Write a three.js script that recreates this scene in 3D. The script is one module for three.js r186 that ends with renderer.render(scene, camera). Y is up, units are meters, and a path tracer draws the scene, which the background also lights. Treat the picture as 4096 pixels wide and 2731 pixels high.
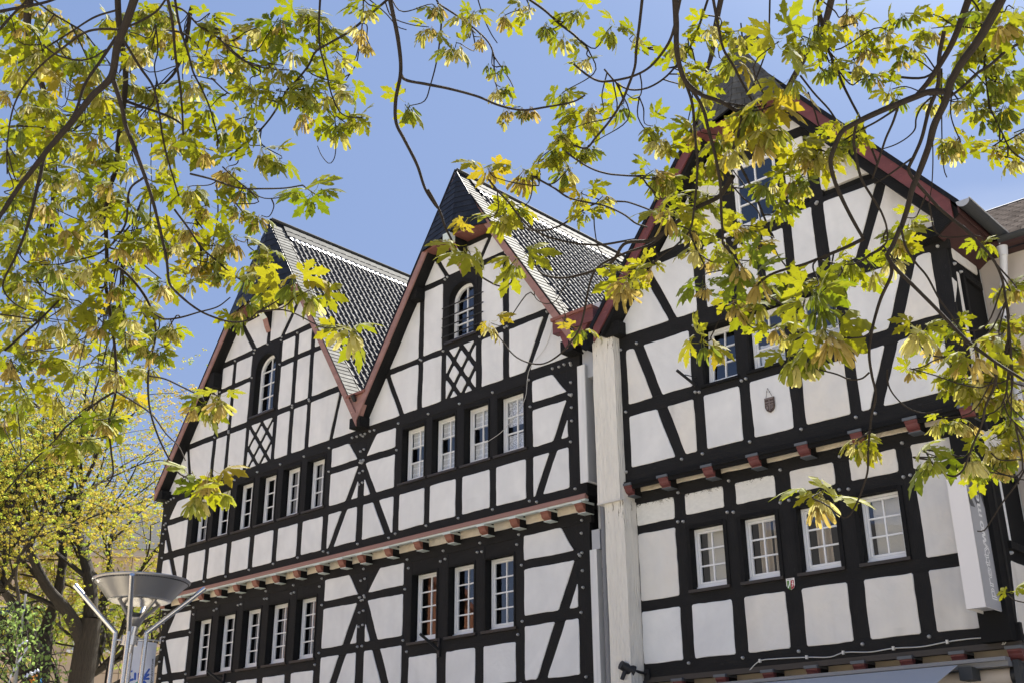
import * as THREE from 'three';
import { mergeGeometries, mergeVertices } from 'three/addons/utils/BufferGeometryUtils.js';
import { ImprovedNoise } from 'three/addons/math/ImprovedNoise.js';

// ------------------------------------------------------------------ camera, sky, sun, exposure
const scene = new THREE.Scene();
const camera = new THREE.PerspectiveCamera(33.07, 1024 / 682, 0.1, 900);
camera.position.set(0, 1.6, 0);
camera.rotation.order = 'YXZ';
camera.rotation.set(THREE.MathUtils.degToRad(22.594), 0, THREE.MathUtils.degToRad(-0.3615));

const SUN = new THREE.Vector3(0.33, 0.78, -0.53).normalize();
const noise = new ImprovedNoise();
function fbm(x, y, z, oct = 4) { let s = 0, a = 0.5, f = 1; for (let i = 0; i < oct; i++) { s += a * noise.noise(x * f, y * f, z * f); a *= 0.5; f *= 2.03; } return s; }
function makeSky() {
  const W = 1024, H = 512, data = new Float32Array(W * H * 4);
  for (let r = 0; r < H; r++) {
    const el = ((r + 0.5) / H - 0.5) * Math.PI, y = Math.sin(el);
    for (let c = 0; c < W; c++) {
      const az = ((c + 0.5) / W - 0.5) * 2 * Math.PI, x = Math.cos(az) * Math.cos(el), z = Math.sin(az) * Math.cos(el);
      const cs = x * SUN.x + y * SUN.y + z * SUN.z, h = Math.max(0, y);
      const haze = Math.exp(-h * 4.2);                                  // whiter towards the horizon
      const glow = Math.pow(Math.max(0, cs), 4) * 0.045 + Math.pow(Math.max(0, cs), 60) * 0.5;
      let R = 0.058 + 0.100 * haze + glow * 0.9, G = 0.092 + 0.100 * haze + glow * 0.95, B = 0.182 + 0.080 * haze + glow;
      if (y > 0.02) {                                                   // thin wisps of cirrus low on the right
        const k = 1 / (y + 0.15), m = fbm(x * k * 1.6 + 3, z * k * 5 + 1, 0.5, 5);
        const w = THREE.MathUtils.smoothstep(m, 0.02, 0.4) * Math.exp(-Math.pow((y - 0.32) / 0.16, 2)) * THREE.MathUtils.smoothstep(x, 0.1, 0.4);
        R += w * 0.10; G += w * 0.09; B += w * 0.06;
      }
      const o = (r * W + c) * 4;
      data[o] = R; data[o + 1] = G; data[o + 2] = B; data[o + 3] = 1;
    }
  }
  const t = new THREE.DataTexture(data, W, H, THREE.RGBAFormat, THREE.FloatType);
  t.mapping = THREE.EquirectangularReflectionMapping; t.magFilter = THREE.LinearFilter; t.minFilter = THREE.LinearFilter; t.needsUpdate = true;
  return t;
}
const skyMap = makeSky();
scene.background = skyMap;
scene.environment = skyMap;

const sun = new THREE.DirectionalLight(new THREE.Color(1, 0.95, 0.86), 5);
sun.position.copy(SUN).multiplyScalar(60);
sun.target.position.set(0, 0, 0);
sun.castShadow = true;
sun.shadow.mapSize.set(2048, 2048);
Object.assign(sun.shadow.camera, { left: -60, right: 60, top: 60, bottom: -60, near: 1, far: 200 });
scene.add(sun, sun.target);

const renderer = new THREE.WebGLRenderer({ antialias: true });
renderer.setSize(1024, 682);
renderer.toneMapping = THREE.LinearToneMapping;
renderer.toneMappingExposure = 3.5;
renderer.shadowMap.enabled = true;

// ------------------------------------------------------------------ helpers
let seed = 12345;
const rnd = () => { seed = (seed * 1664525 + 1013904223) >>> 0; return seed / 4294967296; };
const rr = (a, b) => a + (b - a) * rnd();
const V2 = (x, y) => new THREE.Vector2(x, y), V3 = (x, y, z) => new THREE.Vector3(x, y, z);
const used = new Map();
function numbered(n) { const k = used.get(n) ?? 0; used.set(n, k + 1); return k ? n + '_' + String(k).padStart(3, '0') : n; }
function thing(name, label, category, pos = [0, 0, 0], turn = 0, group) {
  const o = new THREE.Group(); o.name = numbered(name); o.position.set(...pos); o.rotation.y = turn; scene.add(o);
  o.userData = { label, category }; if (group) o.userData.group = group;
  return o;
}
function part(name, geo, mat, parent, label) {
  const m = new THREE.Mesh(geo, mat); m.name = name; m.castShadow = m.receiveShadow = true;
  if (label) m.userData.label = label;
  parent.add(m); return m;
}
function structure(name, geo, mat) { const m = part(name, geo, mat, scene); m.userData.kind = 'structure'; return m; }
const box = (x0, x1, y0, y1, z0, z1) => new THREE.BoxGeometry(x1 - x0, y1 - y0, z1 - z0).translate((x0 + x1) / 2, (y0 + y1) / 2, (z0 + z1) / 2);
function cyl(a, b, r0, r1 = r0, n = 10) {
  const d = b.clone().sub(a), L = d.length();
  return new THREE.CylinderGeometry(r1, r0, L, n).translate(0, L / 2, 0).applyQuaternion(new THREE.Quaternion().setFromUnitVectors(V3(0, 1, 0), d.normalize())).translate(a.x, a.y, a.z);
}
// six-sided slab: four corners in order round the face, pushed back along nrm by t; uv in metres
function slab(p, nrm, t) {
  const q = p.map((v) => v.clone().addScaledVector(nrm, -t)), pos = [], uv = [];
  const ux = p[1].clone().sub(p[0]).normalize(), uy = nrm.clone().cross(ux);
  const quad = (a, b, c, d) => { for (const v of [a, b, c, a, c, d]) { pos.push(v.x, v.y, v.z); uv.push(v.dot(ux), v.dot(uy)); } };
  quad(p[0], p[1], p[2], p[3]); quad(q[3], q[2], q[1], q[0]);
  for (let i = 0; i < 4; i++) { const j = (i + 1) % 4; quad(p[i], q[i], q[j], p[j]); }
  const g = new THREE.BufferGeometry();
  g.setAttribute('position', new THREE.Float32BufferAttribute(pos, 3)); g.setAttribute('uv', new THREE.Float32BufferAttribute(uv, 2));
  g.computeVertexNormals(); return g;
}
const facet = (p) => new THREE.Plane().setFromCoplanarPoints(p[0], p[1], p[2]).normal;
// tapered tube through points
function tube(pts, r0, r1, n = 6, seg = 5) {
  const c = new THREE.CatmullRomCurve3(pts, false, 'centripetal'), N = Math.max(3, (pts.length - 1) * seg);
  const g = new THREE.TubeGeometry(c, N, 1, n, false), p = g.attributes.position, v = V3(0, 0, 0);
  for (let i = 0; i <= N; i++) {
    const ctr = c.getPointAt(i / N), r = r0 + (r1 - r0) * (i / N), k = 1 + 0.16 * (fbm(ctr.x * 14, ctr.y * 14, ctr.z * 14, 2));
    for (let j = 0; j <= n; j++) { const o = i * (n + 1) + j; v.fromBufferAttribute(p, o).sub(ctr).multiplyScalar(r * k).add(ctr); p.setXYZ(o, v.x, v.y, v.z); }
  }
  g.computeVertexNormals(); return g;
}
function prism(pts, z0, z1, bevel = 0, holes = []) {
  const s = new THREE.Shape(pts); for (const h of holes) s.holes.push(new THREE.Path(h));
  const g = new THREE.ExtrudeGeometry(s, bevel ? { depth: z1 - z0 - bevel, bevelEnabled: true, bevelSize: bevel, bevelOffset: -bevel, bevelThickness: bevel, bevelSegments: 1, curveSegments: 10 } : { depth: z1 - z0, bevelEnabled: false, curveSegments: 10 });
  return g.translate(0, 0, z0);
}

// ------------------------------------------------------------------ procedural textures
function tex(w, h, fn, srgb = false, rep = [1, 1]) {
  const d = new Uint8Array(w * h * 4);
  for (let y = 0; y < h; y++) for (let x = 0; x < w; x++) {
    const c = fn(x / w, y / h), o = (y * w + x) * 4, a = Array.isArray(c) ? c : [c, c, c];
    for (let k = 0; k < 3; k++) d[o + k] = Math.max(0, Math.min(255, a[k] * 255));
    d[o + 3] = 255;
  }
  const t = new THREE.DataTexture(d, w, h); t.wrapS = t.wrapT = THREE.RepeatWrapping; t.magFilter = THREE.LinearFilter; t.minFilter = THREE.LinearMipmapLinearFilter; t.generateMipmaps = true;
  if (srgb) t.colorSpace = THREE.SRGBColorSpace; t.repeat.set(...rep); t.needsUpdate = true; return t;
}
// tileable fbm on the unit square
function tf(u, v, f, oct, z) { let s = 0, a = 0.5; for (let i = 0; i < oct; i++) { const A = u * Math.PI * 2, B = v * Math.PI * 2, R = f / 6.283; s += a * (noise.noise(Math.cos(A) * R + z, Math.sin(A) * R + 7.1, Math.cos(B) * R) + noise.noise(Math.sin(B) * R + 3.3, Math.cos(A) * R + z * 2, Math.sin(A) * R + Math.cos(B) * R)); a *= 0.5; f *= 2; } return s; }
const PLASTER_BUMP = tex(512, 512, (u, v) => 0.5 + 0.35 * tf(u, v, 24, 4, 1) + 0.2 * tf(u, v, 4, 2, 5), false, [0.7, 0.7]);
const stain = (warm, amt, z) => tex(512, 512, (u, v) => {
  const a = tf(u, v, 5, 4, z), b = tf(u, v * 0.999, 14, 3, z + 4), streak = Math.max(0, tf(u, v * 0.06 + 0.3, 9, 3, z + 9) - 0.12);
  const k = 0.93 + 0.05 * a + 0.03 * b - amt * streak * 0.35, w = warm * (0.5 + a) + streak * amt * 0.25;
  return [k, k * (1 - 0.035 * w), k * (1 - 0.10 * w)];
}, true, [0.31, 0.31]);
const WOOD_BUMP = tex(512, 256, (u, v) => { const g = tf(u * 1, v, 3, 2, 2), s = Math.sin((v * 46 + g * 7 + 2.5 * tf(u, v, 10, 3, 6)) * 2), crack = tf(u * 0.999, v, 60, 2, 8) > 0.42 ? -0.25 : 0; return 0.55 + 0.13 * s + 0.12 * tf(u, v, 40, 2, 3) + crack; }, false, [0.8, 3.2]);
const WOOD_TINT = tex(512, 256, (u, v) => { const a = tf(u, v, 6, 4, 12), worn = tf(u, v, 26, 3, 15) > 0.5 ? 0.35 : 0; const k = 0.62 + 0.2 * a + worn; return [k, k * 0.985, k * 0.97]; }, false, [0.5, 1.6]);
const GRAIN = tex(256, 256, (u, v) => 0.5 + 0.4 * tf(u, v, 40, 3, 21));
const SLATE_TINT = tex(256, 256, (u, v) => { const k = 0.72 + 0.3 * tf(u, v, 8, 4, 30) + (tf(u, v, 18, 3, 33) > 0.38 ? 0.22 : 0); return [k, k, k]; }, false, [1.7, 1.7]);
const BARK = tex(256, 256, (u, v) => { const k = 0.6 + 0.35 * tf(u, v, 10, 4, 40) + 0.2 * tf(u, v, 50, 2, 41); return [k, k * 0.96, k * 0.9]; }, false, [3, 12]);

const phys = (o) => new THREE.MeshPhysicalMaterial(o);
const std = (o) => new THREE.MeshStandardMaterial(o);
const lin = (r, g, b) => new THREE.Color().setRGB(r, g, b);
const M = {
  plaster: [1, 2, 3].map((i) => std({ color: lin(0.83, 0.83, 0.812), roughness: 0.92, map: stain(0.1, 0.15, i * 3.7), bumpMap: PLASTER_BUMP, bumpScale: 0.006 })),
  plasterWarm: [4, 5].map((i) => std({ color: lin(0.83, 0.812, 0.77), roughness: 0.94, map: stain(0.5, 0.5, i * 3.1), bumpMap: PLASTER_BUMP, bumpScale: 0.010 })),
  cream: std({ color: lin(0.82, 0.75, 0.64), roughness: 0.95, map: stain(0.9, 1.0, 23), bumpMap: PLASTER_BUMP, bumpScale: 0.03 }),
  timber: phys({ color: lin(0.020, 0.0195, 0.019), roughness: 0.75, specularIntensity: 0.45, map: WOOD_TINT, bumpMap: WOOD_BUMP, bumpScale: 0.006 }),
  timberDark: phys({ color: lin(0.015, 0.0148, 0.0145), roughness: 0.75, specularIntensity: 0.4, map: WOOD_TINT, bumpMap: WOOD_BUMP, bumpScale: 0.006 }),
  core: phys({ color: lin(0.012, 0.012, 0.012), roughness: 0.9, specularIntensity: 0.3 }),
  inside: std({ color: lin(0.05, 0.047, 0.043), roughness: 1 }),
  pink: std({ color: lin(0.46, 0.25, 0.205), roughness: 0.6, map: WOOD_TINT, bumpMap: WOOD_BUMP, bumpScale: 0.002 }),
  red: std({ color: lin(0.22, 0.062, 0.058), roughness: 0.6, map: WOOD_TINT, bumpMap: WOOD_BUMP, bumpScale: 0.003 }),
  rust: std({ color: lin(0.36, 0.135, 0.09), roughness: 0.6, map: WOOD_TINT }),
  white: std({ color: lin(0.80, 0.80, 0.785), roughness: 0.4 }),
  mint: std({ color: lin(0.56, 0.62, 0.58), roughness: 0.6 }),
  greyBoard: std({ color: lin(0.10, 0.11, 0.12), roughness: 0.6 }),
  sill: std({ color: lin(0.045, 0.036, 0.03), roughness: 0.55, map: WOOD_TINT }),
  bolt: std({ color: lin(0.42, 0.42, 0.41), roughness: 0.35, metalness: 0.35 }),
  slateDark: phys({ color: lin(0.024, 0.026, 0.032), roughness: 0.9, specularIntensity: 0.05, map: SLATE_TINT, bumpMap: GRAIN, bumpScale: 0.004 }),
  slate: [0.9, 1.05, 1.2].map((k) => phys({ color: lin(0.20 * k, 0.198 * k, 0.184 * k), roughness: 0.8, specularIntensity: 0.15, map: SLATE_TINT, bumpMap: GRAIN, bumpScale: 0.004 })),
  slateRidge: [0.9, 1.05, 1.2].map((k) => phys({ color: lin(0.11 * k, 0.11 * k, 0.106 * k), roughness: 0.8, specularIntensity: 0.15, map: SLATE_TINT, bumpMap: GRAIN, bumpScale: 0.004 })),
  slateHood: [0.75, 1.0, 1.35].map((k) => phys({ color: lin(0.020 * k, 0.022 * k, 0.028 * k), roughness: 0.5, specularIntensity: 0.5, map: SLATE_TINT, bumpMap: GRAIN, bumpScale: 0.004 })),
  tile: [0.85, 1.0, 1.18].map((k) => phys({ color: lin(0.082 * k, 0.080 * k, 0.081 * k), roughness: 0.7, specularIntensity: 0.2, map: SLATE_TINT, bumpMap: GRAIN, bumpScale: 0.002 })),
  lead: std({ color: lin(0.45, 0.45, 0.46), roughness: 0.3, metalness: 0.5 }),
  zinc: std({ color: lin(0.20, 0.205, 0.215), roughness: 0.55, metalness: 0.2, bumpMap: GRAIN, bumpScale: 0.001 }),
  zincLight: std({ color: lin(0.42, 0.43, 0.44), roughness: 0.5, metalness: 0.2 }),
  steel: std({ color: lin(0.60, 0.585, 0.565), roughness: 0.26, metalness: 1 }),
  bowl: std({ color: lin(0.36, 0.345, 0.33), roughness: 0.34, metalness: 0.85, bumpMap: GRAIN, bumpScale: 0.0006 }),
  iron: std({ color: lin(0.018, 0.018, 0.019), roughness: 0.5, metalness: 0.3 }),
  cable: std({ color: lin(0.62, 0.60, 0.55), roughness: 0.6 }),
  glass: new THREE.MeshPhysicalMaterial({ color: lin(0.92, 0.94, 0.96), roughness: 0.015, transmission: 1, thickness: 0, ior: 2.0 }),
  curtain: std({ color: lin(0.70, 0.65, 0.56), roughness: 1, side: THREE.DoubleSide, bumpMap: GRAIN, bumpScale: 0.004 }),
  lace: new THREE.MeshPhysicalMaterial({ color: lin(0.78, 0.78, 0.78), roughness: 1, side: THREE.DoubleSide }),
  bark: phys({ color: lin(0.050, 0.040, 0.034), roughness: 0.85, specularIntensity: 0.5, map: BARK, bumpMap: BARK, bumpScale: 0.004 }),
  trunk: std({ color: lin(0.062, 0.052, 0.042), roughness: 0.95, map: BARK, bumpMap: BARK, bumpScale: 0.03 }),
};
const leafMat = (r, g, b, tr = 0.55) => new THREE.MeshPhysicalMaterial({ color: lin(r, g, b), roughness: 0.95, specularIntensity: 0.35, transmission: tr, thickness: 0, side: THREE.DoubleSide, ior: 1.4 });
function laceMap(kind) {
  const cv = document.createElement('canvas'); cv.width = cv.height = 256; const c = cv.getContext('2d');
  c.fillStyle = '#fff'; c.fillRect(0, 0, 256, 256); c.fillStyle = '#000';
  if (kind === 'net') for (let y = 0; y < 16; y++) for (let x = 0; x < 16; x++) { if ((y % 8) > 5) continue; c.beginPath(); c.ellipse(x * 16 + 8, y * 16 + 8, 5, 3.4, 0.4, 0, 7); c.fill(); }
  else { for (let i = 0; i < 900; i++) { const x = rnd() * 256, y = rnd() * 256, f = fbm(x / 40, y / 40, 3, 2); if (f > -0.03) { c.beginPath(); c.arc(x, y, 1.5 + rnd() * 3, 0, 7); c.fill(); } } }
  const t = new THREE.CanvasTexture(cv); t.wrapS = t.wrapT = THREE.RepeatWrapping; t.repeat.set(...(kind === 'net' ? [1.6, 1.5] : [2, 2])); return t;
}
const LACE = std({ color: lin(0.82, 0.81, 0.79), roughness: 1, side: THREE.DoubleSide, alphaMap: laceMap('net'), alphaTest: 0.5 });
const LACE_FLORAL = std({ color: lin(0.80, 0.80, 0.82), roughness: 1, side: THREE.DoubleSide, alphaMap: laceMap('floral'), alphaTest: 0.5 });
Object.assign(M, {
  greyBlind: std({ color: lin(0.34, 0.33, 0.33), roughness: 1, side: THREE.DoubleSide }),
  leadSheet: std({ color: lin(0.40, 0.40, 0.41), roughness: 0.35, metalness: 0.3, side: THREE.DoubleSide }),
  redSoffit: std({ color: lin(0.30, 0.11, 0.085), roughness: 0.65, map: WOOD_TINT }),
  redDark: std({ color: lin(0.075, 0.026, 0.024), roughness: 0.7, map: WOOD_TINT }),
  roughcast: std({ color: lin(0.82, 0.80, 0.775), roughness: 0.97, map: stain(0.35, 0.7, 61), bumpMap: PLASTER_BUMP, bumpScale: 0.035 }),
  zincDark: phys({ color: lin(0.045, 0.048, 0.050), roughness: 0.6, specularIntensity: 0.5 }),
  renderGrey: std({ color: lin(0.66, 0.60, 0.54), roughness: 0.97, map: stain(0.3, 0.4, 71), bumpMap: PLASTER_BUMP, bumpScale: 0.04 }),
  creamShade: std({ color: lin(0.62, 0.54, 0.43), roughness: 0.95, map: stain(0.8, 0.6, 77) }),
  curtainWarm: std({ color: lin(0.62, 0.52, 0.40), roughness: 1, side: THREE.DoubleSide }),
  signFront: std({ color: lin(0.76, 0.73, 0.70), roughness: 0.4 }),
  pipeWhite: std({ color: lin(0.62, 0.63, 0.66), roughness: 0.45 }),
});

// mould and soot specks that sit under the jetty and on the roughcast: grains with outlines of their own
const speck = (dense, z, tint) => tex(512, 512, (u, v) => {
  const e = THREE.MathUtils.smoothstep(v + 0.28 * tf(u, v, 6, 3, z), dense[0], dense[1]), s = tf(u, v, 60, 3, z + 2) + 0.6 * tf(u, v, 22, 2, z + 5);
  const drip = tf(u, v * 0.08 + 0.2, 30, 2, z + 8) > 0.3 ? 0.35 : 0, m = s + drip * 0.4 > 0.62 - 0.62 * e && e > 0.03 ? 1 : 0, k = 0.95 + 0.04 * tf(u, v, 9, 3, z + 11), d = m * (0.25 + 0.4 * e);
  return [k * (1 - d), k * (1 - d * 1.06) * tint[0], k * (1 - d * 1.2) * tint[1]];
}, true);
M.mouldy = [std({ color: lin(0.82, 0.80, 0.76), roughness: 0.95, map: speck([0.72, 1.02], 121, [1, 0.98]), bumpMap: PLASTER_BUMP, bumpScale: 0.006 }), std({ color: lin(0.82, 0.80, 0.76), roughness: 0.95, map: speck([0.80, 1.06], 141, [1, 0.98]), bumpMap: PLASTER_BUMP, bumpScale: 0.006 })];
M.roughSpeck = std({ color: lin(0.82, 0.80, 0.775), roughness: 0.97, map: speck([0.93, 1.08], 161, [0.99, 0.95]), bumpMap: PLASTER_BUMP, bumpScale: 0.035 });
const fitUv = (g) => { g.computeBoundingBox(); const b = g.boundingBox, p = g.attributes.position, uv = g.attributes.uv; for (let i = 0; i < uv.count; i++) uv.setXY(i, (p.getX(i) - b.min.x - 0.9 * (p.getZ(i) - b.max.z)) / (b.max.x - b.min.x), (p.getY(i) - b.min.y) / (b.max.y - b.min.y) * 0.985); return g; };

// ------------------------------------------------------------------ ground
{
  const PAVE = tex(512, 512, (u, v) => {
    const r = Math.floor(v * 8), x = u * 8 + (r % 2) * 0.5, jx = Math.abs((x % 1) - 0.5), jy = Math.abs(((v * 8) % 1) - 0.5), j = Math.max(jx, jy) > 0.47;
    const k = j ? 0.25 : 0.72 + 0.18 * tf(u, v, 16, 3, 50) + 0.1 * Math.sin(r * 12.9 + Math.floor(x) * 78.2); return [k, k * 0.95, k * 0.87];
  }, false, [1, 1]);
  const g = new THREE.PlaneGeometry(1600, 1600).rotateX(-Math.PI / 2), uv = g.attributes.uv;
  for (let i = 0; i < uv.count; i++) uv.setXY(i, uv.getX(i) * 500, uv.getY(i) * 500);
  structure('ground', g, std({ color: lin(0.64, 0.61, 0.54), roughness: 0.9, map: PAVE }));
}

// ------------------------------------------------------------------ timber framing kit (local: x along the front, y up, z out of the wall)
const clipHalf = (poly, n, c) => {           // keep n.p >= c
  const out = [];
  for (let i = 0; i < poly.length; i++) {
    const a = poly[i], b = poly[(i + 1) % poly.length], da = a.dot(n) - c, db = b.dot(n) - c;
    if (da >= 0) out.push(a);
    if ((da > 0) !== (db > 0) && da !== db) out.push(a.clone().lerp(b, da / (da - db)));
  }
  return out;
};
const areaOf = (p) => Math.abs(THREE.ShapeUtils.area(p));
function insideLength(poly, a, b) {
  let t0 = 0, t1 = 1; const d = b.clone().sub(a), ccw = THREE.ShapeUtils.area(poly) > 0 ? 1 : -1;
  for (let i = 0; i < poly.length; i++) {
    const p = poly[i], e = poly[(i + 1) % poly.length].clone().sub(p), n = V2(-e.y, e.x).multiplyScalar(ccw), den = d.dot(n), num = a.clone().sub(p).dot(n);
    if (Math.abs(den) < 1e-9) { if (num < 0) return 0; } else { const t = -num / den; if (den > 0) t0 = Math.max(t0, t); else t1 = Math.min(t1, t); }
  }
  return Math.max(0, t1 - t0) * d.length();
}
// one timber: extruded along its own length so that the grain runs with it
function timberGeo(a, b, w, z0, z1, ext) {
  const d = b.clone().sub(a), L = d.length() + 2 * ext, n = Math.max(2, Math.round(L / 0.3)), top = [], bot = [];
  for (let i = 0; i <= n; i++) { const x = -ext + L * i / n; top.push(V2(x, w / 2 + rr(-0.004, 0.004))); bot.push(V2(x, -w / 2 + rr(-0.004, 0.004))); }
  const g = prism([...bot, ...top.reverse()], z0, z1, 0.006);
  const off = rnd() * 10, uv = g.attributes.uv; for (let i = 0; i < uv.count; i++) uv.setXY(i, uv.getX(i) + off, uv.getY(i) + off * 0.7);
  return g.rotateZ(Math.atan2(d.y, d.x)).translate(a.x, a.y, 0);
}
function panelGeo(poly, z0, z1) {
  if (THREE.ShapeUtils.area(poly) < 0) poly = poly.slice().reverse();
  const pts = [], n = poly.length;
  for (let i = 0; i < n; i++) {
    const a = poly[i], b = poly[(i + 1) % n], d = b.clone().sub(a), L = d.length(); if (L < 0.01) continue;
    const k = Math.max(2, Math.round(L / 0.11)), nr = V2(-d.y, d.x).normalize(), ph = rnd() * 6;
    for (let j = 0; j < k; j++) {
      const t = j / k, wob = j === 0 ? 0 : (0.005 * Math.sin(ph + t * L * 5) + rr(-0.0035, 0.0035));
      if (j === 0) {                               // rounded corners
        const prev = poly[(i + n - 1) % n], e0 = prev.clone().sub(a), l0 = e0.length(), c = Math.min(0.018, L * 0.2, l0 * 0.2);
        pts.push(a.clone().addScaledVector(e0.normalize(), c), a.clone().addScaledVector(d.clone().normalize(), c));
      } else pts.push(a.clone().addScaledVector(d, t).addScaledVector(nr, wob));
    }
  }
  const g = prism(pts, z0, z1, 0.007), ox = rnd() * 9, oy = rnd() * 9, uv = g.attributes.uv;
  for (let i = 0; i < uv.count; i++) uv.setXY(i, uv.getX(i) + ox, uv.getY(i) + oy);
  return g;
}
const BOLT = mergeGeometries([new THREE.CylinderGeometry(0.020, 0.024, 0.022, 7).rotateX(Math.PI / 2).translate(0, 0, 0.012), new THREE.SphereGeometry(0.018, 8, 5, 0, Math.PI * 2, 0, Math.PI / 2).rotateX(Math.PI / 2).translate(0, 0, 0.022)].map((g) => g.toNonIndexed()));

// frame({region, rails, posts, braces, openings, z}) -> timbers, infill panels, bolts
function framing(house, o) {
  let cells = [o.region.map((p) => V2(...p))];
  const all = [];
  const add = (kind, a, b, w, opt = {}) => all.push({ kind, a: V2(...a), b: V2(...b), w, ...opt });
  for (const t of o.timbers) {
    if (t[0] === 'rail') add('timber_rail', [t[3], (t[1] + t[2]) / 2], [t[4], (t[1] + t[2]) / 2], t[2] - t[1], t[5]);
    if (t[0] === 'post') add('timber_post', [(t[1] + t[2]) / 2, t[3]], [(t[1] + t[2]) / 2, t[4]], t[2] - t[1], t[5]);
    if (t[0] === 'brace') add('timber_brace', [t[1], t[2]], [t[3], t[4]], t[5], t[6]);
  }
  for (const t of all) {
    const d = t.b.clone().sub(t.a).normalize(), n = V2(-d.y, d.x), c = n.dot(t.a), next = [];
    for (const p of cells) {
      if (insideLength(p, t.a, t.b) < 0.05) { next.push(p); continue; }
      const h = t.w / 2 - 0.007;
      for (const q of [clipHalf(p, n, c + h), clipHalf(p, n.clone().negate(), -(c - h))]) if (q.length > 2 && areaOf(q) > 0.004) next.push(q);
    }
    cells = next;
    const lift = { timber_rail: 0, timber_post: -0.004, timber_brace: -0.008 }[t.kind] + rr(-0.0015, 0.0015);
    part(t.kind, timberGeo(t.a, t.b, t.w + 0.012, o.z - 0.07, o.z + lift + (t.proud ?? 0), t.ext ?? 0.05), t.mat ?? M.timber, house);
    if (!t.plain) for (const [e, s] of [[t.a, -1], [t.b, 1]]) {
      const k = t.kind === 'timber_rail' ? 0.06 : 0.055, q = e.clone().addScaledVector(d, s * k);
      if (o.inside && !o.inside(q)) continue;
      o.bolts.push([q.x + rr(-0.012, 0.012), q.y + rr(-0.012, 0.012), o.z]);
    }
  }
  for (const p of cells) {
    const cx = p.reduce((s, q) => s + q.x, 0) / p.length, cy = p.reduce((s, q) => s + q.y, 0) / p.length;
    if (o.openings.some((w) => cx > w[0] && cx < w[1] && cy > w[2] && cy < w[3])) continue;
    const xs = p.map((q) => q.x), ys = p.map((q) => q.y);
    if (Math.min(Math.max(...xs) - Math.min(...xs), Math.max(...ys) - Math.min(...ys)) < 0.055) continue;
    const pg = panelGeo(p, o.z - 0.05, o.z + 0.008), mo = o.mould && o.mould(cx, cy);
    part('infill_panel', mo ? fitUv(pg) : pg, mo || o.plaster[Math.floor(rnd() * o.plaster.length)], house);
  }
  // solid wall behind, pierced by the openings
  const holes = o.openings.map((w) => w[4] ? archPath(w[0] + 0.005, w[1] - 0.005, w[2] + 0.005, w[3] - 0.005, w[4]) : [V2(w[0], w[2]), V2(w[1], w[2]), V2(w[1], w[3]), V2(w[0], w[3])]);
  part('wall', prism(o.region.map((p) => V2(...p)), o.z - 0.34, o.z - 0.045, 0, holes), M.core, house);
}
function archPath(x0, x1, y0, y1, spring) {
  const cx = (x0 + x1) / 2, rx = (x1 - x0) / 2, ry = y1 - spring, p = [V2(x0, y0), V2(x1, y0)];
  for (let i = 0; i <= 14; i++) { const a = Math.PI * i / 14; p.push(V2(cx + rx * Math.cos(a), spring + ry * Math.sin(a))); }
  return p;
}
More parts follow.
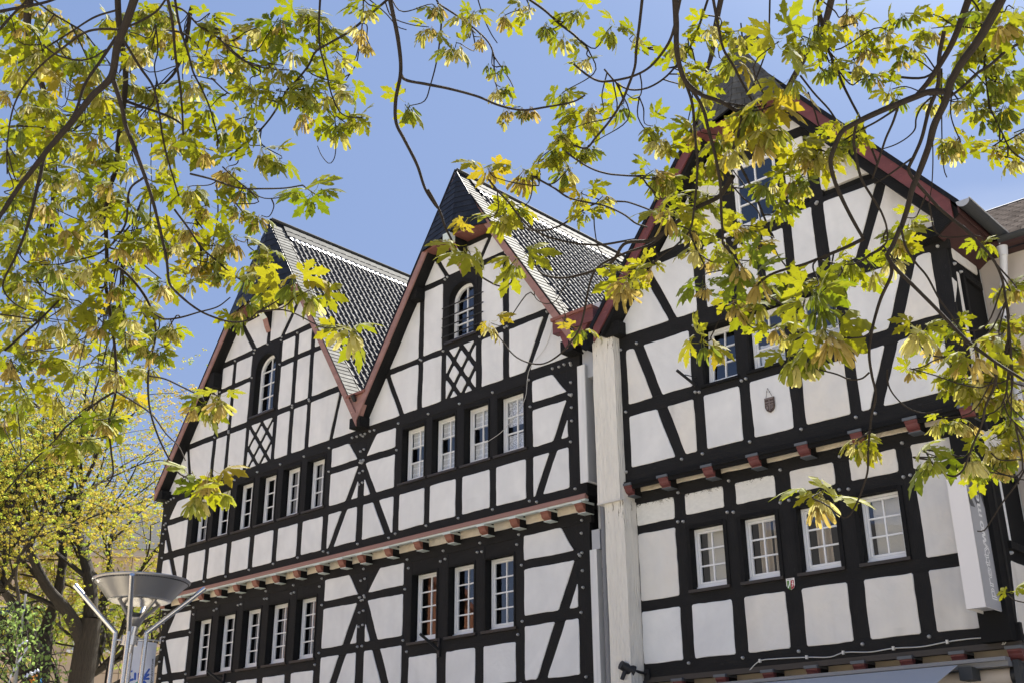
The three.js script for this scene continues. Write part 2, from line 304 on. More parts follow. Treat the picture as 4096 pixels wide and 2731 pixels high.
// a white casement: outer frame and sash bars are one mesh, panes its children
function windowUnit(house, x0, x1, y0, y1, z, cols, rows, opt = {}) {
  const f = opt.frame ?? 0.062, b = 0.022, geos = [], spring = opt.spring, tilt = opt.tilt ?? 0;
  const w = new THREE.Group();
  const ix0 = x0 + f, ix1 = x1 - f, iy0 = y0 + f + 0.02, iy1 = y1 - f;
  if (spring) {
    const outer = archPath(x0, x1, y0, y1, spring), inner = archPath(ix0, ix1, iy0, iy1, spring);
    geos.push(prism(outer, -0.06, 0, 0.006, [inner]));
  } else {
    geos.push(prism([V2(x0, y0), V2(x1, y0), V2(x1, y1), V2(x0, y1)], -0.06, 0, 0.006, [[V2(ix0 - 0.022, iy0 - 0.022), V2(ix1 + 0.022, iy0 - 0.022), V2(ix1 + 0.022, iy1 + 0.022), V2(ix0 - 0.022, iy1 + 0.022)]]));
    geos.push(prism([V2(ix0 - 0.020, iy0 - 0.020), V2(ix1 + 0.020, iy0 - 0.020), V2(ix1 + 0.020, iy1 + 0.020), V2(ix0 - 0.020, iy1 + 0.020)], -0.05, -0.014, 0.005, [[V2(ix0 + 0.012, iy0 + 0.012), V2(ix1 - 0.012, iy0 + 0.012), V2(ix1 - 0.012, iy1 - 0.012), V2(ix0 + 0.012, iy1 - 0.012)]]));
  }
  geos.push(box(x0 - 0.01, x1 + 0.01, y0 - 0.02, y0 + 0.022, -0.03, 0.022));
  for (let i = 1; i < cols; i++) { const x = ix0 + (ix1 - ix0) * i / cols; geos.push(box(x - b / 2, x + b / 2, iy0, spring ? iy1 - 0.005 : iy1, -0.045, -0.018)); }
  const rowY = []; for (let j = 0; j <= rows; j++) rowY.push(iy0 + ((spring ? spring : iy1) - iy0) * j / rows);
  for (let j = 1; j < rows + (spring ? 1 : 0); j++) geos.push(box(ix0, ix1, rowY[j] - b / 2, rowY[j] + b / 2, -0.044, -0.019));
  const m = part('window', mergeGeometries(geos.map((g) => { const q = g.index ? g.toNonIndexed() : g; return q; })), opt.mat ?? M.white, house, opt.label);
  m.position.z = z;
  for (let i = 0; i < cols; i++) {
    const a = ix0 + (ix1 - ix0) * i / cols, c = ix0 + (ix1 - ix0) * (i + 1) / cols;
    for (let j = 0; j < rows; j++) part('pane', new THREE.PlaneGeometry(c - a, rowY[j + 1] - rowY[j]).rotateY(rr(-0.006, 0.006)).rotateX(rr(-0.004, 0.004)).translate((a + c) / 2, (rowY[j] + rowY[j + 1]) / 2, -0.034), M.glass, m);
    if (spring) {
      const s = new THREE.Shape(archPath(ix0, ix1, spring, iy1, spring).filter((p) => p.x >= a - 1e-6 && p.x <= c + 1e-6).concat(i === 0 && cols === 2 ? [] : []));
      const pts = [V2(a, spring), V2(c, spring)], cx = (ix0 + ix1) / 2, rx = (ix1 - ix0) / 2, ry = iy1 - spring;
      for (let q = 0; q <= 8; q++) { const x = c + (a - c) * q / 8; pts.push(V2(x, spring + ry * Math.sqrt(Math.max(0, 1 - ((x - cx) / rx) ** 2)))); }
      part('pane', new THREE.ShapeGeometry(new THREE.Shape(pts)).translate(0, 0, -0.034), M.glass, m);
    }
  }
  if (tilt) { for (const k of [m]) { k.geometry.translate(0, -y0, 0); k.position.y = y0; k.children.forEach((c) => c.geometry.translate(0, -y0, 0)); k.rotation.x = -tilt; } }
  return m;
}
function curtain(win, x0, x1, y0, y1, z, mat, folds = 5, depth = 0.03) {
  const g = new THREE.PlaneGeometry(x1 - x0, y1 - y0, 48, 1), p = g.attributes.position;
  for (let i = 0; i < p.count; i++) { const t = (p.getX(i) / (x1 - x0) + 0.5); p.setZ(i, depth * Math.sin(t * folds * Math.PI * 2 + Math.sin(t * 9))); }
  g.computeVertexNormals();
  return part('curtain', g.translate((x0 + x1) / 2, (y0 + y1) / 2, z), mat, win);
}
// console under a jetty: scrolled end grain beam head with a cap
function corbel(house, x0, x1, yTop, zBack, zFront, mat, capMat) {
  const h = 0.155, d = zFront - zBack;
  const prof = [V2(0, 0), V2(d, 0), V2(d, -0.045)];
  for (let i = 1; i <= 7; i++) { const a = Math.PI / 2 * i / 7; prof.push(V2(d - 0.018 - 0.075 * (1 - Math.cos(a)), -0.05 - 0.085 * Math.sin(a))); }
  prof.push(V2(d - 0.10, -h), V2(0, -h));
  const s = prism(prof, 0, x1 - x0, 0.004).rotateY(-Math.PI / 2).translate(x1, yTop, zBack);
  const m = part('corbel', s, mat, house);
  part('corbel_cap', box(x0 - 0.015, x1 + 0.012, yTop - 0.024, yTop + 0.012, zBack, zFront + 0.02), capMat, m);
  part('corbel_foot', box(x0 - 0.004, x1 + 0.004, yTop - h - 0.008, yTop - h + 0.004, zBack, zFront - 0.085), capMat, m);
  part('corbel_side', box(x1 + 0.002, x1 + 0.008, yTop - h, yTop - 0.026, zBack, zFront - 0.085), M.timberDark, m);
}

// ------------------------------------------------------------------ the double-gabled house on the left
// house frame: x along the front (to the right), y up, z out of the front
const YAW_A = THREE.MathUtils.degToRad(46.328), YAW_B = THREE.MathUtils.degToRad(47.675);
const frontAt = (yaw, D, x, z = 0) => [Math.cos(yaw) * D + Math.sin(yaw) * x - Math.cos(yaw) * z, 0, -Math.sin(yaw) * D + Math.cos(yaw) * x + Math.sin(yaw) * z];
const turnOf = (yaw) => yaw - Math.PI / 2;
const DA = 13.0, DB = 13.234;
const settle = (g, x0) => g.children.forEach((c) => { c.position.x -= x0; });

const XA = -17.2;
const houseA = thing('half_timbered_house', 'long black and white half-timbered house with two steep gables beside each other', 'house', frontAt(YAW_A, DA, XA), turnOf(YAW_A));
{
  const H = houseA, bolts = [], plain = { plain: true };
  // --- upper storey
  const winX = [[-22.10, -21.47], [-21.30, -20.65], [-20.46, -19.82], [-19.64, -19.01], [-18.83, -18.21], [-18.03, -17.42], [-15.19, -14.55], [-14.39, -13.76], [-13.58, -12.95], [-12.78, -12.13]];
  const T = [
    ['rail', 6.12, 6.31, -23.42, -10.90, plain], ['rail', 8.235, 8.45, -23.42, -10.98, plain], ['rail', 6.945, 7.125, -23.15, -11.22],
    ['post', -23.42, -23.15, 6.31, 8.235], ['post', -22.30, -22.10, 6.31, 8.235], ['post', -17.42, -17.23, 6.31, 8.235], ['post', -16.40, -16.20, 6.31, 8.235], ['post', -15.37, -15.19, 6.31, 8.235], ['post', -12.13, -11.95, 6.31, 8.235], ['post', -11.22, -10.98, 6.31, 8.235],
  ];
  for (const [a, b] of [[-21.47, -21.30], [-20.65, -20.46], [-19.82, -19.64], [-19.01, -18.83], [-18.21, -18.03], [-14.55, -14.39], [-13.76, -13.58], [-12.95, -12.78]]) T.push(['post', a, b, 6.31, 8.235]);
  for (const [a, b] of [[-23.15, -22.30], [-17.23, -16.40], [-16.20, -15.37], [-11.95, -11.22]]) T.push(['rail', 7.73, 7.88, a, b]);
  for (const [a, b] of winX) T.push(['rail', 8.175, 8.25, a, b, { plain: true, proud: -0.012 }]);
  T.push(['brace', -23.235, 7.94, -22.985, 8.28, 0.34, { plain: true, ext: 0 }], ['brace', -23.165, 7.62, -22.465, 6.27, 0.17],
    ['brace', -17.14, 6.26, -16.33, 7.72, 0.17], ['brace', -15.47, 6.26, -16.27, 7.72, 0.17],
    ['brace', -16.325, 7.98, -16.575, 8.31, 0.34, { plain: true, ext: 0 }], ['brace', -16.295, 7.98, -16.035, 8.33, 0.34, { plain: true, ext: 0 }],
    ['brace', -11.105, 7.99, -11.375, 8.33, 0.34, { plain: true, ext: 0 }], ['brace', -11.865, 6.26, -11.14, 7.74, 0.17]);
  const openU = winX.map(([a, b]) => [a, b, 7.125, 8.18]);
  framing(H, { region: [[-23.42, 6.12], [-10.98, 6.12], [-10.98, 8.45], [-23.42, 8.45]], timbers: T, openings: openU, z: 0, bolts, plaster: M.plaster });
  for (const k of [[-23.3, 8.33], [-23.2, 8.32], [-23.1, 8.34], [-22.98, 8.35], [-16.62, 8.33], [-16.48, 8.32], [-16.36, 8.33], [-16.24, 8.32], [-16.1, 8.34], [-15.97, 8.33], [-11.5, 8.34], [-11.36, 8.33], [-11.25, 8.34], [-11.12, 8.33]]) bolts.push([...k, 0]);
  for (const y of [8.0, 7.78, 7.58, 7.36]) { bolts.push([-16.35, y, 0], [-16.25, y + 0.02, 0], [-23.27, y, 0], [-11.12, y, 0]); }
  openU.forEach(([a, b, c, d], i) => {
    const w = windowUnit(H, a + 0.012, b - 0.012, c + 0.035, d - 0.01, -0.15, 2, 3);
    part('window_sill', box(a - 0.06, b + 0.05, c - 0.015, c + 0.025, -0.15, 0.03), M.sill, H);
    if (i >= 6) {                                        // crocheted and lace panels on the right-hand windows
      const h = d - c - 0.15, y0 = c + 0.09, m = i === 9 ? LACE_FLORAL : LACE;
      if (i === 9) { curtain(w, a + 0.08, b - 0.08, y0 + h * 0.5, y0 + h, -0.075, m, 4, 0.008); curtain(w, a + 0.08, b - 0.08, y0, y0 + h * 0.33, -0.075, m, 4, 0.008); }
      else { curtain(w, a + 0.08, b - 0.08, y0 + h * 0.66, y0 + h, -0.075, m, 3, 0.006); curtain(w, a + 0.08, b - 0.08, y0, y0 + h * 0.36, -0.075, m, 3, 0.006); }
    }
    if (i === 0 || i === 4 || i === 5) curtain(w, a + 0.07, b - 0.07, c + 0.08, d - 0.06, -0.11, M.greyBlind, 3, 0.01);
  });
  // --- lower storey, set back under the jetty
  const lowX = [[-21.93, -21.26], [-21.04, -20.38], [-20.16, -19.49], [-19.28, -18.59], [-18.37, -17.70], [-15.05, -14.37], [-14.13, -13.47], [-13.26, -12.57]];
  const B = [
    ['rail', 5.77, 5.96, -23.27, -11.01, plain], ['rail', 3.40, 3.56, -23.27, -11.01, plain],
    ['post', -23.27, -23.03, 3.56, 5.77], ['post', -22.13, -21.93, 3.56, 5.77], ['post', -17.70, -17.48, 3.56, 5.77], ['post', -16.49, -16.24, 3.56, 5.77], ['post', -15.26, -15.05, 3.56, 5.77], ['post', -12.57, -12.36, 3.56, 5.77], ['post', -11.28, -11.01, 3.56, 5.77],
    ['rail', 4.15, 4.36, -21.93, -17.70], ['rail', 4.14, 4.35, -15.05, -12.57],
  ];
  for (const [a, b] of [[-21.26, -21.04], [-20.38, -20.16], [-19.49, -19.28], [-18.59, -18.37], [-14.37, -14.13], [-13.47, -13.26]]) B.push(['post', a, b, 3.56, 5.77]);
  for (const [a, b] of [[-23.03, -22.13], [-17.48, -16.49], [-16.24, -15.26], [-12.36, -11.28]]) B.push(['rail', 5.23, 5.39, a, b], ['rail', 4.355, 4.53, a, b]);
  for (const [a, b] of lowX) B.push(['rail', 5.55, 5.785, a, b, { proud: -0.012 }]);
  B.push(['brace', -23.12, 5.47, -22.87, 5.85, 0.34, { plain: true, ext: 0 }], ['brace', -23.085, 5.18, -22.18, 3.43, 0.17],
    ['brace', -16.38, 5.50, -16.64, 5.87, 0.34, { plain: true, ext: 0 }], ['brace', -16.32, 5.50, -16.03, 5.87, 0.34, { plain: true, ext: 0 }],
    ['brace', -17.33, 3.43, -16.41, 5.22, 0.21], ['brace', -15.51, 3.43, -16.31, 5.22, 0.21],
    ['brace', -11.19, 5.47, -11.43, 5.85, 0.34, { plain: true, ext: 0 }], ['brace', -12.08, 3.43, -11.22, 5.22, 0.21]);
  const openL = lowX.map(([a, b]) => [a, b, 4.36, 5.555]);
  framing(H, { region: [[-23.27, 3.40], [-11.01, 3.40], [-11.01, 5.96], [-23.27, 5.96]], timbers: B, openings: openL, z: -0.2, bolts, plaster: M.plaster });
  for (const y of [5.62, 5.32, 5.05, 4.8]) bolts.push([-16.42, y, -0.2], [-16.31, y + 0.02, -0.2], [-11.16, y, -0.2], [-23.18, y, -0.2]);
  openL.forEach(([a, b, c, d], i) => {
    const w = windowUnit(H, a + 0.012, b - 0.012, c + 0.045, d - 0.012, -0.35, 2, 4);
    part('window_sill', box(a - 0.05, b + 0.04, c - 0.02, c + 0.022, -0.35, -0.165), M.sill, H);
    // dark casing boards framing the opening
    part('window_casing', mergeGeometries([box(a - 0.004, a + 0.028, c + 0.02, d, -0.3, -0.192), box(b - 0.028, b + 0.004, c + 0.02, d, -0.3, -0.192), box(a + 0.028, b - 0.028, d - 0.03, d, -0.3, -0.193)]), M.timberDark, H);
    if (i < 5) curtain(w, a + 0.07, b - 0.3, c + 0.08, d - 0.06, -0.16, M.greyBlind, 4, 0.02);
  });
  openU.forEach(([a, b, c, d]) => part('window_casing', mergeGeometries([box(a - 0.004, a + 0.026, c + 0.02, d, -0.1, 0.008), box(b - 0.026, b + 0.004, c + 0.02, d, -0.1, 0.008), box(a + 0.026, b - 0.026, d - 0.03, d + 0.02, -0.1, 0.007)]), M.timberDark, H));
  part('plinth_wall', box(-23.27, -11.01, 0, 3.40, -0.6, -0.24), M.plaster[0], H);

  // --- jetty: painted moulding, plastered strip and beam heads
  part('jetty_moulding', mergeGeometries([box(-23.42, -10.86, 6.065, 6.132, -0.02, 0.062), box(-23.42, -10.86, 6.125, 6.145, -0.02, 0.045)]), M.pink, H);
  part('jetty_fillet', box(-23.42, -10.86, 6.036, 6.066, -0.03, 0.048), M.mint, H);
  part('jetty_soffit', box(-23.42, -10.86, 6.125, 6.16, -0.33, -0.01), M.timberDark, H);
  {
    const cx = [-23.1, -22.30, -21.56, -20.91, -20.24, -19.57, -18.89, -18.21, -17.51, -16.84, -16.27, -15.53, -14.75, -13.97, -13.17, -12.46, -11.79, -11.09];
    cx.forEach((x, i) => {
      corbel(H, x, x + 0.15, 6.04, -0.24, 0.045, M.rust, M.mint);
      const nx = i + 1 < cx.length ? cx[i + 1] : -11.0;
      if (nx - x > 0.3) part('infill_panel', panelGeo([V2(x + 0.13, 5.955), V2(nx + 0.03, 5.95), V2(nx + 0.03, 6.125), V2(x + 0.13, 6.125)], -0.25, -0.185), M.cream, H);
    });
  }
  part('beam_end', box(-10.985, -10.83, 6.13, 6.33, -0.3, 0.03), M.timberDark, H);

  // --- the two gables
  const G1 = [[-23.29, 8.45], [-16.23, 8.45], [-19.65, 13.76]], G2 = [[-16.25, 8.45], [-10.82, 8.45], [-13.60, 12.49]];
  const inTri = (g) => (q) => { const t = new THREE.Triangle(V3(...g[0], 0), V3(...g[1], 0), V3(...g[2], 0)), b = V3(0, 0, 0); t.getBarycoord(V3(q.x, q.y, 0), b); return Math.min(b.x, b.y, b.z) > 0.015; };
  const lattice = (x0, x1, y0, y1) => {
    const out = [], W = x1 - x0, Hh = y1 - y0;
    for (const [kind, c] of [['s', 4.1], ['s', 2.1], ['s', 6.1], ['t', 0], ['t', 2], ['t', -2]]) {
      const pts = [];
      for (let i = 0; i <= 400; i++) { const x = i / 400, y = kind === 's' ? 0.26 * (c - x / 0.25) : 0.26 * (x / 0.25 - c); if (y >= 0 && y <= 1) pts.push([x0 + x * W, y1 - y * Hh]); }
      if (pts.length > 2) out.push(['brace', ...pts[0], ...pts[pts.length - 1], 0.104, { plain: true, ext: 0.01 }]);
    }
    return out;
  };
  const a1 = [-20.15, -19.32, 9.56, 10.98, 10.60], a2 = [-14.03, -13.29, 9.50, 10.66, 10.33];
  framing(H, { region: G1, z: 0, bolts, plaster: M.plaster, openings: [a1], inside: inTri(G1), timbers: [
    ['rail', 9.385, 9.53, -22.63, -16.95], ['rail', 11.05, 11.20, -21.50, -17.95], ['rail', 11.93, 12.12, -20.95, -18.45, plain],
    ['post', -21.59, -21.43, 8.45, 9.385], ['post', -21.59, -21.43, 9.53, 11.05, plain], ['post', -20.31, -20.16, 8.45, 11.05], ['post', -19.31, -19.16, 8.45, 11.05],
    ['post', -21.04, -20.89, 8.45, 9.385], ['post', -21.04, -20.89, 9.53, 11.05], ['post', -18.74, -18.58, 8.45, 9.385], ['post', -18.74, -18.58, 9.53, 11.05], ['post', -18.16, -18.01, 8.45, 9.385], ['post', -18.16, -18.01, 9.53, 11.2],
    ['rail', 10.44, 10.57, -21.43, -20.31], ['rail', 10.47, 10.60, -19.16, -17.55], ['post', -19.80, -19.65, 11.2, 11.95],
    ['brace', -20.245, 11.2, -20.80, 11.93, 0.14], ['brace', -19.20, 11.2, -18.65, 11.93, 0.14], ['brace', -22.59, 9.39, -22.33, 8.45, 0.13], ['brace', -17.30, 8.45, -17.05, 9.385, 0.13],
    ...lattice(-20.16, -19.31, 8.45, 9.385)] });
  framing(H, { region: G2, z: 0, bolts, plaster: M.plaster, openings: [a2], inside: inTri(G2), timbers: [
    ['rail', 10.735, 10.87, -14.73, -12.45], ['rail', 11.27, 11.42, -14.38, -12.80, plain],
    ['post', -14.80, -14.65, 8.45, 10.735], ['post', -14.17, -14.03, 8.45, 10.735], ['post', -13.29, -13.13, 8.45, 10.735], ['post', -12.63, -12.47, 8.45, 10.735],
    ['rail', 9.32, 9.45, -15.66, -14.80], ['rail', 9.32, 9.45, -14.65, -14.17], ['rail', 9.31, 9.45, -13.13, -12.63], ['rail', 9.31, 9.45, -12.47, -11.58], ['rail', 9.36, 9.48, -14.03, -13.29, plain],
    ['post', -13.67, -13.53, 10.87, 11.27], ['brace', -14.06, 10.87, -14.34, 11.30, 0.11], ['brace', -13.2, 10.87, -12.92, 11.30, 0.11], ['brace', -15.64, 9.33, -15.21, 8.45, 0.13], ['brace', -11.62, 9.32, -12.06, 8.45, 0.13],
    ...lattice(-14.03, -13.29, 8.45, 9.37)] });
  for (const [x0, x1, y0, y1, sp, bx0, bx1, by0, by1] of [[...a1, -20.2, -19.27, 9.5, 11.08], [...a2, -14.07, -13.25, 9.45, 10.76]]) {
    part('window_board', prism([V2(bx0, by0), V2(bx1, by0), V2(bx1, by1), V2(bx0, by1)], -0.06, 0.004, 0, [archPath(x0 + 0.01, x1 - 0.01, y0 + 0.01, y1 - 0.01, sp)]), M.timber, H);
    part('window_reveal', prism(archPath(x0, x1, y0, y1, sp), -0.13, 0.01, 0, [archPath(x0 + 0.05, x1 - 0.05, y0 + 0.03, y1 - 0.05, sp)]), M.timberDark, H);
    windowUnit(H, x0 + 0.035, x1 - 0.035, y0 + 0.05, y1 - 0.035, -0.13, 2, 3, { spring: sp, frame: 0.07 });
    part('window_sill', box(x0 - 0.04, x1 + 0.04, y0 - 0.015, y0 + 0.03, -0.1, 0.035), M.sill, H);
  }
  for (const y of [9.63, 9.82, 10.0, 10.2]) part('window_bar', cyl(V3(-14.12, y, 0.05), V3(-13.06, y, 0.05), 0.011, 0.011, 6), M.iron, H);

  // bolts
  for (const [x, y, z] of bolts.slice(0, 299)) { const b = part('timber_bolt', BOLT, M.bolt, H); b.position.set(x, y, z); b.rotation.z = rnd() * 6; }

  // --- roofs
  const OV = 0.27, BACK = -8.5;
  const L = (g, side) => { const f = side < 0 ? g[0] : g[1], a = g[2]; return { f: V2(...f), a: V2(...a), k: (a[1] - f[1]) / (a[0] - f[0]) }; };
  const rake = (g, side, xa, xb, lift0, lift1, z0, z1, mat, name, parent) => {
    const { f, k } = L(g, side), y = (x) => f.y + k * (x - f.x);
    const c = [V2(xa, y(xa) + lift0), V2(xb, y(xb) + lift0), V2(xb, y(xb) + lift1), V2(xa, y(xa) + lift1)];
    return part(name, prism(THREE.ShapeUtils.area(c) < 0 ? c.reverse() : c, z0, z1), mat, parent);
  };
  const R = [];
  for (const [g, name, xl, xr, xvl, xvr] of [[G1, 'roof', -23.40, -16.20, -23.42, -16.46], [G2, 'roof', -16.22, -10.80, -16.05, -10.85]]) {
    const lk = (g[2][1] - g[0][1]) / (g[2][0] - g[0][0]), rk = (g[2][1] - g[1][1]) / (g[2][0] - g[1][0]), ax = g[2][0], ay = g[2][1];
    const yl = (x) => ay + lk * (x - ax), yr = (x) => ay + rk * (x - ax);
    const roof = part(name, prism([V2(xvl, yl(xvl) + 0.24), V2(ax, ay + 0.19), V2(xvr, yr(xvr) + 0.20), V2(xvr, yr(xvr) + 0.235), V2(ax + 0.03, yr(ax + 0.03) + 0.235), V2(ax - 0.02, ay + 0.36), V2(xvl, yl(xvl) + 0.34)].reverse(), BACK, OV - 0.01), M.slateDark, H);
    R.push({ roof, ax, ay, yr, rk, xvr });
    rake(g, -1, xl, ax, 0.0, 0.235, OV - 0.03, OV, M.pink, 'bargeboard', H);
    rake(g, 1, ax, xr, 0.0, 0.215, OV - 0.03, OV + 0.001, M.pink, 'bargeboard', H);
    rake(g, -1, xl + 0.03, ax, 0.03, 0.10, -0.02, OV - 0.031, M.timberDark, 'rake_soffit', H);
    rake(g, 1, ax, xr, 0.03, 0.10, -0.02, OV - 0.031, M.timberDark, 'rake_soffit', H);
    part('gable_back', prism([V2(g[0][0], 8.45), V2(g[1][0], 8.45), V2(ax, ay)], BACK, BACK + 0.2), M.core, H);
  }
  // tiles: S-shaped pantile, laid in rows up the right-hand slope of each gable
  const tileGeo = (() => {
    const w = 0.172, l = 0.285, n = 8, pos = [], uv = [], idx = [];
    for (let j = 0; j <= 1; j++) for (let i = 0; i <= n; i++) {
      const t = i / n, x = (t - 0.5) * w, h = t < 0.62 ? -0.014 * Math.sin(t / 0.62 * Math.PI) : 0.022 * Math.sin((t - 0.62) / 0.38 * Math.PI);
      pos.push(x, j * l, h + (j ? -0.006 : 0.012)); uv.push(t * w, j * l);
    }
    for (let i = 0; i < n; i++) { const a = i, b = i + 1, c = i + n + 1, d = i + n + 2; idx.push(a, b, d, a, d, c); }
    const lip = pos.length / 3;                            // front edge thickness
    for (let i = 0; i <= n; i++) { pos.push(pos[i * 3], pos[i * 3 + 1] - 0.001, pos[i * 3 + 2]); uv.push(0, 0); }
    for (let i = 0; i <= n; i++) { pos.push(pos[i * 3], pos[i * 3 + 1] + 0.002, pos[i * 3 + 2] - 0.016); uv.push(0, 0.02); }
    for (let i = 0; i < n; i++) { const a = lip + i, b = a + 1, c = a + n + 1, d = c + 1; idx.push(a, c, d, a, d, b); }
    const g = new THREE.BufferGeometry(); g.setAttribute('position', new THREE.Float32BufferAttribute(pos, 3)); g.setAttribute('uv', new THREE.Float32BufferAttribute(uv, 2)); g.setIndex(idx);
    const q = g.toNonIndexed(); q.computeVertexNormals(); return mergeVertices(g).clone() && (g.computeVertexNormals(), g);
  })();
  R.forEach(({ roof, ax, ay, yr, rk, xvr }, ri) => {
    const up = V3(-1, -rk, 0).normalize(), along = V3(0, 0, -1), nrm = along.clone().cross(up).normalize(); if (nrm.y < 0) nrm.negate();
    const foot = V3(xvr, yr(xvr) + 0.255, 0), slope = Math.hypot(ax - xvr, ay - yr(xvr));
    const rowH = 0.245, colW = 0.148, rows = Math.floor((slope - 0.42) / rowH), cols = ri ? 32 : 30, spots = [];
    for (let r = 0; r < rows; r++) for (let c = 0; c < cols; c++) spots.push([r, c]);
    // nearest columns show largest: those are single tiles, the rest is one instanced mass
    const seen = spots.filter(([r, c]) => c < (ri ? 9 : 10)).slice(0, ri ? 120 : 178), rest = spots.filter((s) => !seen.includes(s));
    const basis = (r, c, m) => {
      const p = foot.clone().addScaledVector(up, 0.02 + r * rowH + rr(-0.006, 0.006)).add(V3(0, 0, -0.10 - (c + 0.5) * colW + rr(-0.004, 0.004))).addScaledVector(nrm, 0.012 + rr(0, 0.005));
      return m.makeBasis(along, up.clone().applyAxisAngle(nrm, rr(-0.012, 0.012)), nrm).setPosition(p);
    };
    const m4 = new THREE.Matrix4();
    for (const [r, c] of seen) { const t = part('roof_tile', tileGeo, M.tile[Math.floor(rnd() * 3)], roof); basis(r, c, m4); m4.decompose(t.position, t.quaternion, t.scale); }
    const inst = new THREE.InstancedMesh(tileGeo, M.tile[1], rest.length); inst.name = 'roof_tiles'; inst.userData.kind = 'stuff'; inst.castShadow = inst.receiveShadow = true;
    rest.forEach(([r, c], i) => { inst.setMatrixAt(i, basis(r, c, m4)); const k = rr(0.82, 1.2); inst.setColorAt(i, new THREE.Color(k, k, k)); });
    roof.add(inst);
    // slate verge at the front edge
    const nv = Math.floor(slope / 0.118);
    for (let i = 0; i < nv; i++) {
      const s0 = i * 0.118, w0 = OV + 0.012, w1 = -0.06 + rr(-0.02, 0.01), p = (s, z, h) => foot.clone().addScaledVector(up, s).add(V3(0, 0, z)).addScaledVector(nrm, h);
      const pts = [p(s0 - 0.03, w0, 0.020), p(s0 - 0.005, w1, 0.022), p(s0 + 0.15, w1, 0.010), p(s0 + 0.145, w0, 0.008)];
      part('verge_slate', slab(pts, facet(pts).dot(nrm) < 0 ? nrm.clone().negate() : nrm, 0.007), M.slate[Math.floor(rnd() * 3)], roof);
    }
    // two courses of slate along the ridge, lead flashing under them
    for (let c = 0; c < 2; c++) for (let i = 0; i < 24; i++) {
      const s0 = slope - 0.42 + c * 0.20, z0 = -0.05 - i * 0.19, p = (s, z, h) => foot.clone().addScaledVector(up, s).add(V3(0, 0, z)).addScaledVector(nrm, h), j = rr(-0.012, 0.012);
      const pts = [p(s0 + j, z0, 0.055), p(s0 + j + 0.03, z0 - 0.215, 0.060), p(s0 + 0.235, z0 - 0.255, 0.048), p(s0 + 0.235, z0 - 0.03, 0.044)];
      part('ridge_slate', slab(pts, nrm, 0.008), M.slateRidge[Math.floor(rnd() * 3)], roof);
    }
    {
      const pos = [], n = 150, idx = [];
      for (let i = 0; i <= n; i++) { const z = -0.10 - i * colW * 26 / n, wv = Math.sin(i * colW * 26 / n / colW * Math.PI * 2); for (const s of [0.0, 0.10]) { const q = foot.clone().addScaledVector(up, slope - 0.50 + s + (s ? 0 : 0.012 * wv)).add(V3(0, 0, z)).addScaledVector(nrm, (s ? 0.045 : 0.034 + 0.012 * wv)); pos.push(q.x, q.y, q.z); } }
      for (let i = 0; i < n; i++) idx.push(i * 2, i * 2 + 2, i * 2 + 1, i * 2 + 1, i * 2 + 2, i * 2 + 3);
      const g = new THREE.BufferGeometry(); g.setAttribute('position', new THREE.Float32BufferAttribute(pos, 3)); g.setIndex(idx); g.computeVertexNormals();
      part('lead_flashing', g, M.leadSheet, roof);
    }
    part('ridge_cap', cyl(V3(ax, ay + 0.35, OV - 0.05), V3(ax, ay + 0.35, BACK), 0.035, 0.035, 8), M.slateRidge[0], roof);
  });
  // valley between the gables
  part('valley_gutter', box(-16.5, -16.0, 8.98, 9.02, BACK, OV - 0.06), M.lead, H);
  part('valley_board', prism([V2(-16.22, 8.42), V2(-15.93, 9.03), V2(-16.50, 9.03)], 0.16, OV - 0.035), M.pink, H);
  part('valley_trim', box(-16.53, -15.97, 9.03, 9.075, 0.10, OV + 0.02), M.rust, H);
  part('gutter_outlet', new THREE.CylinderGeometry(0.05, 0.03, 0.14, 8).rotateX(0.5).translate(-16.28, 8.97, OV + 0.02), M.iron, H);
  // slate-hung hoods over the gable tops
  const hood = (A, BLp, BRp, Tp, hasBracket) => {
    const hd = part('gable_hood', mergeGeometries([slab([BLp, Tp, A, A], facet([BLp, Tp, A]), 0.03), slab([Tp, BRp, A, A], facet([Tp, BRp, A]), 0.03)]), M.slateDark, H);
    for (const [p, q] of [[BLp, Tp], [Tp, BRp]]) {
      const n = facet([p, q, A]), rows = 11;
      for (let r = 0; r < rows; r++) {
        const f0 = r / rows, f1 = Math.min(1, (r + 1.35) / rows), e = (f, t) => p.clone().lerp(q, t).lerp(A, f);
        const cnt = Math.max(1, Math.round(p.distanceTo(q) * (1 - f0) / 0.17)), sh = (r % 2) * 0.5 / cnt;
        for (let i = 0; i <= cnt; i++) {
          const t0 = Math.max(0, (i - 0.5) / cnt + sh), t1 = Math.min(1, (i + 0.5) / cnt + sh + 0.01); if (t1 - t0 < 0.03) continue;
          const d = rr(-0.008, 0.008), pts = [e(f0 - 0.012, t0).addScaledVector(n, 0.020), e(f0 - 0.012 + d * 0.5, t1).addScaledVector(n, 0.018), e(f1, t1).addScaledVector(n, 0.006), e(f1, t0).addScaledVector(n, 0.006)];
          part('hood_slate', slab(pts, n, 0.008), M.slateHood[Math.floor(rnd() * 3)], hd);
        }
      }
    }
    const y = BLp.y - 0.03, W = (x) => V3(x, y + 0.01, -0.01), Tl = V3(Tp.x, y + 0.01, Tp.z - 0.04), Bl = V3(BLp.x + 0.03, y, BLp.z - 0.03), Br = V3(BRp.x - 0.03, y, BRp.z - 0.03);
    for (const c of [[W(BLp.x + 0.12), Bl, Tl, W(Tp.x)], [W(Tp.x), Tl, Br, W(BRp.x - 0.12)]]) { const n = facet(c); part('hood_soffit', slab(c, n.y > 0 ? n.negate() : n, 0.03), M.redSoffit, hd); }
  };
  hood(V3(-19.65, 14.02, 0.29), V3(-20.90, 12.10, 0.30), V3(-18.40, 12.08, 0.30), V3(-19.63, 12.12, 0.50));
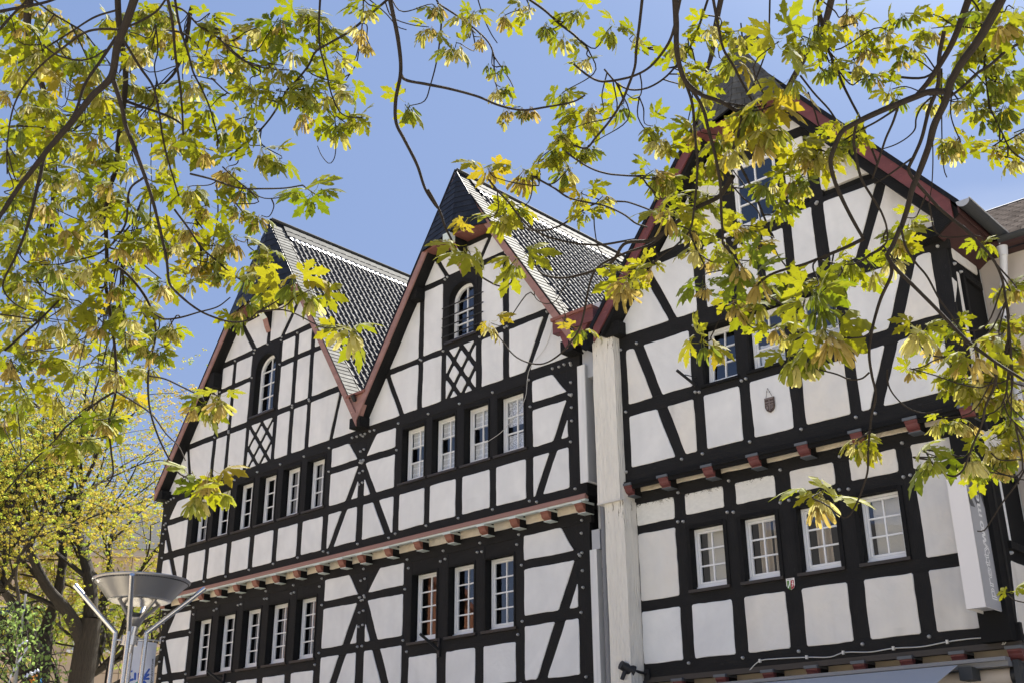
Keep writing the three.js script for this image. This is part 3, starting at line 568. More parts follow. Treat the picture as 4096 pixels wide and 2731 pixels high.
  hood(V3(-13.52, 12.74, 0.29), V3(-14.44, 11.40, 0.30), V3(-12.74, 11.37, 0.30), V3(-13.50, 11.46, 0.42));
  for (const [x, y, z] of [[-19.73, 12.06, 0.48], [-13.60, 11.40, 0.44]]) {
    const prof = [V2(0, -0.62), V2(0.07, -0.50), V2(0.13, -0.34), V2(0.25, -0.24), V2(z * 0.75, -0.13), V2(z, -0.11), V2(z, 0), V2(0, 0)];
    const m = part('console', prism(prof, 0, 0.15, 0.004).rotateY(-Math.PI / 2).translate(x + 0.075, y, 0), M.timberDark, H);
    const strip = (i0, i1, name, mat, grow = 0) => { const a = prof[i0], b = prof[i1], n = V3(0, 0, 0), P = (q, dx) => V3(x + dx, y + q.y, q.x); const c = [P(a, -0.078), P(a, 0.078), P(b, 0.078), P(b, -0.078)]; n.copy(facet(c)); if (n.y > 0.2 || n.z < -0.2) n.negate(); part(name, slab(c.map((v) => v.addScaledVector(n, 0.010 + grow)), n, 0.012), mat, m); };
    strip(0, 1, 'console_face', M.pink); strip(1, 2, 'console_face', M.pink); strip(2, 3, 'console_face', M.mint, 0.004); strip(3, 4, 'console_face', M.pink);
    part('console_head', box(x - 0.082, x + 0.082, y - 0.14, y + 0.01, z * 0.72, z + 0.03), M.mint, m);
  }
  for (const [x0, x1, y0, y1, z] of [[-21.70, -21.44, 10.58, 10.92, 0.22], [-14.92, -14.67, 10.56, 10.80, 0.2], [-16.42, -16.12, 8.40, 8.60, 0.25], [-23.42, -23.12, 8.32, 8.52, 0.24], [-11.12, -10.86, 8.42, 8.62, 0.24]])
    part('purlin_end', box(x0, x1, y0, y1, -0.02, z), M.timberDark, H);
  // body behind the front
  part('side_wall', box(-23.42, -23.2, 0, 8.6, BACK, -0.35), M.plaster[1], H);
  part('back_wall', box(-23.42, -10.6, 0, 8.6, BACK - 0.2, BACK), M.plaster[1], H);
  part('side_wall', box(-10.95, -10.75, 0, 9.4, BACK, -0.35), M.plaster[1], H);
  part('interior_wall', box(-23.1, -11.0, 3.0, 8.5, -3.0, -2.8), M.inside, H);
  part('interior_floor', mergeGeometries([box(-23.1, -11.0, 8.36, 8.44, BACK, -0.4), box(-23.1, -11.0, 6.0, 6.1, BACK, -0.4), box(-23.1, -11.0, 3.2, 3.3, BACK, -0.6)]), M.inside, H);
  // thin white wire over the right gable, flag-holder brackets
  part('wire', tube([[-11.36, 9.9], [-11.42, 9.2], [-11.62, 8.75], [-11.98, 8.45], [-12.08, 7.98], [-12.24, 7.78], [-12.62, 7.52], [-13.10, 7.36], [-13.22, 7.2]].map((q) => V3(q[0], q[1], q[1] > 8.5 ? 0.03 : 0.04)), 0.0045, 0.0045, 5, 6), M.cable, H);
  for (const [x, y] of [[-20.62, 4.16], [-14.30, 4.20]]) {
    const h = part('flag_holder', mergeGeometries([cyl(V3(x, y, -0.17), V3(x - 0.06, y + 0.22, 0.18), 0.024, 0.024, 8), cyl(V3(x, y + 0.12, -0.19), V3(x - 0.04, y + 0.14, 0.03), 0.008, 0.008, 6), box(x - 0.03, x + 0.03, y - 0.12, y + 0.18, -0.2, -0.17)].map((g) => g.toNonIndexed())), M.iron, H);
  }
  settle(H, XA);
}

// ------------------------------------------------------------------ plastered fire wall between the houses, trims and downpipe
{
  const X = -10.33, g = thing('fire_wall', 'narrow roughcast white wall standing proud between the two timbered houses', 'wall', frontAt(YAW_A, DA, X), turnOf(YAW_A));
  const rough = (x0, x1, y0, y1, z0, z1) => {
    const b = new THREE.BoxGeometry(x1 - x0, y1 - y0, z1 - z0, 4, 40, 3).translate((x0 + x1) / 2 - X, (y0 + y1) / 2, (z0 + z1) / 2), p = b.attributes.position;
    for (let i = 0; i < p.count; i++) { const x = p.getX(i), y = p.getY(i), z = p.getZ(i); p.setX(i, x + 0.016 * fbm(y * 1.3, z * 3 + 5, x * 2) + 0.006 * fbm(y * 9, x * 9, z * 9)); p.setZ(i, z + 0.012 * fbm(y * 1.7 + 9, x * 2, 3)); }
    const uv = b.attributes.uv; for (let i = 0; i < uv.count; i++) uv.setXY(i, p.getX(i) + p.getZ(i), p.getY(i));
    b.computeVertexNormals(); return b;
  };
  part('wall', fitUv(rough(-10.54, -10.12, 5.9, 8.52, -0.5, 0.15)), M.roughSpeck, g);
  part('wall', fitUv(rough(-10.45, -10.10, 3.2, 5.9, -0.5, 0.10)), M.roughSpeck, g);
  part('wall', rough(-10.45, -10.10, 0, 3.2, -0.5, 0.10), M.roughcast, g);
  part('wall_foot', box(-10.545 - X, -10.115 - X, 5.88, 5.905, -0.2, 0.155), M.plasterWarm[0], g);
  part('spike_strip', mergeGeometries(Array.from({ length: 70 }, (_, i) => { const x = -10.58 + 0.52 * rnd() - X, z = rr(-0.1, 0.14), l = rr(0.07, 0.16); return cyl(V3(x, 8.5, z), V3(x + rr(-0.03, 0.03), 8.5 + l, z + rr(-0.03, 0.03)), 0.0035, 0.002, 4); })), M.bolt, g);
  const t1 = thing('trim_post', 'upper white boxed trim post at the right corner of the two-gabled house', 'trim', frontAt(YAW_A, DA, -10.87), turnOf(YAW_A));
  part('trim_face', box(-0.075, 0.075, 6.31, 8.21, -0.20, 0.05), M.plaster[0], t1);
  part('trim_flashing', box(-0.02, 0.19, 8.0, 8.46, -0.22, -0.02), M.zincLight, t1);
  part('trim_side', box(0.0755, 0.079, 6.33, 8.2, -0.19, 0.03), M.zincLight, t1);
  const t2 = thing('trim_post', 'lower white trim post beside the grey downpipe', 'trim', frontAt(YAW_A, DA, -10.865), turnOf(YAW_A));
  part('trim_face', box(-0.065, 0.065, 3.39, 5.31, -0.30, -0.10), M.plaster[1], t2);
  part('trim_cap', box(-0.066, 0.09, 5.32, 5.62, -0.3, -0.16), M.zincLight, t2);
  const d = thing('downpipe', 'grey zinc downpipe in the slot beside the roughcast fire wall', 'downpipe', frontAt(YAW_A, DA, -10.66, -0.13), turnOf(YAW_A));
  part('pipe', cyl(V3(0, 0, 0), V3(0, 6.3, 0), 0.052, 0.052, 16), M.zinc, d);
  for (const y of [4.98, 4.63]) part('pipe_collar', cyl(V3(0, y, 0), V3(0, y + 0.03, 0), 0.057, 0.057, 16), M.zinc, d);
  part('pipe_board', box(-0.06, 0.13, 3.3, 8.4, -0.24, -0.09), M.zinc, d);
}

// ------------------------------------------------------------------ the timbered house on the right
const XB = -7.25;
const houseB = thing('half_timbered_house', 'taller half-timbered house on the right with one broad gable and dark red bargeboards', 'house', frontAt(YAW_B, DB, XB), turnOf(YAW_B));
{
  const H = houseB, bolts = [], plain = { plain: true };
  const upX = [[-8.36, -7.79], [-7.60, -7.02], [-6.81, -6.20]];
  const T = [
    ['rail', 6.15, 6.38, -9.88, -4.66, plain], ['rail', 8.215, 8.48, -9.88, -4.66, plain],
    ['post', -9.88, -9.68, 6.38, 8.215], ['post', -8.55, -8.36, 6.38, 8.215], ['post', -7.79, -7.60, 6.38, 8.215], ['post', -7.02, -6.81, 6.38, 8.215], ['post', -6.20, -6.03, 6.38, 8.215], ['post', -4.86, -4.66, 6.38, 8.215],
    ['rail', 7.15, 7.36, -9.68, -8.55], ['rail', 7.155, 7.285, -8.36, -7.79], ['rail', 7.165, 7.30, -7.60, -7.02], ['rail', 7.12, 7.31, -6.81, -6.20], ['rail', 7.16, 7.37, -6.03, -4.86],
    ['brace', -8.815, 6.36, -9.46, 8.24, 0.19], ['brace', -5.84, 6.36, -5.12, 8.24, 0.185],
  ];
  const openU = upX.map(([a, b], i) => [a, b, [7.285, 7.30, 7.31][i], 8.22]);
  framing(H, { region: [[-9.88, 6.15], [-4.66, 6.15], [-4.66, 8.48], [-9.88, 8.48]], timbers: T, openings: openU, z: 0, bolts, plaster: [...M.plaster, M.plasterWarm[0]] });
  openU.forEach(([a, b, c, d], i) => {
    const w = windowUnit(H, a + 0.012, b - 0.012, c + 0.04, d - 0.012, -0.14, 2, 3, i ? {} : { tilt: 0.09 });
    part('window_sill', box(a - 0.03, b + 0.03, c - 0.01, c + 0.03, -0.14, 0.035), M.timberDark, H);
    if (i) curtain(w, a + 0.07, b - 0.07, c + 0.07, c + 0.45, -0.10, M.lace, 3, 0.015);
  });
  const lowX = [[-8.92, -8.30], [-8.09, -7.49], [-7.24, -6.62], [-6.38, -5.76]];
  const B = [
    ['rail', 5.86, 6.05, -9.96, -4.66, plain], ['rail', 3.40, 3.60, -9.96, -4.66, plain], ['rail', 4.305, 4.47, -9.77, -4.90],
    ['post', -9.96, -9.77, 3.60, 5.86], ['post', -9.13, -8.92, 3.60, 5.86], ['post', -8.30, -8.09, 3.60, 5.86], ['post', -7.49, -7.24, 3.60, 5.86], ['post', -6.62, -6.38, 3.60, 5.86], ['post', -5.76, -5.55, 3.60, 5.86], ['post', -4.90, -4.66, 3.60, 5.86],
    ['rail', 5.415, 5.555, -9.77, -9.13], ['rail', 5.435, 5.565, -5.55, -4.90],
    ...lowX.map(([a, b]) => ['rail', 5.385, 5.575, a, b]),
  ];
  const openL = lowX.map(([a, b]) => [a, b, 4.47, 5.39]);
  framing(H, { region: [[-9.96, 3.40], [-4.66, 3.40], [-4.66, 6.05], [-9.96, 6.05]], timbers: B, openings: openL, z: -0.2, bolts, plaster: [M.plaster[0], M.plasterWarm[0], M.plasterWarm[1]], mould: (x, y) => y > 5.6 && x < -7.4 ? M.mouldy[x < -8.3 ? 0 : 1] : null });
  openL.forEach(([a, b, c, d], i) => {
    const w = windowUnit(H, a + 0.035, b - 0.035, c + 0.06, d - 0.03, -0.31, 2, 3, { frame: 0.055 });
    part('window_casing', mergeGeometries([box(a - 0.02, a + 0.036, c + 0.03, d, -0.31, -0.188), box(b - 0.036, b + 0.02, c + 0.03, d, -0.31, -0.188), box(a + 0.036, b - 0.036, d - 0.032, d + 0.02, -0.31, -0.189)]), M.timberDark, H);
    part('window_sill', box(a - 0.02, b + 0.02, c - 0.005, c + 0.035, -0.31, -0.155), M.sill, H);
    if (i === 0 || i === 3) curtain(w, a + (i ? 0.12 : 0.17), b - 0.05, c + 0.05, d - 0.05, -0.13, M.curtain, 1, 0.004);
    else { curtain(w, a + 0.17, b - 0.24, c + 0.05, d - 0.05, -0.13, M.curtainWarm, 2, 0.03); curtain(w, b - (i === 1 ? 0.22 : 0.10), b - 0.04, c + 0.05, d - 0.05, -0.15, M.curtainWarm, 2, 0.02); }
  });
  // gable
  const G = [[-9.90, 8.48], [-4.58, 8.48], [-7.22, 11.85]];
  const tri = new THREE.Triangle(V3(...G[0], 0), V3(...G[1], 0), V3(...G[2], 0)), bc = V3(0, 0, 0);
  const big = [-7.60, -6.87, 9.50, 10.62];
  framing(H, { region: G, z: 0, bolts, plaster: [...M.plaster, M.plasterWarm[0]], openings: [big], inside: (q) => { tri.getBarycoord(V3(q.x, q.y, 0), bc); return Math.min(bc.x, bc.y, bc.z) > 0.02; }, timbers: [
    ['rail', 9.46, 9.66, -9.1, -7.60], ['rail', 9.44, 9.545, -6.72, -5.3], ['rail', 10.62, 10.80, -8.2, -6.25],
    ['post', -7.80, -7.60, 8.48, 10.62], ['post', -6.87, -6.72, 8.48, 10.62], ['rail', 9.30, 9.50, -7.60, -6.87],
    ['post', -8.38, -8.18, 8.48, 9.46], ['post', -8.38, -8.18, 9.66, 10.6, plain], ['post', -7.33, -7.18, 8.48, 9.30], ['post', -6.40, -6.20, 8.48, 9.44], ['post', -6.40, -6.20, 9.545, 10.62], ['post', -7.3, -7.15, 10.8, 11.4, plain],
    ['brace', -8.79, 8.46, -9.24, 9.44, 0.15], ['brace', -5.78, 8.46, -5.34, 9.46, 0.16], ['brace', -7.3, 10.8, -7.75, 11.2, 0.12, plain], ['brace', -7.12, 10.8, -6.75, 11.2, 0.12, plain]] });
  windowUnit(H, big[0] + 0.005, big[1] - 0.005, big[2] + 0.03, big[3] - 0.01, -0.03, 2, 3, { frame: 0.055 });
  part('window_sill', box(-7.78, -6.84, 9.475, 9.515, -0.05, 0.06), M.white, H);
  for (const [x, y, z] of bolts.slice(0, 299)) { const b = part('timber_bolt', BOLT, M.bolt, H); b.position.set(x, y, z); b.rotation.z = rnd() * 6; }

  // jetties
  part('jetty_moulding', mergeGeometries([box(-9.90, -4.62, 6.10, 6.165, -0.02, 0.045), box(-9.90, -4.62, 6.05, 6.10, -0.02, 0.025)]), M.timberDark, H);
  part('jetty_soffit', box(-9.88, -4.66, 6.12, 6.16, -0.3, -0.01), M.timberDark, H);
  const cx = [-9.84, -9.20, -8.45, -7.72, -6.98, -6.22, -5.49, -4.80];
  cx.forEach((x, i) => {
    corbel(H, x, x + 0.155, 6.125, -0.22, 0.05, M.red, M.greyBoard);
    const nx = cx[i + 1]; if (nx) part('infill_panel', panelGeo([V2(x + 0.14, 6.045), V2(nx + 0.03, 6.045), V2(nx + 0.03, 6.17), V2(x + 0.14, 6.17)], -0.25, -0.18), M.cream, H);
  });
  part('jetty_moulding', mergeGeometries([box(-9.97, -4.62, 3.335, 3.37, -0.26, -0.16), box(-9.97, -4.62, 3.37, 3.405, -0.26, -0.185)]), M.sill, H, 'brown lower moulding');
  part('shop_front_wall', box(-9.96, -4.66, 0, 3.36, -0.8, -0.42), M.creamShade, H);
  for (const x of [-9.28, -8.60, -7.89, -7.27, -6.64, -6.04, -5.42, -4.78]) corbel(H, x, x + 0.155, 3.34, -0.43, -0.14, M.red, M.greyBoard);

  // roof: slopes, bargeboards, hood
  const OV = 0.30, BACK = -8.5, ax = -7.22, ay = 12.05, k = 1.28;
  const yl = (x) => ay + k * (x - ax), yr = (x) => ay - k * (x - ax);
  part('roof', prism([V2(-10.3, yl(-10.3) + 0.24), V2(ax, ay + 0.24), V2(-4.34, yr(-4.34) + 0.24), V2(-4.30, yr(-4.30) + 0.33), V2(ax, ay + 0.34), V2(-10.3, yl(-10.3) + 0.34)].reverse(), BACK, OV + 0.02), M.slateDark, H);
  const slope = (xa, xb, lo, hi, z0, z1, mat, name) => { const y = xa < ax - 0.01 || xb < ax ? yl : yr, c = [V2(xa, y(xa) + lo), V2(xb, y(xb) + lo), V2(xb, y(xb) + hi), V2(xa, y(xa) + hi)]; part(name, prism(THREE.ShapeUtils.area(c) < 0 ? c.reverse() : c, z0, z1), mat, H); };
  slope(-10.08, ax, 0.0, 0.245, OV - 0.03, OV, M.red, 'bargeboard');
  slope(ax, -4.40, -0.02, 0.24, OV - 0.03, OV + 0.001, M.red, 'bargeboard');
  slope(-9.95, ax, -0.10, 0.22, -0.02, OV - 0.031, M.timberDark, 'rake_soffit');
  slope(ax, -4.62, -0.22, 0.22, -0.02, OV - 0.06, M.timberDark, 'rake_soffit');
  const A = V3(-7.10, 12.42, 0.36), BL = V3(-8.02, 11.15, 0.34), BR = V3(-6.34, 11.12, 0.34), TT = V3(-7.16, 11.18, 0.60);
  const hd = part('gable_hood', mergeGeometries([slab([BL, TT, A, A], facet([BL, TT, A]), 0.03), slab([TT, BR, A, A], facet([TT, BR, A]), 0.03)]), M.slateDark, H);
  for (const [p, q] of [[BL, TT], [TT, BR]]) {
    const n = facet([p, q, A]), rows = 11;
    for (let r = 0; r < rows; r++) {
      const f0 = r / rows, f1 = Math.min(1, (r + 1.35) / rows), e = (f, t) => p.clone().lerp(q, t).lerp(A, f), cnt = Math.max(1, Math.round(p.distanceTo(q) * (1 - f0) / 0.15)), sh = (r % 2) * 0.5 / cnt;
      for (let i = 0; i <= cnt; i++) {
        const t0 = Math.max(0, (i - 0.5) / cnt + sh), t1 = Math.min(1, (i + 0.5) / cnt + sh - 0.01); if (t1 - t0 < 0.03) continue;
        const pts = [e(f0 - 0.012, t0).addScaledVector(n, 0.020), e(f0 - 0.012, t1).addScaledVector(n, 0.018), e(f1, t1).addScaledVector(n, 0.006), e(f1, t0).addScaledVector(n, 0.006)];
        part('hood_slate', slab(pts, n, 0.008), M.slateRidge[Math.floor(rnd() * 3)], hd);
      }
    }
  }
  part('hood_soffit', prism([V2(BL.x + 0.05, 11.10), V2(BR.x - 0.05, 11.10), V2(BR.x - 0.05, 11.13), V2(BL.x + 0.05, 11.13)], 0.0, 0.45), M.red, hd);
  part('hood_cap', box(-7.22, -6.78, 12.36, 12.41, 0.1, 0.42), M.slateRidge[0], hd);
  part('finial', cyl(V3(-7.08, 12.38, 0.2), V3(-7.08, 12.85, 0.2), 0.018, 0.012, 8), M.iron, hd);
  // boxed gutter end where the left rake meets the neighbouring roof
  part('gutter_board', box(-10.95, -10.12, 8.78, 9.00, 0.10, 0.24), M.red, H);
  part('gutter_trim', box(-10.97, -10.12, 9.00, 9.05, 0.08, 0.27), M.rust, H);
  part('gutter_board', prism([V2(-10.70, 8.46), V2(-10.5, 8.50), V2(-10.2, 8.82), V2(-10.86, 8.82)], 0.0, 0.22), M.red, H);
  part('purlin_end', new THREE.BoxGeometry(0.26, 0.22, 0.24).translate(-9.80, 8.56, 0.08), M.timberDark, H);
  part('purlin_end', box(-4.95, -4.68, 8.32, 8.46, -0.02, 0.2), M.timberDark, H);
  // right-hand eave, gutter and the short return wall
  part('eave_soffit', slab([V3(-4.66, 8.30, 0.22), V3(-4.66, 8.30, -1.12), V3(-4.33, 8.52, -1.12), V3(-4.33, 8.52, 0.22)], V3(0.5, -0.86, 0).normalize(), 0.03), M.redDark, H);
  part('fascia', box(-4.335, -4.315, 8.48, 8.66, -1.12, 0.28), M.redDark, H);
  part('eave_end', prism([V2(-4.66, 8.28), V2(-4.32, 8.5), V2(-4.40, 8.66), V2(-4.66, 8.75)], 0.215, 0.26), M.timberDark, H);
  {
    const prof = []; for (let i = 0; i <= 12; i++) { const a = Math.PI + Math.PI * i / 12; prof.push(V2(-4.23 + 0.085 * Math.cos(a), 8.585 + 0.085 * Math.sin(a))); }
    for (let i = 12; i >= 0; i--) { const a = Math.PI + Math.PI * i / 12; prof.push(V2(-4.23 + 0.078 * Math.cos(a), 8.585 + 0.078 * Math.sin(a))); }
    const gt = part('gutter', prism(prof, -1.12, 0.36), M.zincDark, H);
    const cap = prof.slice(0, 13); part('gutter_end', prism(cap, 0.361, 0.366), M.zincLight, gt);
    part('gutter_bead', cyl(V3(-4.145, 8.588, -1.12), V3(-4.145, 8.588, 0.366), 0.010, 0.010, 8), M.zincLight, gt);
    part('gutter_joint', prism(prof.slice(0, 13).map((p) => V2(-4.23 + (p.x + 4.23) * 1.03, 8.585 + (p.y - 8.585) * 1.03)).concat([V2(-4.15, 8.585)]), -0.28, -0.25), M.zincDark, gt);
  }
  const sideGeo = (poly, proud = 0.006) => panelGeo(poly.map(([z, y]) => V2(-z, y)), -0.03, proud).rotateY(Math.PI / 2).translate(-4.655, 0, 0);
  part('wall', box(-5.0, -4.665, 3.4, 8.6, -1.12, -0.03), M.core, H);
  for (const q of [[[-0.2, 8.13], [-1.0, 8.18], [-1.0, 8.31], [-0.2, 8.29]], [[-0.24, 6.5], [-0.32, 6.5], [-0.31, 7.97], [-0.24, 7.97]], [[-0.005, 7.45], [-0.19, 7.80], [-0.03, 7.82]], [[-0.2, 5.6], [-0.95, 5.6], [-0.95, 5.92], [-0.2, 5.92]], [[-0.25, 3.5], [-1.05, 3.5], [-1.05, 4.33], [-0.40, 4.33]], [[-0.1, 6.42], [-0.95, 6.42], [-0.95, 7.1], [-0.42, 7.1]]])
    part('infill_panel', sideGeo(q), M.plasterWarm[0], H);
  part('side_window_frame', box(-4.70, -4.655, 4.58, 5.33, -0.53, -0.47), M.white, H); part('side_window_frame', box(-4.70, -4.655, 6.6, 7.95, -0.50, -0.45), M.white, H);
  part('side_window_casing', mergeGeometries([box(-4.66, -4.62, 7.95, 8.05, -1.0, -0.38), box(-4.66, -4.62, 4.47, 4.56, -1.05, -0.4), box(-4.66, -4.62, 5.36, 5.46, -1.05, -0.4), box(-4.66, -4.628, 6.3, 7.95, -0.45, -0.38)]), M.timber, H);
  for (const [z, y] of [[-0.18, 8.05], [-0.36, 8.0], [-0.5, 5.5], [-0.42, 4.42], [-0.12, 6.2], [-0.9, 5.5]]) { const b = part('timber_bolt', BOLT, M.bolt, H); b.rotation.y = Math.PI / 2; b.position.set(-4.655, y, z); }
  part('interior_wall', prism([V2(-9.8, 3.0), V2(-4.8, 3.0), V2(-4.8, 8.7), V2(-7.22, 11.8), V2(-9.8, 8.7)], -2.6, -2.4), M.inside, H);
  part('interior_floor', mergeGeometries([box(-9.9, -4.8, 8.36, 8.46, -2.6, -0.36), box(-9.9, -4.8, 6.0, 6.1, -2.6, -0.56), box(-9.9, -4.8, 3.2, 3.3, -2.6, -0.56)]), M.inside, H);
  part('side_wall', box(-5.0, -4.66, 0, 8.6, BACK, -1.13), M.plaster[1], H);
  part('back_wall', prism([V2(-9.96, 0), V2(-4.66, 0), V2(-4.66, 8.7), V2(ax, 12.1), V2(-9.96, 8.6)], BACK, BACK + 0.2), M.plaster[1], H);
  // flag-holder brackets, cable run
  for (const [x, y, z] of [[-8.55, 7.34, 0], [-7.42, 9.05, 0]])
    part('flag_holder', mergeGeometries([cyl(V3(x + 0.08, y, z + 0.02), V3(x, y + 0.16, z + 0.36), 0.022, 0.022, 8), cyl(V3(x + 0.08, y + 0.13, z), V3(x + 0.03, y + 0.13, z + 0.2), 0.007, 0.007, 6)].map((g) => g.toNonIndexed())), M.iron, H);
  const run = [[-8.12, 3.34], [-8.06, 3.40], [-7.93, 3.475], [-7.70, 3.48], [-7.26, 3.46], [-6.93, 3.435], [-6.76, 3.47], [-6.40, 3.445], [-6.11, 3.46], [-5.76, 3.445], [-5.45, 3.47], [-5.18, 3.478], [-4.92, 3.475], [-4.86, 3.50]];
  const cb = part('cable', tube(run.map(([x, y]) => V3(x, y, -0.185)), 0.0075, 0.0075, 5, 5), M.cable, H);
  for (const [x, y] of [run[2], run[4], run[6], run[8], run[10], run[12]]) part('cable_clip', box(x - 0.012, x + 0.012, y - 0.022, y + 0.022, -0.2, -0.165), M.cable, cb);
  settle(H, XB);
}
// things fixed to the right-hand house
const onB = (x, y, z) => { const p = frontAt(YAW_B, DB, x, z); return [p[0], y, p[2]]; };
{
  // projecting light-box sign
  const s = thing('shop_sign', 'tall grey projecting sign box reading pretty women at the corner', 'sign', onB(-4.83, 3.69, 0.16), turnOf(YAW_B));
  const W = 0.215, Hh = 1.54, D = 0.52;
  part('sign_box', mergeGeometries([box(-W / 2, W / 2, 0.02, Hh, D / 2 - 0.012, D / 2), box(-W / 2, W / 2, 0.02, Hh, -D / 2, -D / 2 + 0.012), box(-W / 2, -W / 2 + 0.012, 0.02, Hh, -D / 2 + 0.012, D / 2 - 0.012), box(W / 2 - 0.012, W / 2, 0.02, Hh, -D / 2 + 0.012, D / 2 - 0.012), box(-W / 2 + 0.012, W / 2 - 0.012, Hh - 0.012, Hh, -D / 2 + 0.012, D / 2 - 0.012), box(-W / 2 + 0.012, W / 2 - 0.012, 0.05, 0.06, -D / 2 + 0.012, D / 2 - 0.012)]), M.signFront, s);
  const cv = document.createElement('canvas'); cv.width = 348; cv.height = 1024; const c = cv.getContext('2d');
  c.fillStyle = '#a5a6a9'; c.fillRect(0, 0, 348, 1024);
  c.fillStyle = '#4c4d50'; c.beginPath(); c.moveTo(0, 0); c.lineTo(348, 0); c.lineTo(348, 285); c.quadraticCurveTo(280, 210, 250, 120); c.quadraticCurveTo(225, 215, 150, 240); c.lineTo(0, 60); c.fill();
  c.beginPath(); c.moveTo(0, 130); c.lineTo(105, 258); c.lineTo(20, 262); c.lineTo(0, 240); c.fill();
  c.fillStyle = '#5c2b3c'; c.fillRect(262, 0, 56, 62);
  c.fillStyle = '#d5d5d3'; c.fillRect(338, 0, 10, 320);
  c.save(); c.translate(212, 960); c.rotate(-Math.PI / 2); c.scale(1.42, 1); c.font = '300 118px sans-serif'; c.textBaseline = 'middle';
  c.lineWidth = 7; c.strokeStyle = '#e9e9e7'; c.fillStyle = '#5d5e61';
  c.fillText('pretty', 0, -38); c.strokeText('pretty', 0, -38);
  c.restore(); c.save(); c.translate(212, 520); c.rotate(-Math.PI / 2); c.scale(1.12, 1); c.font = '118px sans-serif'; c.textBaseline = 'middle'; c.lineWidth = 7; c.strokeStyle = '#eeeeec'; c.strokeText('wo', 0, -38); c.fillStyle = '#e2e2e0'; c.font = 'bold 118px sans-serif'; c.fillText('men', 172, -38); c.restore();
  const t = new THREE.CanvasTexture(cv); t.colorSpace = THREE.SRGBColorSpace;
  part('sign_print', new THREE.PlaneGeometry(D - 0.01, Hh - 0.03).rotateY(Math.PI / 2).translate(W / 2 + 0.004, Hh / 2 + 0.01, 0), std({ map: t, roughness: 0.45 }), s);
  part('sign_bracket', mergeGeometries([box(-0.03, 0.03, 0.3, 0.36, -D / 2 - 0.1, -D / 2), box(-0.03, 0.03, 1.2, 1.26, -D / 2 - 0.1, -D / 2)]), M.zinc, s);
  // junction box
  const j = thing('junction_box', 'small white junction box below the projecting sign', 'electrical box', onB(-4.83, 3.50, -0.17), turnOf(YAW_B));
  part('box_body', mergeGeometries([box(-0.048, 0.048, 0, 0.1, -0.03, 0.03)]), M.white, j);
  part('conduit', mergeGeometries([tube([V3(-0.005, 0, 0), V3(0.0, -0.06, 0), V3(0.015, -0.11, 0.0), V3(0.0, -0.125, 0)], 0.007, 0.007, 5), tube([V3(0.022, 0, 0), V3(0.03, -0.06, 0), V3(0.045, -0.10, 0.0), V3(0.02, -0.125, 0)], 0.007, 0.007, 5), tube([V3(0.03, 0.1, 0), V3(0.06, 0.16, 0), V3(0.04, 0.22, 0)], 0.008, 0.008, 5)]), M.cable, j);
  // plaques
  const shield = (w, h) => [V2(-w / 2, 0), V2(-w / 2, -h * 0.62), V2(-w * 0.34, -h * 0.86), V2(0, -h), V2(w * 0.34, -h * 0.86), V2(w / 2, -h * 0.62), V2(w / 2, 0)];
  const p1 = thing('wall_plaque', 'dark bronze shield hanging on a cord on a white panel', 'plaque', onB(-7.315, 6.87, 0.02), turnOf(YAW_B));
  const bronze = std({ color: lin(0.10, 0.07, 0.055), roughness: 0.5, metalness: 0.5 }), bronzeLit = std({ color: lin(0.24, 0.19, 0.16), roughness: 0.45, metalness: 0.5 });
  part('shield', prism(shield(0.15, 0.215), 0, 0.016, 0.004), bronze, p1);
  part('relief', mergeGeometries([box(-0.008, 0.008, -0.19, -0.03, 0.016, 0.022), box(-0.06, 0.06, -0.075, -0.058, 0.016, 0.022), box(-0.06, 0.06, -0.108, -0.096, 0.016, 0.0215), box(-0.062, 0.062, -0.026, -0.008, 0.016, 0.022), box(-0.05, -0.022, -0.165, -0.12, 0.016, 0.022), box(0.018, 0.03, -0.17, -0.115, 0.016, 0.022), box(0.036, 0.048, -0.16, -0.115, 0.016, 0.022)]), bronzeLit, p1);
  part('cord', mergeGeometries([cyl(V3(-0.05, 0, 0.006), V3(-0.015, 0.14, 0.004), 0.003, 0.003, 5), cyl(V3(0.05, 0, 0.006), V3(-0.015, 0.14, 0.004), 0.003, 0.003, 5), new THREE.SphereGeometry(0.008, 6, 5).translate(-0.028, 0.09, 0.006), new THREE.SphereGeometry(0.008, 6, 5).translate(0.012, 0.08, 0.006)].map((g) => g.toNonIndexed())), bronze, p1);
  const p2 = thing('monument_badge', 'small white enamel shield with green and red halves between two windows', 'plaque', onB(-7.385, 4.465, -0.19), turnOf(YAW_B));
  const bc = document.createElement('canvas'); bc.width = 128; bc.height = 160; const b = bc.getContext('2d');
  b.fillStyle = '#e9e6df'; b.fillRect(0, 0, 128, 160); b.fillStyle = '#4d7a35'; b.fillRect(10, 30, 54, 130); b.strokeStyle = '#f4f4f2'; b.lineWidth = 13; b.beginPath(); b.moveTo(56, 32); b.lineTo(48, 80); b.lineTo(22, 130); b.stroke();
  b.fillStyle = '#a03038'; b.fillRect(68, 30, 50, 130); b.strokeStyle = '#f0e8e6'; b.lineWidth = 8; b.beginPath(); b.moveTo(92, 44); b.quadraticCurveTo(112, 56, 86, 74); b.quadraticCurveTo(112, 92, 84, 116); b.moveTo(92, 76); b.lineTo(112, 86); b.stroke();
  b.fillStyle = '#2a2a2a'; b.font = 'bold 20px sans-serif'; b.fillText('DENKMAL', 12, 21); b.beginPath(); b.arc(64, 134, 8, 0, 7); b.fill();
  const bt = new THREE.CanvasTexture(bc); bt.colorSpace = THREE.SRGBColorSpace;
  const sg = prism(shield(0.12, 0.15), 0, 0.006), su = sg.attributes.uv; for (let i = 0; i < su.count; i++) su.setXY(i, (su.getX(i) + 0.06) / 0.12, (su.getY(i) + 0.15) / 0.15);
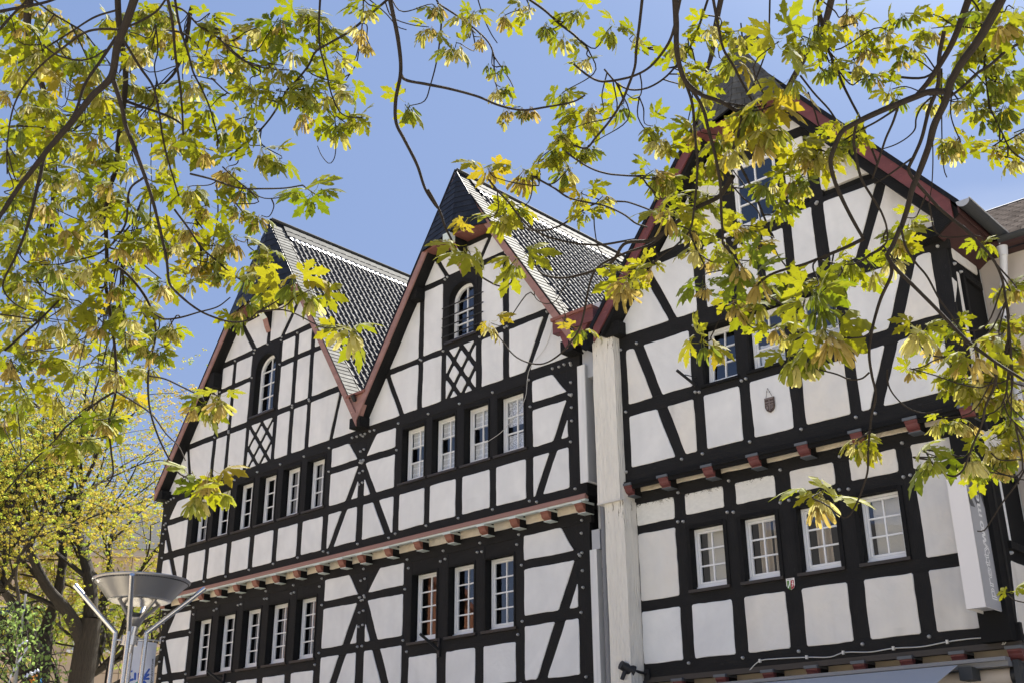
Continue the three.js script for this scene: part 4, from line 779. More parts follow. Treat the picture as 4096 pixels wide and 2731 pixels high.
  part('shield', sg, std({ map: bt, roughness: 0.3 }), p2);
  // floodlight
  const f = thing('floodlight', 'black floodlight on a stub bracket at the foot of the right house', 'floodlight', onB(-9.80, 3.36, -0.05), turnOf(YAW_B));
  part('lamp_housing', mergeGeometries([cyl(V3(-0.10, 0.20, 0.22), V3(-0.02, 0.12, 0.06), 0.058, 0.085, 14), cyl(V3(-0.105, 0.205, 0.23), V3(-0.095, 0.195, 0.21), 0.062, 0.062, 14)].map((g) => g.toNonIndexed())), M.iron, f);
  part('lamp_stub', cyl(V3(-0.07, 0.12, 0.18), V3(-0.10, 0.01, 0.22), 0.032, 0.028, 10), M.iron, f);
  part('lamp_bracket', mergeGeometries([cyl(V3(-0.02, 0.14, 0.08), V3(0.06, 0.10, -0.13), 0.02, 0.02, 8), box(0.03, 0.12, -0.06, 0.16, -0.15, -0.12)].map((g) => g.toNonIndexed())), M.iron, f);
  // awning over the shop front
  const a = thing('awning', 'grey folding awning with cassette over the shop front at the bottom edge', 'awning', onB(-7.2, 3.0, -0.1), turnOf(YAW_B));
  part('cassette', mergeGeometries([box(-2.6, 2.46, 0.185, 0.225, 0.0, 0.16), box(-2.6, 2.46, 0.13, 0.185, -0.3, 0.10)]), M.zinc, a);
  part('fabric', slab([V3(-2.55, 0.17, 0.16), V3(1.93, 0.17, 0.16), V3(1.93, -0.42, 1.75), V3(-2.55, -0.42, 1.75)].reverse(), V3(0, -0.94, -0.35).normalize(), 0.004), std({ color: lin(0.48, 0.465, 0.44), roughness: 0.9, side: THREE.DoubleSide }), a);
  part('roller', cyl(V3(-2.5, 0.04, -0.12), V3(2.42, 0.04, -0.12), 0.09, 0.09, 18), std({ color: lin(0.55, 0.48, 0.40), roughness: 0.9 }), a);
  part('roller_end', cyl(V3(2.42, 0.04, -0.12), V3(2.47, 0.04, -0.12), 0.105, 0.105, 18), M.iron, a);
  part('bracket_arm', box(2.47, 2.53, -0.35, 0.2, -0.3, -0.02), M.zincDark, a); part('bracket_arm', box(1.95, 2.1, 0.0, 0.14, 0.0, 0.22), M.zincDark, a);
}
// ------------------------------------------------------------------ neighbour beyond the right corner
{
  const X = -2.4, n = thing('neighbour_house', 'pale rendered house with brown beavertail tiles at the far right edge', 'house', frontAt(YAW_B, DB, X), turnOf(YAW_B));
  part('wall', box(-4.655 - X, 2.6 - X, 0, 8.42, -7, -1.13), M.renderGrey, n);
  const up = V3(0, 0.575, -0.818).normalize(), foot = V3(0, 8.48, -0.86), nr = V3(0, 0.818, 0.575).normalize();
  const P = (x, s, h = 0) => foot.clone().add(V3(x - X, 0, 0)).addScaledVector(up, s).addScaledVector(nr, h);
  const roof = part('roof', slab([P(-6.0, 0), P(2.7, 0), P(2.7, 2.75), P(-6.0, 2.75)], nr, 0.12), M.slateDark, n);
  const shp = [V2(-0.072, 0.22), V2(-0.072, 0.07)]; for (let i = 0; i <= 8; i++) { const a = Math.PI + Math.PI * i / 8; shp.push(V2(0.072 * Math.cos(a), 0.07 + 0.075 * Math.sin(a))); } shp.push(V2(0.072, 0.22));
  const tg = prism(shp, 0, 0.030).applyMatrix4(new THREE.Matrix4().makeBasis(V3(1, 0, 0), up, nr));
  const spots = []; for (let r = 0; r < 19; r++) for (let c = 0; c < 56; c++) spots.push([-5.9 + (c + (r % 2) * 0.5) * 0.152, 0.02 + r * 0.14]);
  const inst = new THREE.InstancedMesh(tg, phys({ color: lin(0.26, 0.22, 0.185), roughness: 0.9, specularIntensity: 0, map: SLATE_TINT }), spots.length); inst.name = 'roof_tiles'; inst.userData.kind = 'stuff'; inst.castShadow = inst.receiveShadow = true;
  const m4 = new THREE.Matrix4(); spots.forEach(([x, s], i) => { inst.setMatrixAt(i, m4.makeRotationAxis(V3(1, 0, 0), 0.17).setPosition(P(x, s, 0.012 + rr(0, 0.004)))); const k = rr(0.75, 1.25); inst.setColorAt(i, new THREE.Color(k, k * 0.97, k * 0.93)); });
  roof.add(inst);
  part('ridge_tile', cyl(P(-6.0, 2.72, 0.02), P(2.7, 2.72, 0.02), 0.07, 0.07, 10), M.tile[1], roof);
  const prof = []; for (let i = 0; i <= 10; i++) { const a = Math.PI + Math.PI * i / 10; prof.push(V2(0.075 * Math.cos(a), 0.075 * Math.sin(a))); }
  part('eave_soffit', box(-4.655 - X, 2.6 - X, 8.40, 8.47, -1.14, -0.78), M.redDark, n);
  part('gutter', prism(prof, 0, 7.2).rotateY(Math.PI / 2).translate(-4.25 - X, 8.50, -0.80), M.zincDark, n);
  part('downpipe', mergeGeometries([cyl(V3(-4.24 - X, 8.45, -0.85), V3(-4.24 - X, 8.27, -0.85), 0.075, 0.055, 12), tube([V3(-4.24 - X, 8.3, -0.85), V3(-4.26 - X, 8.12, -0.9), V3(-4.38 - X, 7.9, -1.0), V3(-4.42 - X, 7.7, -1.04), V3(-4.44 - X, 3, -1.04), V3(-4.44 - X, 0, -1.04)], 0.05, 0.05, 12)].map((g) => g.toNonIndexed())), M.pipeWhite, n);
  part('pipe_clip', box(-4.5 - X, -4.37 - X, 6.6, 6.63, -1.13, -0.98), M.zinc, n);
}

// ------------------------------------------------------------------ measured branches and shoots of the maple overhead
const LEAF_PALETTE = [[0.13, 0.17, 0.004], [0.19, 0.21, 0.005], [0.235, 0.24, 0.006], [0.265, 0.25, 0.008], [0.30, 0.235, 0.012]];
const SEED_PALETTE = [[0.28, 0.30, 0.035], [0.40, 0.37, 0.08], [0.42, 0.32, 0.09], [0.17, 0.21, 0.02], [0.55, 0.50, 0.20]];
const STREAMERS = {
  long: [[-6.74, 3.85, -16.28], [-6.79, 3.75, -16.33], [-6.87, 3.65, -16.37], [-6.92, 3.56, -16.41], [-6.97, 3.47, -16.44], [-6.99, 3.40, -16.47]],
  short: [[-6.73, 3.93, -16.25], [-6.80, 3.90, -16.26], [-6.86, 3.85, -16.28], [-6.88, 3.79, -16.31]],
  curl: [[-6.54, 3.54, -16.31], [-6.59, 3.52, -16.31], [-6.67, 3.49, -16.33], [-6.74, 3.46, -16.34]],
  orange: [[-6.59, 3.47, -16.33], [-6.62, 3.42, -16.36], [-6.65, 3.35, -16.39]],
  blue: [[-6.51, 3.43, -16.35], [-6.51, 3.39, -16.37], [-6.52, 3.37, -16.38]],
};
// limbs and twigs of the maple overhead: [radius at the thick end, at the thin end, x, y, z, ...] in metres
const LIMBS = [
  { r: [0.0160, 0.0070], p: [-1.363,4.403,-3.383, -1.408,4.309,-3.441, -1.444,4.239,-3.48, -1.472,4.144,-3.539, -1.492,4.119,-3.548, -1.543,4.071,-3.56, -1.592,4.008,-3.581, -1.635,3.956,-3.597, -1.701,3.875,-3.619, -1.765,3.786,-3.642, -1.803,3.733,-3.655, -1.859,3.641,-3.68, -1.902,3.578,-3.692] },
  { r: [0.0090, 0.0029], p: [-1.472,4.141,-3.541, -1.459,4.109,-3.552, -1.438,4.038,-3.592, -1.424,3.972,-3.625, -1.398,3.911,-3.657, -1.365,3.823,-3.708, -1.335,3.731,-3.756, -1.309,3.627,-3.806, -1.289,3.538,-3.844, -1.279,3.462,-3.869, -1.268,3.439,-3.868, -1.2,3.381,-3.901, -1.139,3.347,-3.919, -1.038,3.325,-3.942, -0.98,3.336,-3.937, -0.949,3.359,-3.92] },
  { r: [0.0141, 0.0034], p: [-1.677,4.869,-3.958, -1.678,4.787,-4.01, -1.672,4.69,-4.074, -1.663,4.611,-4.124, -1.675,4.487,-4.194, -1.691,4.4,-4.234, -1.708,4.291,-4.284, -1.713,4.224,-4.312, -1.75,4.109,-4.353, -1.758,4.019,-4.388, -1.756,3.908,-4.436, -1.754,3.817,-4.471, -1.757,3.747,-4.492, -1.744,3.679,-4.518, -1.733,3.611,-4.541, -1.715,3.48,-4.592, -1.709,3.313,-4.648, -1.731,3.183,-4.675, -1.715,3.058,-4.71, -1.704,2.963,-4.731, -1.728,2.911,-4.726] },
  { r: [0.0065, 0.0038], p: [-1.373,4.654,-3.713, -1.362,4.575,-3.781, -1.36,4.472,-3.861, -1.351,4.373,-3.935, -1.349,4.292,-3.992, -1.351,4.197,-4.053] },
  { r: [0.0055, 0.0027], p: [-1.373,4.72,-3.794, -1.36,4.629,-3.849, -1.327,4.518,-3.924, -1.31,4.456,-3.953, -1.279,4.4,-3.982, -1.249,4.335,-4.016, -1.213,4.205,-4.092] },
  { r: [0.0127, 0.0055], p: [-1.667,5.547,-4.888, -1.671,5.489,-4.88, -1.693,5.341,-4.935, -1.746,5.194,-4.974, -1.815,5.09,-4.972, -1.819,5.038,-4.956] },
  { r: [0.0060, 0.0033], p: [-1.545,4.484,-3.781, -1.496,4.413,-3.854, -1.452,4.356,-3.911, -1.437,4.278,-3.97, -1.43,4.204,-4.021, -1.418,4.134,-4.071, -1.4,4.067,-4.117, -1.379,3.995,-4.167] },
  { r: [0.0070, 0.0040], p: [-1.683,4.508,-4.228, -1.612,4.473,-4.216, -1.524,4.435,-4.211, -1.449,4.394,-4.202, -1.368,4.334,-4.206] },
  { r: [0.0213, 0.0111], p: [-2.594,5.742,-5.011, -2.616,5.602,-5.078, -2.609,5.448,-5.166, -2.576,5.369,-5.207, -2.54,5.265,-5.266, -2.531,5.128,-5.33, -2.511,4.992,-5.396, -2.493,4.889,-5.436, -2.503,4.733,-5.492] },
  { r: [0.0051, 0.0027], p: [-1.467,4.342,-3.524, -1.539,4.353,-3.535, -1.605,4.354,-3.555, -1.698,4.313,-3.594, -1.783,4.271,-3.634, -1.854,4.225,-3.683, -1.92,4.157,-3.746, -1.968,4.043,-3.845, -1.99,3.964,-3.931] },
  { r: [0.0042, 0.0042], p: [-1.32,4.525,-3.57, -1.36,4.479,-3.591, -1.422,4.439,-3.6, -1.499,4.398,-3.6] },
  { r: [0.0043, 0.0029], p: [-1.554,4.578,-3.703, -1.66,4.574,-3.742, -1.769,4.546,-3.796, -1.87,4.521,-3.848, -1.975,4.496,-3.895, -2.03,4.511,-3.936] },
  { r: [0.0047, 0.0029], p: [-1.999,4.782,-3.878, -1.936,4.752,-3.934, -1.878,4.733,-3.977, -1.82,4.713,-4.019, -1.782,4.674,-4.066] },
  { r: [0.0061, 0.0043], p: [-2.257,4.41,-4.286, -2.156,4.441,-4.317, -2.081,4.449,-4.349, -2.039,4.446,-4.371, -2.004,4.457,-4.38] },
  { r: [0.0063, 0.0041], p: [-1.509,4.377,-3.613, -1.565,4.288,-3.639, -1.621,4.199,-3.663, -1.649,4.117,-3.691, -1.667,4.068,-3.7, -1.703,4.005,-3.709, -1.751,3.925,-3.722, -1.769,3.848,-3.745, -1.778,3.792,-3.758] },
  { r: [0.0065, 0.0049], p: [-1.974,4.473,-3.584, -1.884,4.512,-3.601, -1.808,4.544,-3.615, -1.761,4.568,-3.618] },
  { r: [0.0054, 0.0043], p: [-1.979,4.414,-3.629, -1.916,4.485,-3.606, -1.858,4.544,-3.588] },
  { r: [0.0037, 0.0032], p: [-1.795,4.357,-3.632, -1.753,4.336,-3.667, -1.679,4.336,-3.702, -1.633,4.352,-3.711, -1.579,4.39,-3.706] },
  { r: [0.0037, 0.0030], p: [-1.596,4.912,-4.224, -1.586,4.804,-4.267, -1.596,4.723,-4.28, -1.575,4.632,-4.31] },
  { r: [0.0049, 0.0029], p: [-1.534,4.9,-4.256, -1.49,4.88,-4.235, -1.435,4.843,-4.23, -1.36,4.767,-4.26, -1.288,4.718,-4.268, -1.201,4.666,-4.28] },
  { r: [0.0045, 0.0033], p: [-1.412,4.748,-3.891, -1.365,4.731,-3.899, -1.301,4.678,-3.941, -1.25,4.653,-3.954, -1.171,4.6,-3.998, -1.099,4.551,-4.033, -1.057,4.524,-4.043] },
  { r: [0.0034, 0.0028], p: [-1.279,4.533,-4.099, -1.211,4.489,-4.151, -1.126,4.472,-4.186, -1.085,4.457,-4.207] },
  { r: [0.0029, 0.0023], p: [-1.831,4.41,-4.104, -1.766,4.396,-4.142, -1.702,4.357,-4.194, -1.658,4.317,-4.238, -1.623,4.255,-4.29] },
  { r: [0.0047, 0.0023], p: [-1.785,3.945,-4.525, -1.823,3.892,-4.497, -1.898,3.842,-4.452, -1.936,3.807,-4.413, -2.006,3.779,-4.355, -2.032,3.766,-4.309, -2.046,3.781,-4.254] },
  { r: [0.0073, 0.0025], p: [-1.796,3.92,-3.799, -1.793,3.878,-3.795, -1.796,3.827,-3.792, -1.818,3.7,-3.822, -1.853,3.57,-3.844, -1.891,3.447,-3.856, -1.875,3.408,-3.852, -1.838,3.37,-3.857, -1.791,3.344,-3.862] },
  { r: [0.0049, 0.0047], p: [-1.506,4.044,-4.094, -1.587,4.03,-4.169, -1.63,3.955,-4.292, -1.675,3.947,-4.376, -1.741,3.925,-4.457, -1.786,3.944,-4.525] },
  { r: [0.0049, 0.0030], p: [-1.66,4.315,-4.608, -1.693,4.235,-4.612, -1.721,4.138,-4.626, -1.766,4.052,-4.625, -1.761,3.983,-4.634] },
  { r: [0.0047, 0.0028], p: [-1.783,3.945,-4.525, -1.7,3.911,-4.516, -1.628,3.863,-4.508, -1.565,3.809,-4.498, -1.516,3.766,-4.478] },
  { r: [0.0070, 0.0031], p: [-1.789,3.891,-4.551, -1.712,3.841,-4.551, -1.646,3.776,-4.553, -1.584,3.689,-4.562, -1.55,3.607,-4.558, -1.53,3.535,-4.542, -1.537,3.426,-4.533, -1.533,3.333,-4.519, -1.516,3.218,-4.516, -1.489,3.14,-4.501, -1.445,3.044,-4.496, -1.392,2.956,-4.49, -1.345,2.897,-4.472, -1.275,2.859,-4.453] },
  { r: [0.0043, 0.0026], p: [-1.483,3.546,-4.361, -1.436,3.517,-4.343, -1.369,3.512,-4.321, -1.282,3.526,-4.297, -1.199,3.538,-4.27, -1.142,3.56,-4.23] },
  { r: [0.0048, 0.0036], p: [-1.37,3.898,-4.105, -1.305,3.815,-4.132, -1.256,3.745,-4.145, -1.186,3.685,-4.158, -1.124,3.632,-4.163, -1.049,3.584,-4.167, -1.004,3.553,-4.155] },
  { r: [0.0034, 0.0027], p: [-1.37,4.012,-4.398, -1.31,3.931,-4.382, -1.25,3.847,-4.365, -1.183,3.744,-4.359] },
  { r: [0.0051, 0.0027], p: [-1.247,4.202,-4.326, -1.201,4.137,-4.33, -1.189,4.064,-4.328, -1.15,4.007,-4.323, -1.115,3.949,-4.317, -1.113,3.881,-4.308] },
  { r: [0.0036, 0.0030], p: [-1.354,4.33,-4.579, -1.353,4.185,-4.663, -1.37,4.102,-4.703, -1.386,4.032,-4.734] },
  { r: [0.0033, 0.0033], p: [-2.044,3.465,-4.165, -1.977,3.466,-4.196, -1.909,3.465,-4.228] },
  { r: [0.0049, 0.0045], p: [-2.019,3.337,-4.231, -1.985,3.428,-4.288, -1.952,3.516,-4.344, -1.903,3.63,-4.393] },
  { r: [0.0040, 0.0028], p: [-1.993,3.707,-4.316, -1.955,3.651,-4.36, -1.915,3.64,-4.383, -1.834,3.636,-4.419] },
  { r: [0.0052, 0.0035], p: [-1.728,3.335,-4.7, -1.795,3.295,-4.709, -1.863,3.24,-4.72, -1.941,3.175,-4.73, -1.979,3.129,-4.748, -2.068,3.035,-4.759, -2.171,2.903,-4.769] },
  { r: [0.0046, 0.0027], p: [-1.728,3.335,-4.7, -1.636,3.279,-4.686, -1.548,3.216,-4.672, -1.474,3.125,-4.66, -1.407,3.061,-4.636, -1.364,2.99,-4.605] },
  { r: [0.0037, 0.0026], p: [-1.477,3.275,-4.361, -1.41,3.261,-4.361, -1.332,3.226,-4.371, -1.268,3.198,-4.373, -1.203,3.2,-4.363] },
  { r: [0.0035, 0.0023], p: [-2.12,3.413,-4.506, -2.088,3.322,-4.557, -2.051,3.262,-4.596, -2.023,3.235,-4.618] },
  { r: [0.0033, 0.0029], p: [-1.745,3.183,-4.523, -1.767,3.233,-4.553, -1.756,3.354,-4.569, -1.749,3.486,-4.577, -1.744,3.629,-4.575] },
  { r: [0.0042, 0.0030], p: [-1.279,3.982,-3.967, -1.188,3.957,-3.969, -1.098,3.924,-3.975, -1.032,3.908,-3.962, -1.007,3.894,-3.937, -0.888,3.891,-3.928, -0.814,3.89,-3.905] },
  { r: [0.0085, 0.0028], p: [-0.464,4.516,-3.528, -0.446,4.439,-3.572, -0.428,4.352,-3.621, -0.421,4.254,-3.675, -0.442,4.153,-3.724, -0.44,4.074,-3.758, -0.412,4.02,-3.778, -0.361,3.927,-3.822, -0.328,3.837,-3.86, -0.282,3.772,-3.883, -0.321,3.829,-3.829, -0.273,3.747,-3.861, -0.253,3.689,-3.876, -0.224,3.631,-3.891, -0.195,3.572,-3.905, -0.151,3.527,-3.912, -0.103,3.486,-3.916, -0.04,3.453,-3.915, -0.006,3.455,-3.897, 0.006,3.478,-3.868] },
  { r: [0.0059, 0.0033], p: [-0.421,4.253,-3.673, -0.409,4.221,-3.676, -0.323,4.199,-3.68, -0.237,4.178,-3.68, -0.124,4.146,-3.688, -0.039,4.109,-3.695, 0.046,4.086,-3.691, 0.13,4.084,-3.67, 0.242,4.09,-3.64, 0.279,4.097,-3.612] },
  { r: [0.0052, 0.0038], p: [-0.476,4.625,-3.696, -0.569,4.572,-3.747, -0.644,4.532,-3.788, -0.73,4.498,-3.82, -0.787,4.477,-3.845, -0.822,4.439,-3.887, -0.875,4.396,-3.928, -0.915,4.373,-3.956, -0.95,4.334,-3.995, -1.003,4.278,-4.04, -1.075,4.218,-4.081, -1.146,4.173,-4.111, -1.175,4.147,-4.139] },
  { r: [0.0048, 0.0025], p: [-0.764,4.676,-3.737, -0.77,4.54,-3.789, -0.761,4.455,-3.801, -0.735,4.362,-3.821, -0.714,4.273,-3.835, -0.681,4.194,-3.843, -0.647,4.153,-3.824, -0.582,4.128,-3.799] },
  { r: [0.0043, 0.0026], p: [-1.178,4.544,-3.866, -1.112,4.475,-3.873, -1.035,4.426,-3.867, -0.95,4.394,-3.849, -0.884,4.369,-3.82] },
  { r: [0.0036, 0.0023], p: [-0.666,5.059,-4.224, -0.67,4.972,-4.261, -0.689,4.846,-4.323, -0.702,4.777,-4.341, -0.747,4.701,-4.358] },
  { r: [0.0027, 0.0016], p: [-0.728,4.296,-4.026, -0.726,4.205,-4.086, -0.737,4.142,-4.124, -0.756,4.125,-4.131, -0.785,4.149,-4.111, -0.802,4.183,-4.086] },
  { r: [0.0030, 0.0024], p: [-0.646,5.055,-4.23, -0.568,5.009,-4.278, -0.516,4.966,-4.319, -0.476,4.957,-4.33] },
  { r: [0.0044, 0.0022], p: [-0.318,4.828,-3.936, -0.293,4.766,-3.966, -0.302,4.65,-4.035, -0.315,4.58,-4.065, -0.341,4.494,-4.104, -0.367,4.428,-4.127, -0.429,4.4,-4.12] },
  { r: [0.0043, 0.0033], p: [-0.303,4.742,-3.878, -0.208,4.698,-3.919, -0.135,4.656,-3.955, -0.085,4.614,-3.989, -0.064,4.565,-4.026] },
  { r: [0.0052, 0.0047], p: [0.063,4.638,-3.716, 0.14,4.596,-3.747, 0.2,4.554,-3.778, 0.262,4.515,-3.804, 0.315,4.471,-3.834] },
  { r: [0.0029, 0.0023], p: [-0.147,5.017,-4.179, -0.118,4.947,-4.236, -0.085,4.891,-4.28, -0.058,4.86,-4.305] },
  { r: [0.0031, 0.0021], p: [-1.157,4.022,-3.98, -1.092,3.974,-4.027, -1.008,3.931,-4.073, -0.927,3.94,-4.087] },
  { r: [0.0040, 0.0045], p: [-0.09,3.943,-3.958, -0.04,3.891,-3.989, -0.015,3.869,-4.001, 0.036,3.811,-4.033, 0.071,3.78,-4.05, 0.132,3.748,-4.066, 0.198,3.728,-4.073, 0.273,3.715,-4.076, 0.349,3.708,-4.074, 0.451,3.717,-4.059, 0.49,3.721,-4.052] },
  { r: [0.0041, 0.0036], p: [0.086,4.004,-4.038, 0.176,3.96,-4.061, 0.228,3.928,-4.077, 0.305,3.907,-4.083, 0.382,3.891,-4.086, 0.46,3.855,-4.098, 0.505,3.823,-4.11, 0.551,3.807,-4.113] },
  { r: [0.0043, 0.0037], p: [0.054,3.918,-4.317, 0.14,3.907,-4.321, 0.211,3.924,-4.309, 0.27,3.956,-4.288, 0.334,3.991,-4.264, 0.388,4.005,-4.252, 0.479,4,-4.245, 0.484,4,-4.245, 0.564,3.972,-4.251, 0.601,3.955,-4.255] },
  { r: [0.0040, 0.0100], p: [0.09,3.649,-4.117, 0.12,3.598,-4.105, 0.169,3.569,-4.08, 0.218,3.553,-4.048, 0.314,3.558,-4.003, 0.385,3.571,-3.953, 0.431,3.616,-3.887, 0.526,3.607,-3.842, 0.615,3.644,-3.771, 0.679,3.668,-3.708, 0.754,3.681,-3.648, 0.774,3.694,-3.597, 0.789,3.706,-3.547] },
  { r: [0.0026, 0.0016], p: [0.243,3.683,-4.318, 0.211,3.636,-4.342, 0.179,3.593,-4.363, 0.136,3.587,-4.367, 0.099,3.609,-4.358, 0.094,3.633,-4.347] },
  { r: [0.0025, 0.0053], p: [-0.067,3.401,-4.232, -0.013,3.333,-4.244, -0.018,3.331,-4.228, 0.017,3.293,-4.228, 0.077,3.263,-4.222, 0.127,3.257,-4.207, 0.192,3.287,-4.176, 0.231,3.322,-4.143, 0.265,3.365,-4.106, 0.312,3.539,-4.006, 0.34,3.566,-3.973, 0.436,3.598,-3.93, 0.54,3.62,-3.889, 0.604,3.664,-3.839] },
  { r: [0.0027, 0.0021], p: [0.35,3.953,-4.284, 0.353,3.905,-4.309, 0.372,3.828,-4.348, 0.415,3.783,-4.367] },
  { r: [0.0102, 0.0051], p: [0.532,4.044,-2.992, 0.539,3.976,-3.046, 0.543,3.912,-3.094, 0.557,3.861,-3.128, 0.575,3.827,-3.15, 0.625,3.789,-3.167, 0.682,3.766,-3.171, 0.727,3.741,-3.178, 0.752,3.721,-3.185, 0.753,3.69,-3.205, 0.738,3.65,-3.234, 0.731,3.63,-3.249] },
  { r: [0.0052, 0.0031], p: [0.587,3.886,-3.23, 0.614,3.829,-3.277, 0.626,3.752,-3.337, 0.638,3.684,-3.39, 0.64,3.641,-3.427, 0.635,3.563,-3.485, 0.624,3.492,-3.537, 0.62,3.496,-3.547, 0.639,3.453,-3.579, 0.667,3.407,-3.608, 0.682,3.385,-3.628] },
  { r: [0.0060, 0.0030], p: [0.591,3.848,-3.194, 0.638,3.78,-3.228, 0.66,3.71,-3.265, 0.681,3.643,-3.3, 0.699,3.556,-3.344, 0.704,3.462,-3.392, 0.709,3.393,-3.425, 0.706,3.383,-3.427, 0.747,3.332,-3.44, 0.776,3.29,-3.451, 0.8,3.248,-3.462, 0.836,3.212,-3.466, 0.883,3.179,-3.466, 0.934,3.134,-3.469, 0.953,3.138,-3.458, 0.964,3.174,-3.436] },
  { r: [0.0055, 0.0038], p: [0.462,4.242,-3.232, 0.456,4.182,-3.309, 0.449,4.127,-3.381, 0.448,4.094,-3.433, 0.428,4.053,-3.492, 0.404,4.015,-3.548, 0.365,3.977,-3.605, 0.315,3.94,-3.66, 0.284,3.922,-3.7, 0.237,3.944,-3.716] },
  { r: [0.0039, 0.0061], p: [0.241,4.25,-3.629, 0.293,4.199,-3.631, 0.339,4.165,-3.621, 0.399,4.151,-3.594, 0.467,4.147,-3.557, 0.515,4.153,-3.515, 0.561,4.182,-3.456, 0.583,4.204,-3.403, 0.607,4.293,-3.297] },
  { r: [0.0036, 0.0049], p: [0.373,4.346,-3.796, 0.422,4.285,-3.804, 0.469,4.248,-3.794, 0.531,4.233,-3.765, 0.591,4.242,-3.719, 0.634,4.262,-3.666, 0.677,4.293,-3.605, 0.699,4.32,-3.548, 0.737,4.408,-3.438] },
  { r: [0.0029, 0.0020], p: [0.492,4.206,-3.635, 0.502,4.185,-3.68, 0.499,4.168,-3.722, 0.477,4.176,-3.75, 0.45,4.208,-3.762] },
  { r: [0.0144, 0.0117], p: [1.043,5.337,-4.577, 1.019,5.216,-4.678, 1.01,5.139,-4.739, 1,5.1,-4.769, 0.971,5.038,-4.821] },
  { r: [0.0170, 0.0144], p: [1.562,5.28,-4.474, 1.529,5.159,-4.582, 1.452,5.056,-4.685, 1.377,4.943,-4.788] },
  { r: [0.0053, 0.0036], p: [0.684,4.157,-3.131, 0.709,4.07,-3.195, 0.728,4.014,-3.233, 0.76,3.97,-3.258, 0.791,3.921,-3.286, 0.818,3.88,-3.308, 0.842,3.842,-3.328] },
  { r: [0.0033, 0.0027], p: [0.912,4.257,-3.256, 0.91,4.143,-3.32, 0.9,4.091,-3.337, 0.877,4.029,-3.363, 0.853,3.974,-3.383, 0.836,3.932,-3.392] },
  { r: [0.0040, 0.0033], p: [0.218,4.03,-3.899, 0.247,3.995,-3.886, 0.314,3.942,-3.88, 0.376,3.907,-3.862, 0.442,3.883,-3.836, 0.497,3.859,-3.81, 0.518,3.818,-3.798, 0.543,3.777,-3.785] },
  { r: [0.0046, 0.0027], p: [0.815,3.734,-3.525, 0.851,3.668,-3.555, 0.878,3.615,-3.579, 0.905,3.553,-3.607, 0.928,3.491,-3.634, 0.926,3.49,-3.635, 0.944,3.448,-3.652, 0.981,3.397,-3.667] },
  { r: [0.0029, 0.0024], p: [0.823,3.778,-3.733, 0.865,3.733,-3.75, 0.92,3.682,-3.765, 0.931,3.61,-3.802] },
  { r: [0.0041, 0.0064], p: [0.786,3.183,-3.364, 0.824,3.206,-3.328, 0.871,3.213,-3.296, 0.925,3.215,-3.264, 0.977,3.223,-3.228, 1.028,3.231,-3.191, 1.048,3.232,-3.168, 1.083,3.239,-3.135] },
  { r: [0.0037, 0.0023], p: [0.662,3.599,-3.749, 0.609,3.553,-3.782, 0.563,3.527,-3.803, 0.526,3.504,-3.819, 0.489,3.485,-3.834, 0.433,3.484,-3.841] },
  { r: [0.0027, 0.0022], p: [0.699,3.161,-3.726, 0.725,3.209,-3.701, 0.747,3.256,-3.675] },
  { r: [0.0110, 0.0076], p: [1.397,3.899,-2.823, 1.363,3.801,-2.917, 1.328,3.747,-2.972, 1.303,3.715,-3.006, 1.271,3.686,-3.04] },
  { r: [0.0137, 0.0063], p: [1.408,3.76,-2.654, 1.356,3.674,-2.737, 1.316,3.627,-2.781, 1.288,3.581,-2.817, 1.276,3.537,-2.843, 1.248,3.48,-2.883, 1.235,3.429,-2.912, 1.209,3.36,-2.956, 1.191,3.32,-2.977, 1.177,3.266,-3.004, 1.156,3.209,-3.033, 1.157,3.221,-3.017, 1.135,3.171,-3.043, 1.115,3.139,-3.058] },
  { r: [0.0059, 0.0042], p: [1.115,3.142,-3.056, 1.127,3.109,-3.054, 1.18,3.038,-3.053, 1.242,2.955,-3.052, 1.296,2.877,-3.049, 1.329,2.832,-3.038, 1.37,2.784,-3.024, 1.427,2.726,-3.005, 1.451,2.694,-2.991] },
  { r: [0.0055, 0.0024], p: [1.127,3.122,-3.062, 1.131,3.093,-3.082, 1.104,3.031,-3.128, 1.086,2.967,-3.17, 1.08,2.928,-3.196, 1.078,2.888,-3.22, 1.086,2.835,-3.244, 1.098,2.778,-3.268, 1.088,2.727,-3.297, 1.086,2.705,-3.312, 1.079,2.637,-3.343, 1.076,2.569,-3.371, 1.063,2.526,-3.394, 1.041,2.475,-3.421, 1.016,2.445,-3.443, 0.99,2.462,-3.453, 0.973,2.483,-3.459] },
  { r: [0.0107, 0.0050], p: [1.32,3.63,-2.929, 1.275,3.638,-2.943, 1.238,3.633,-2.962, 1.186,3.624,-2.989, 1.145,3.616,-3.011, 1.099,3.605,-3.036, 1.063,3.594,-3.055, 1.038,3.582,-3.072, 1.018,3.545,-3.102, 1.008,3.51,-3.127, 1.018,3.464,-3.151, 1.042,3.409,-3.176, 1.073,3.348,-3.199, 1.107,3.287,-3.22] },
  { r: [0.0052, 0.0047], p: [1.61,3.814,-2.917, 1.547,3.795,-2.942, 1.493,3.758,-2.975, 1.455,3.737,-2.986, 1.42,3.707,-3.003, 1.398,3.689,-3.004, 1.359,3.662,-3.019] },
  { r: [0.0055, 0.0036], p: [1.042,4.172,-3.153, 1.076,4.04,-3.229, 1.11,3.962,-3.259, 1.13,3.907,-3.276, 1.157,3.846,-3.292, 1.185,3.785,-3.308, 1.204,3.724,-3.325, 1.226,3.663,-3.34, 1.235,3.626,-3.344] },
  { r: [0.0042, 0.0035], p: [1.225,3.673,-3.068, 1.221,3.648,-3.118, 1.209,3.618,-3.173, 1.201,3.581,-3.23, 1.19,3.54,-3.29] },
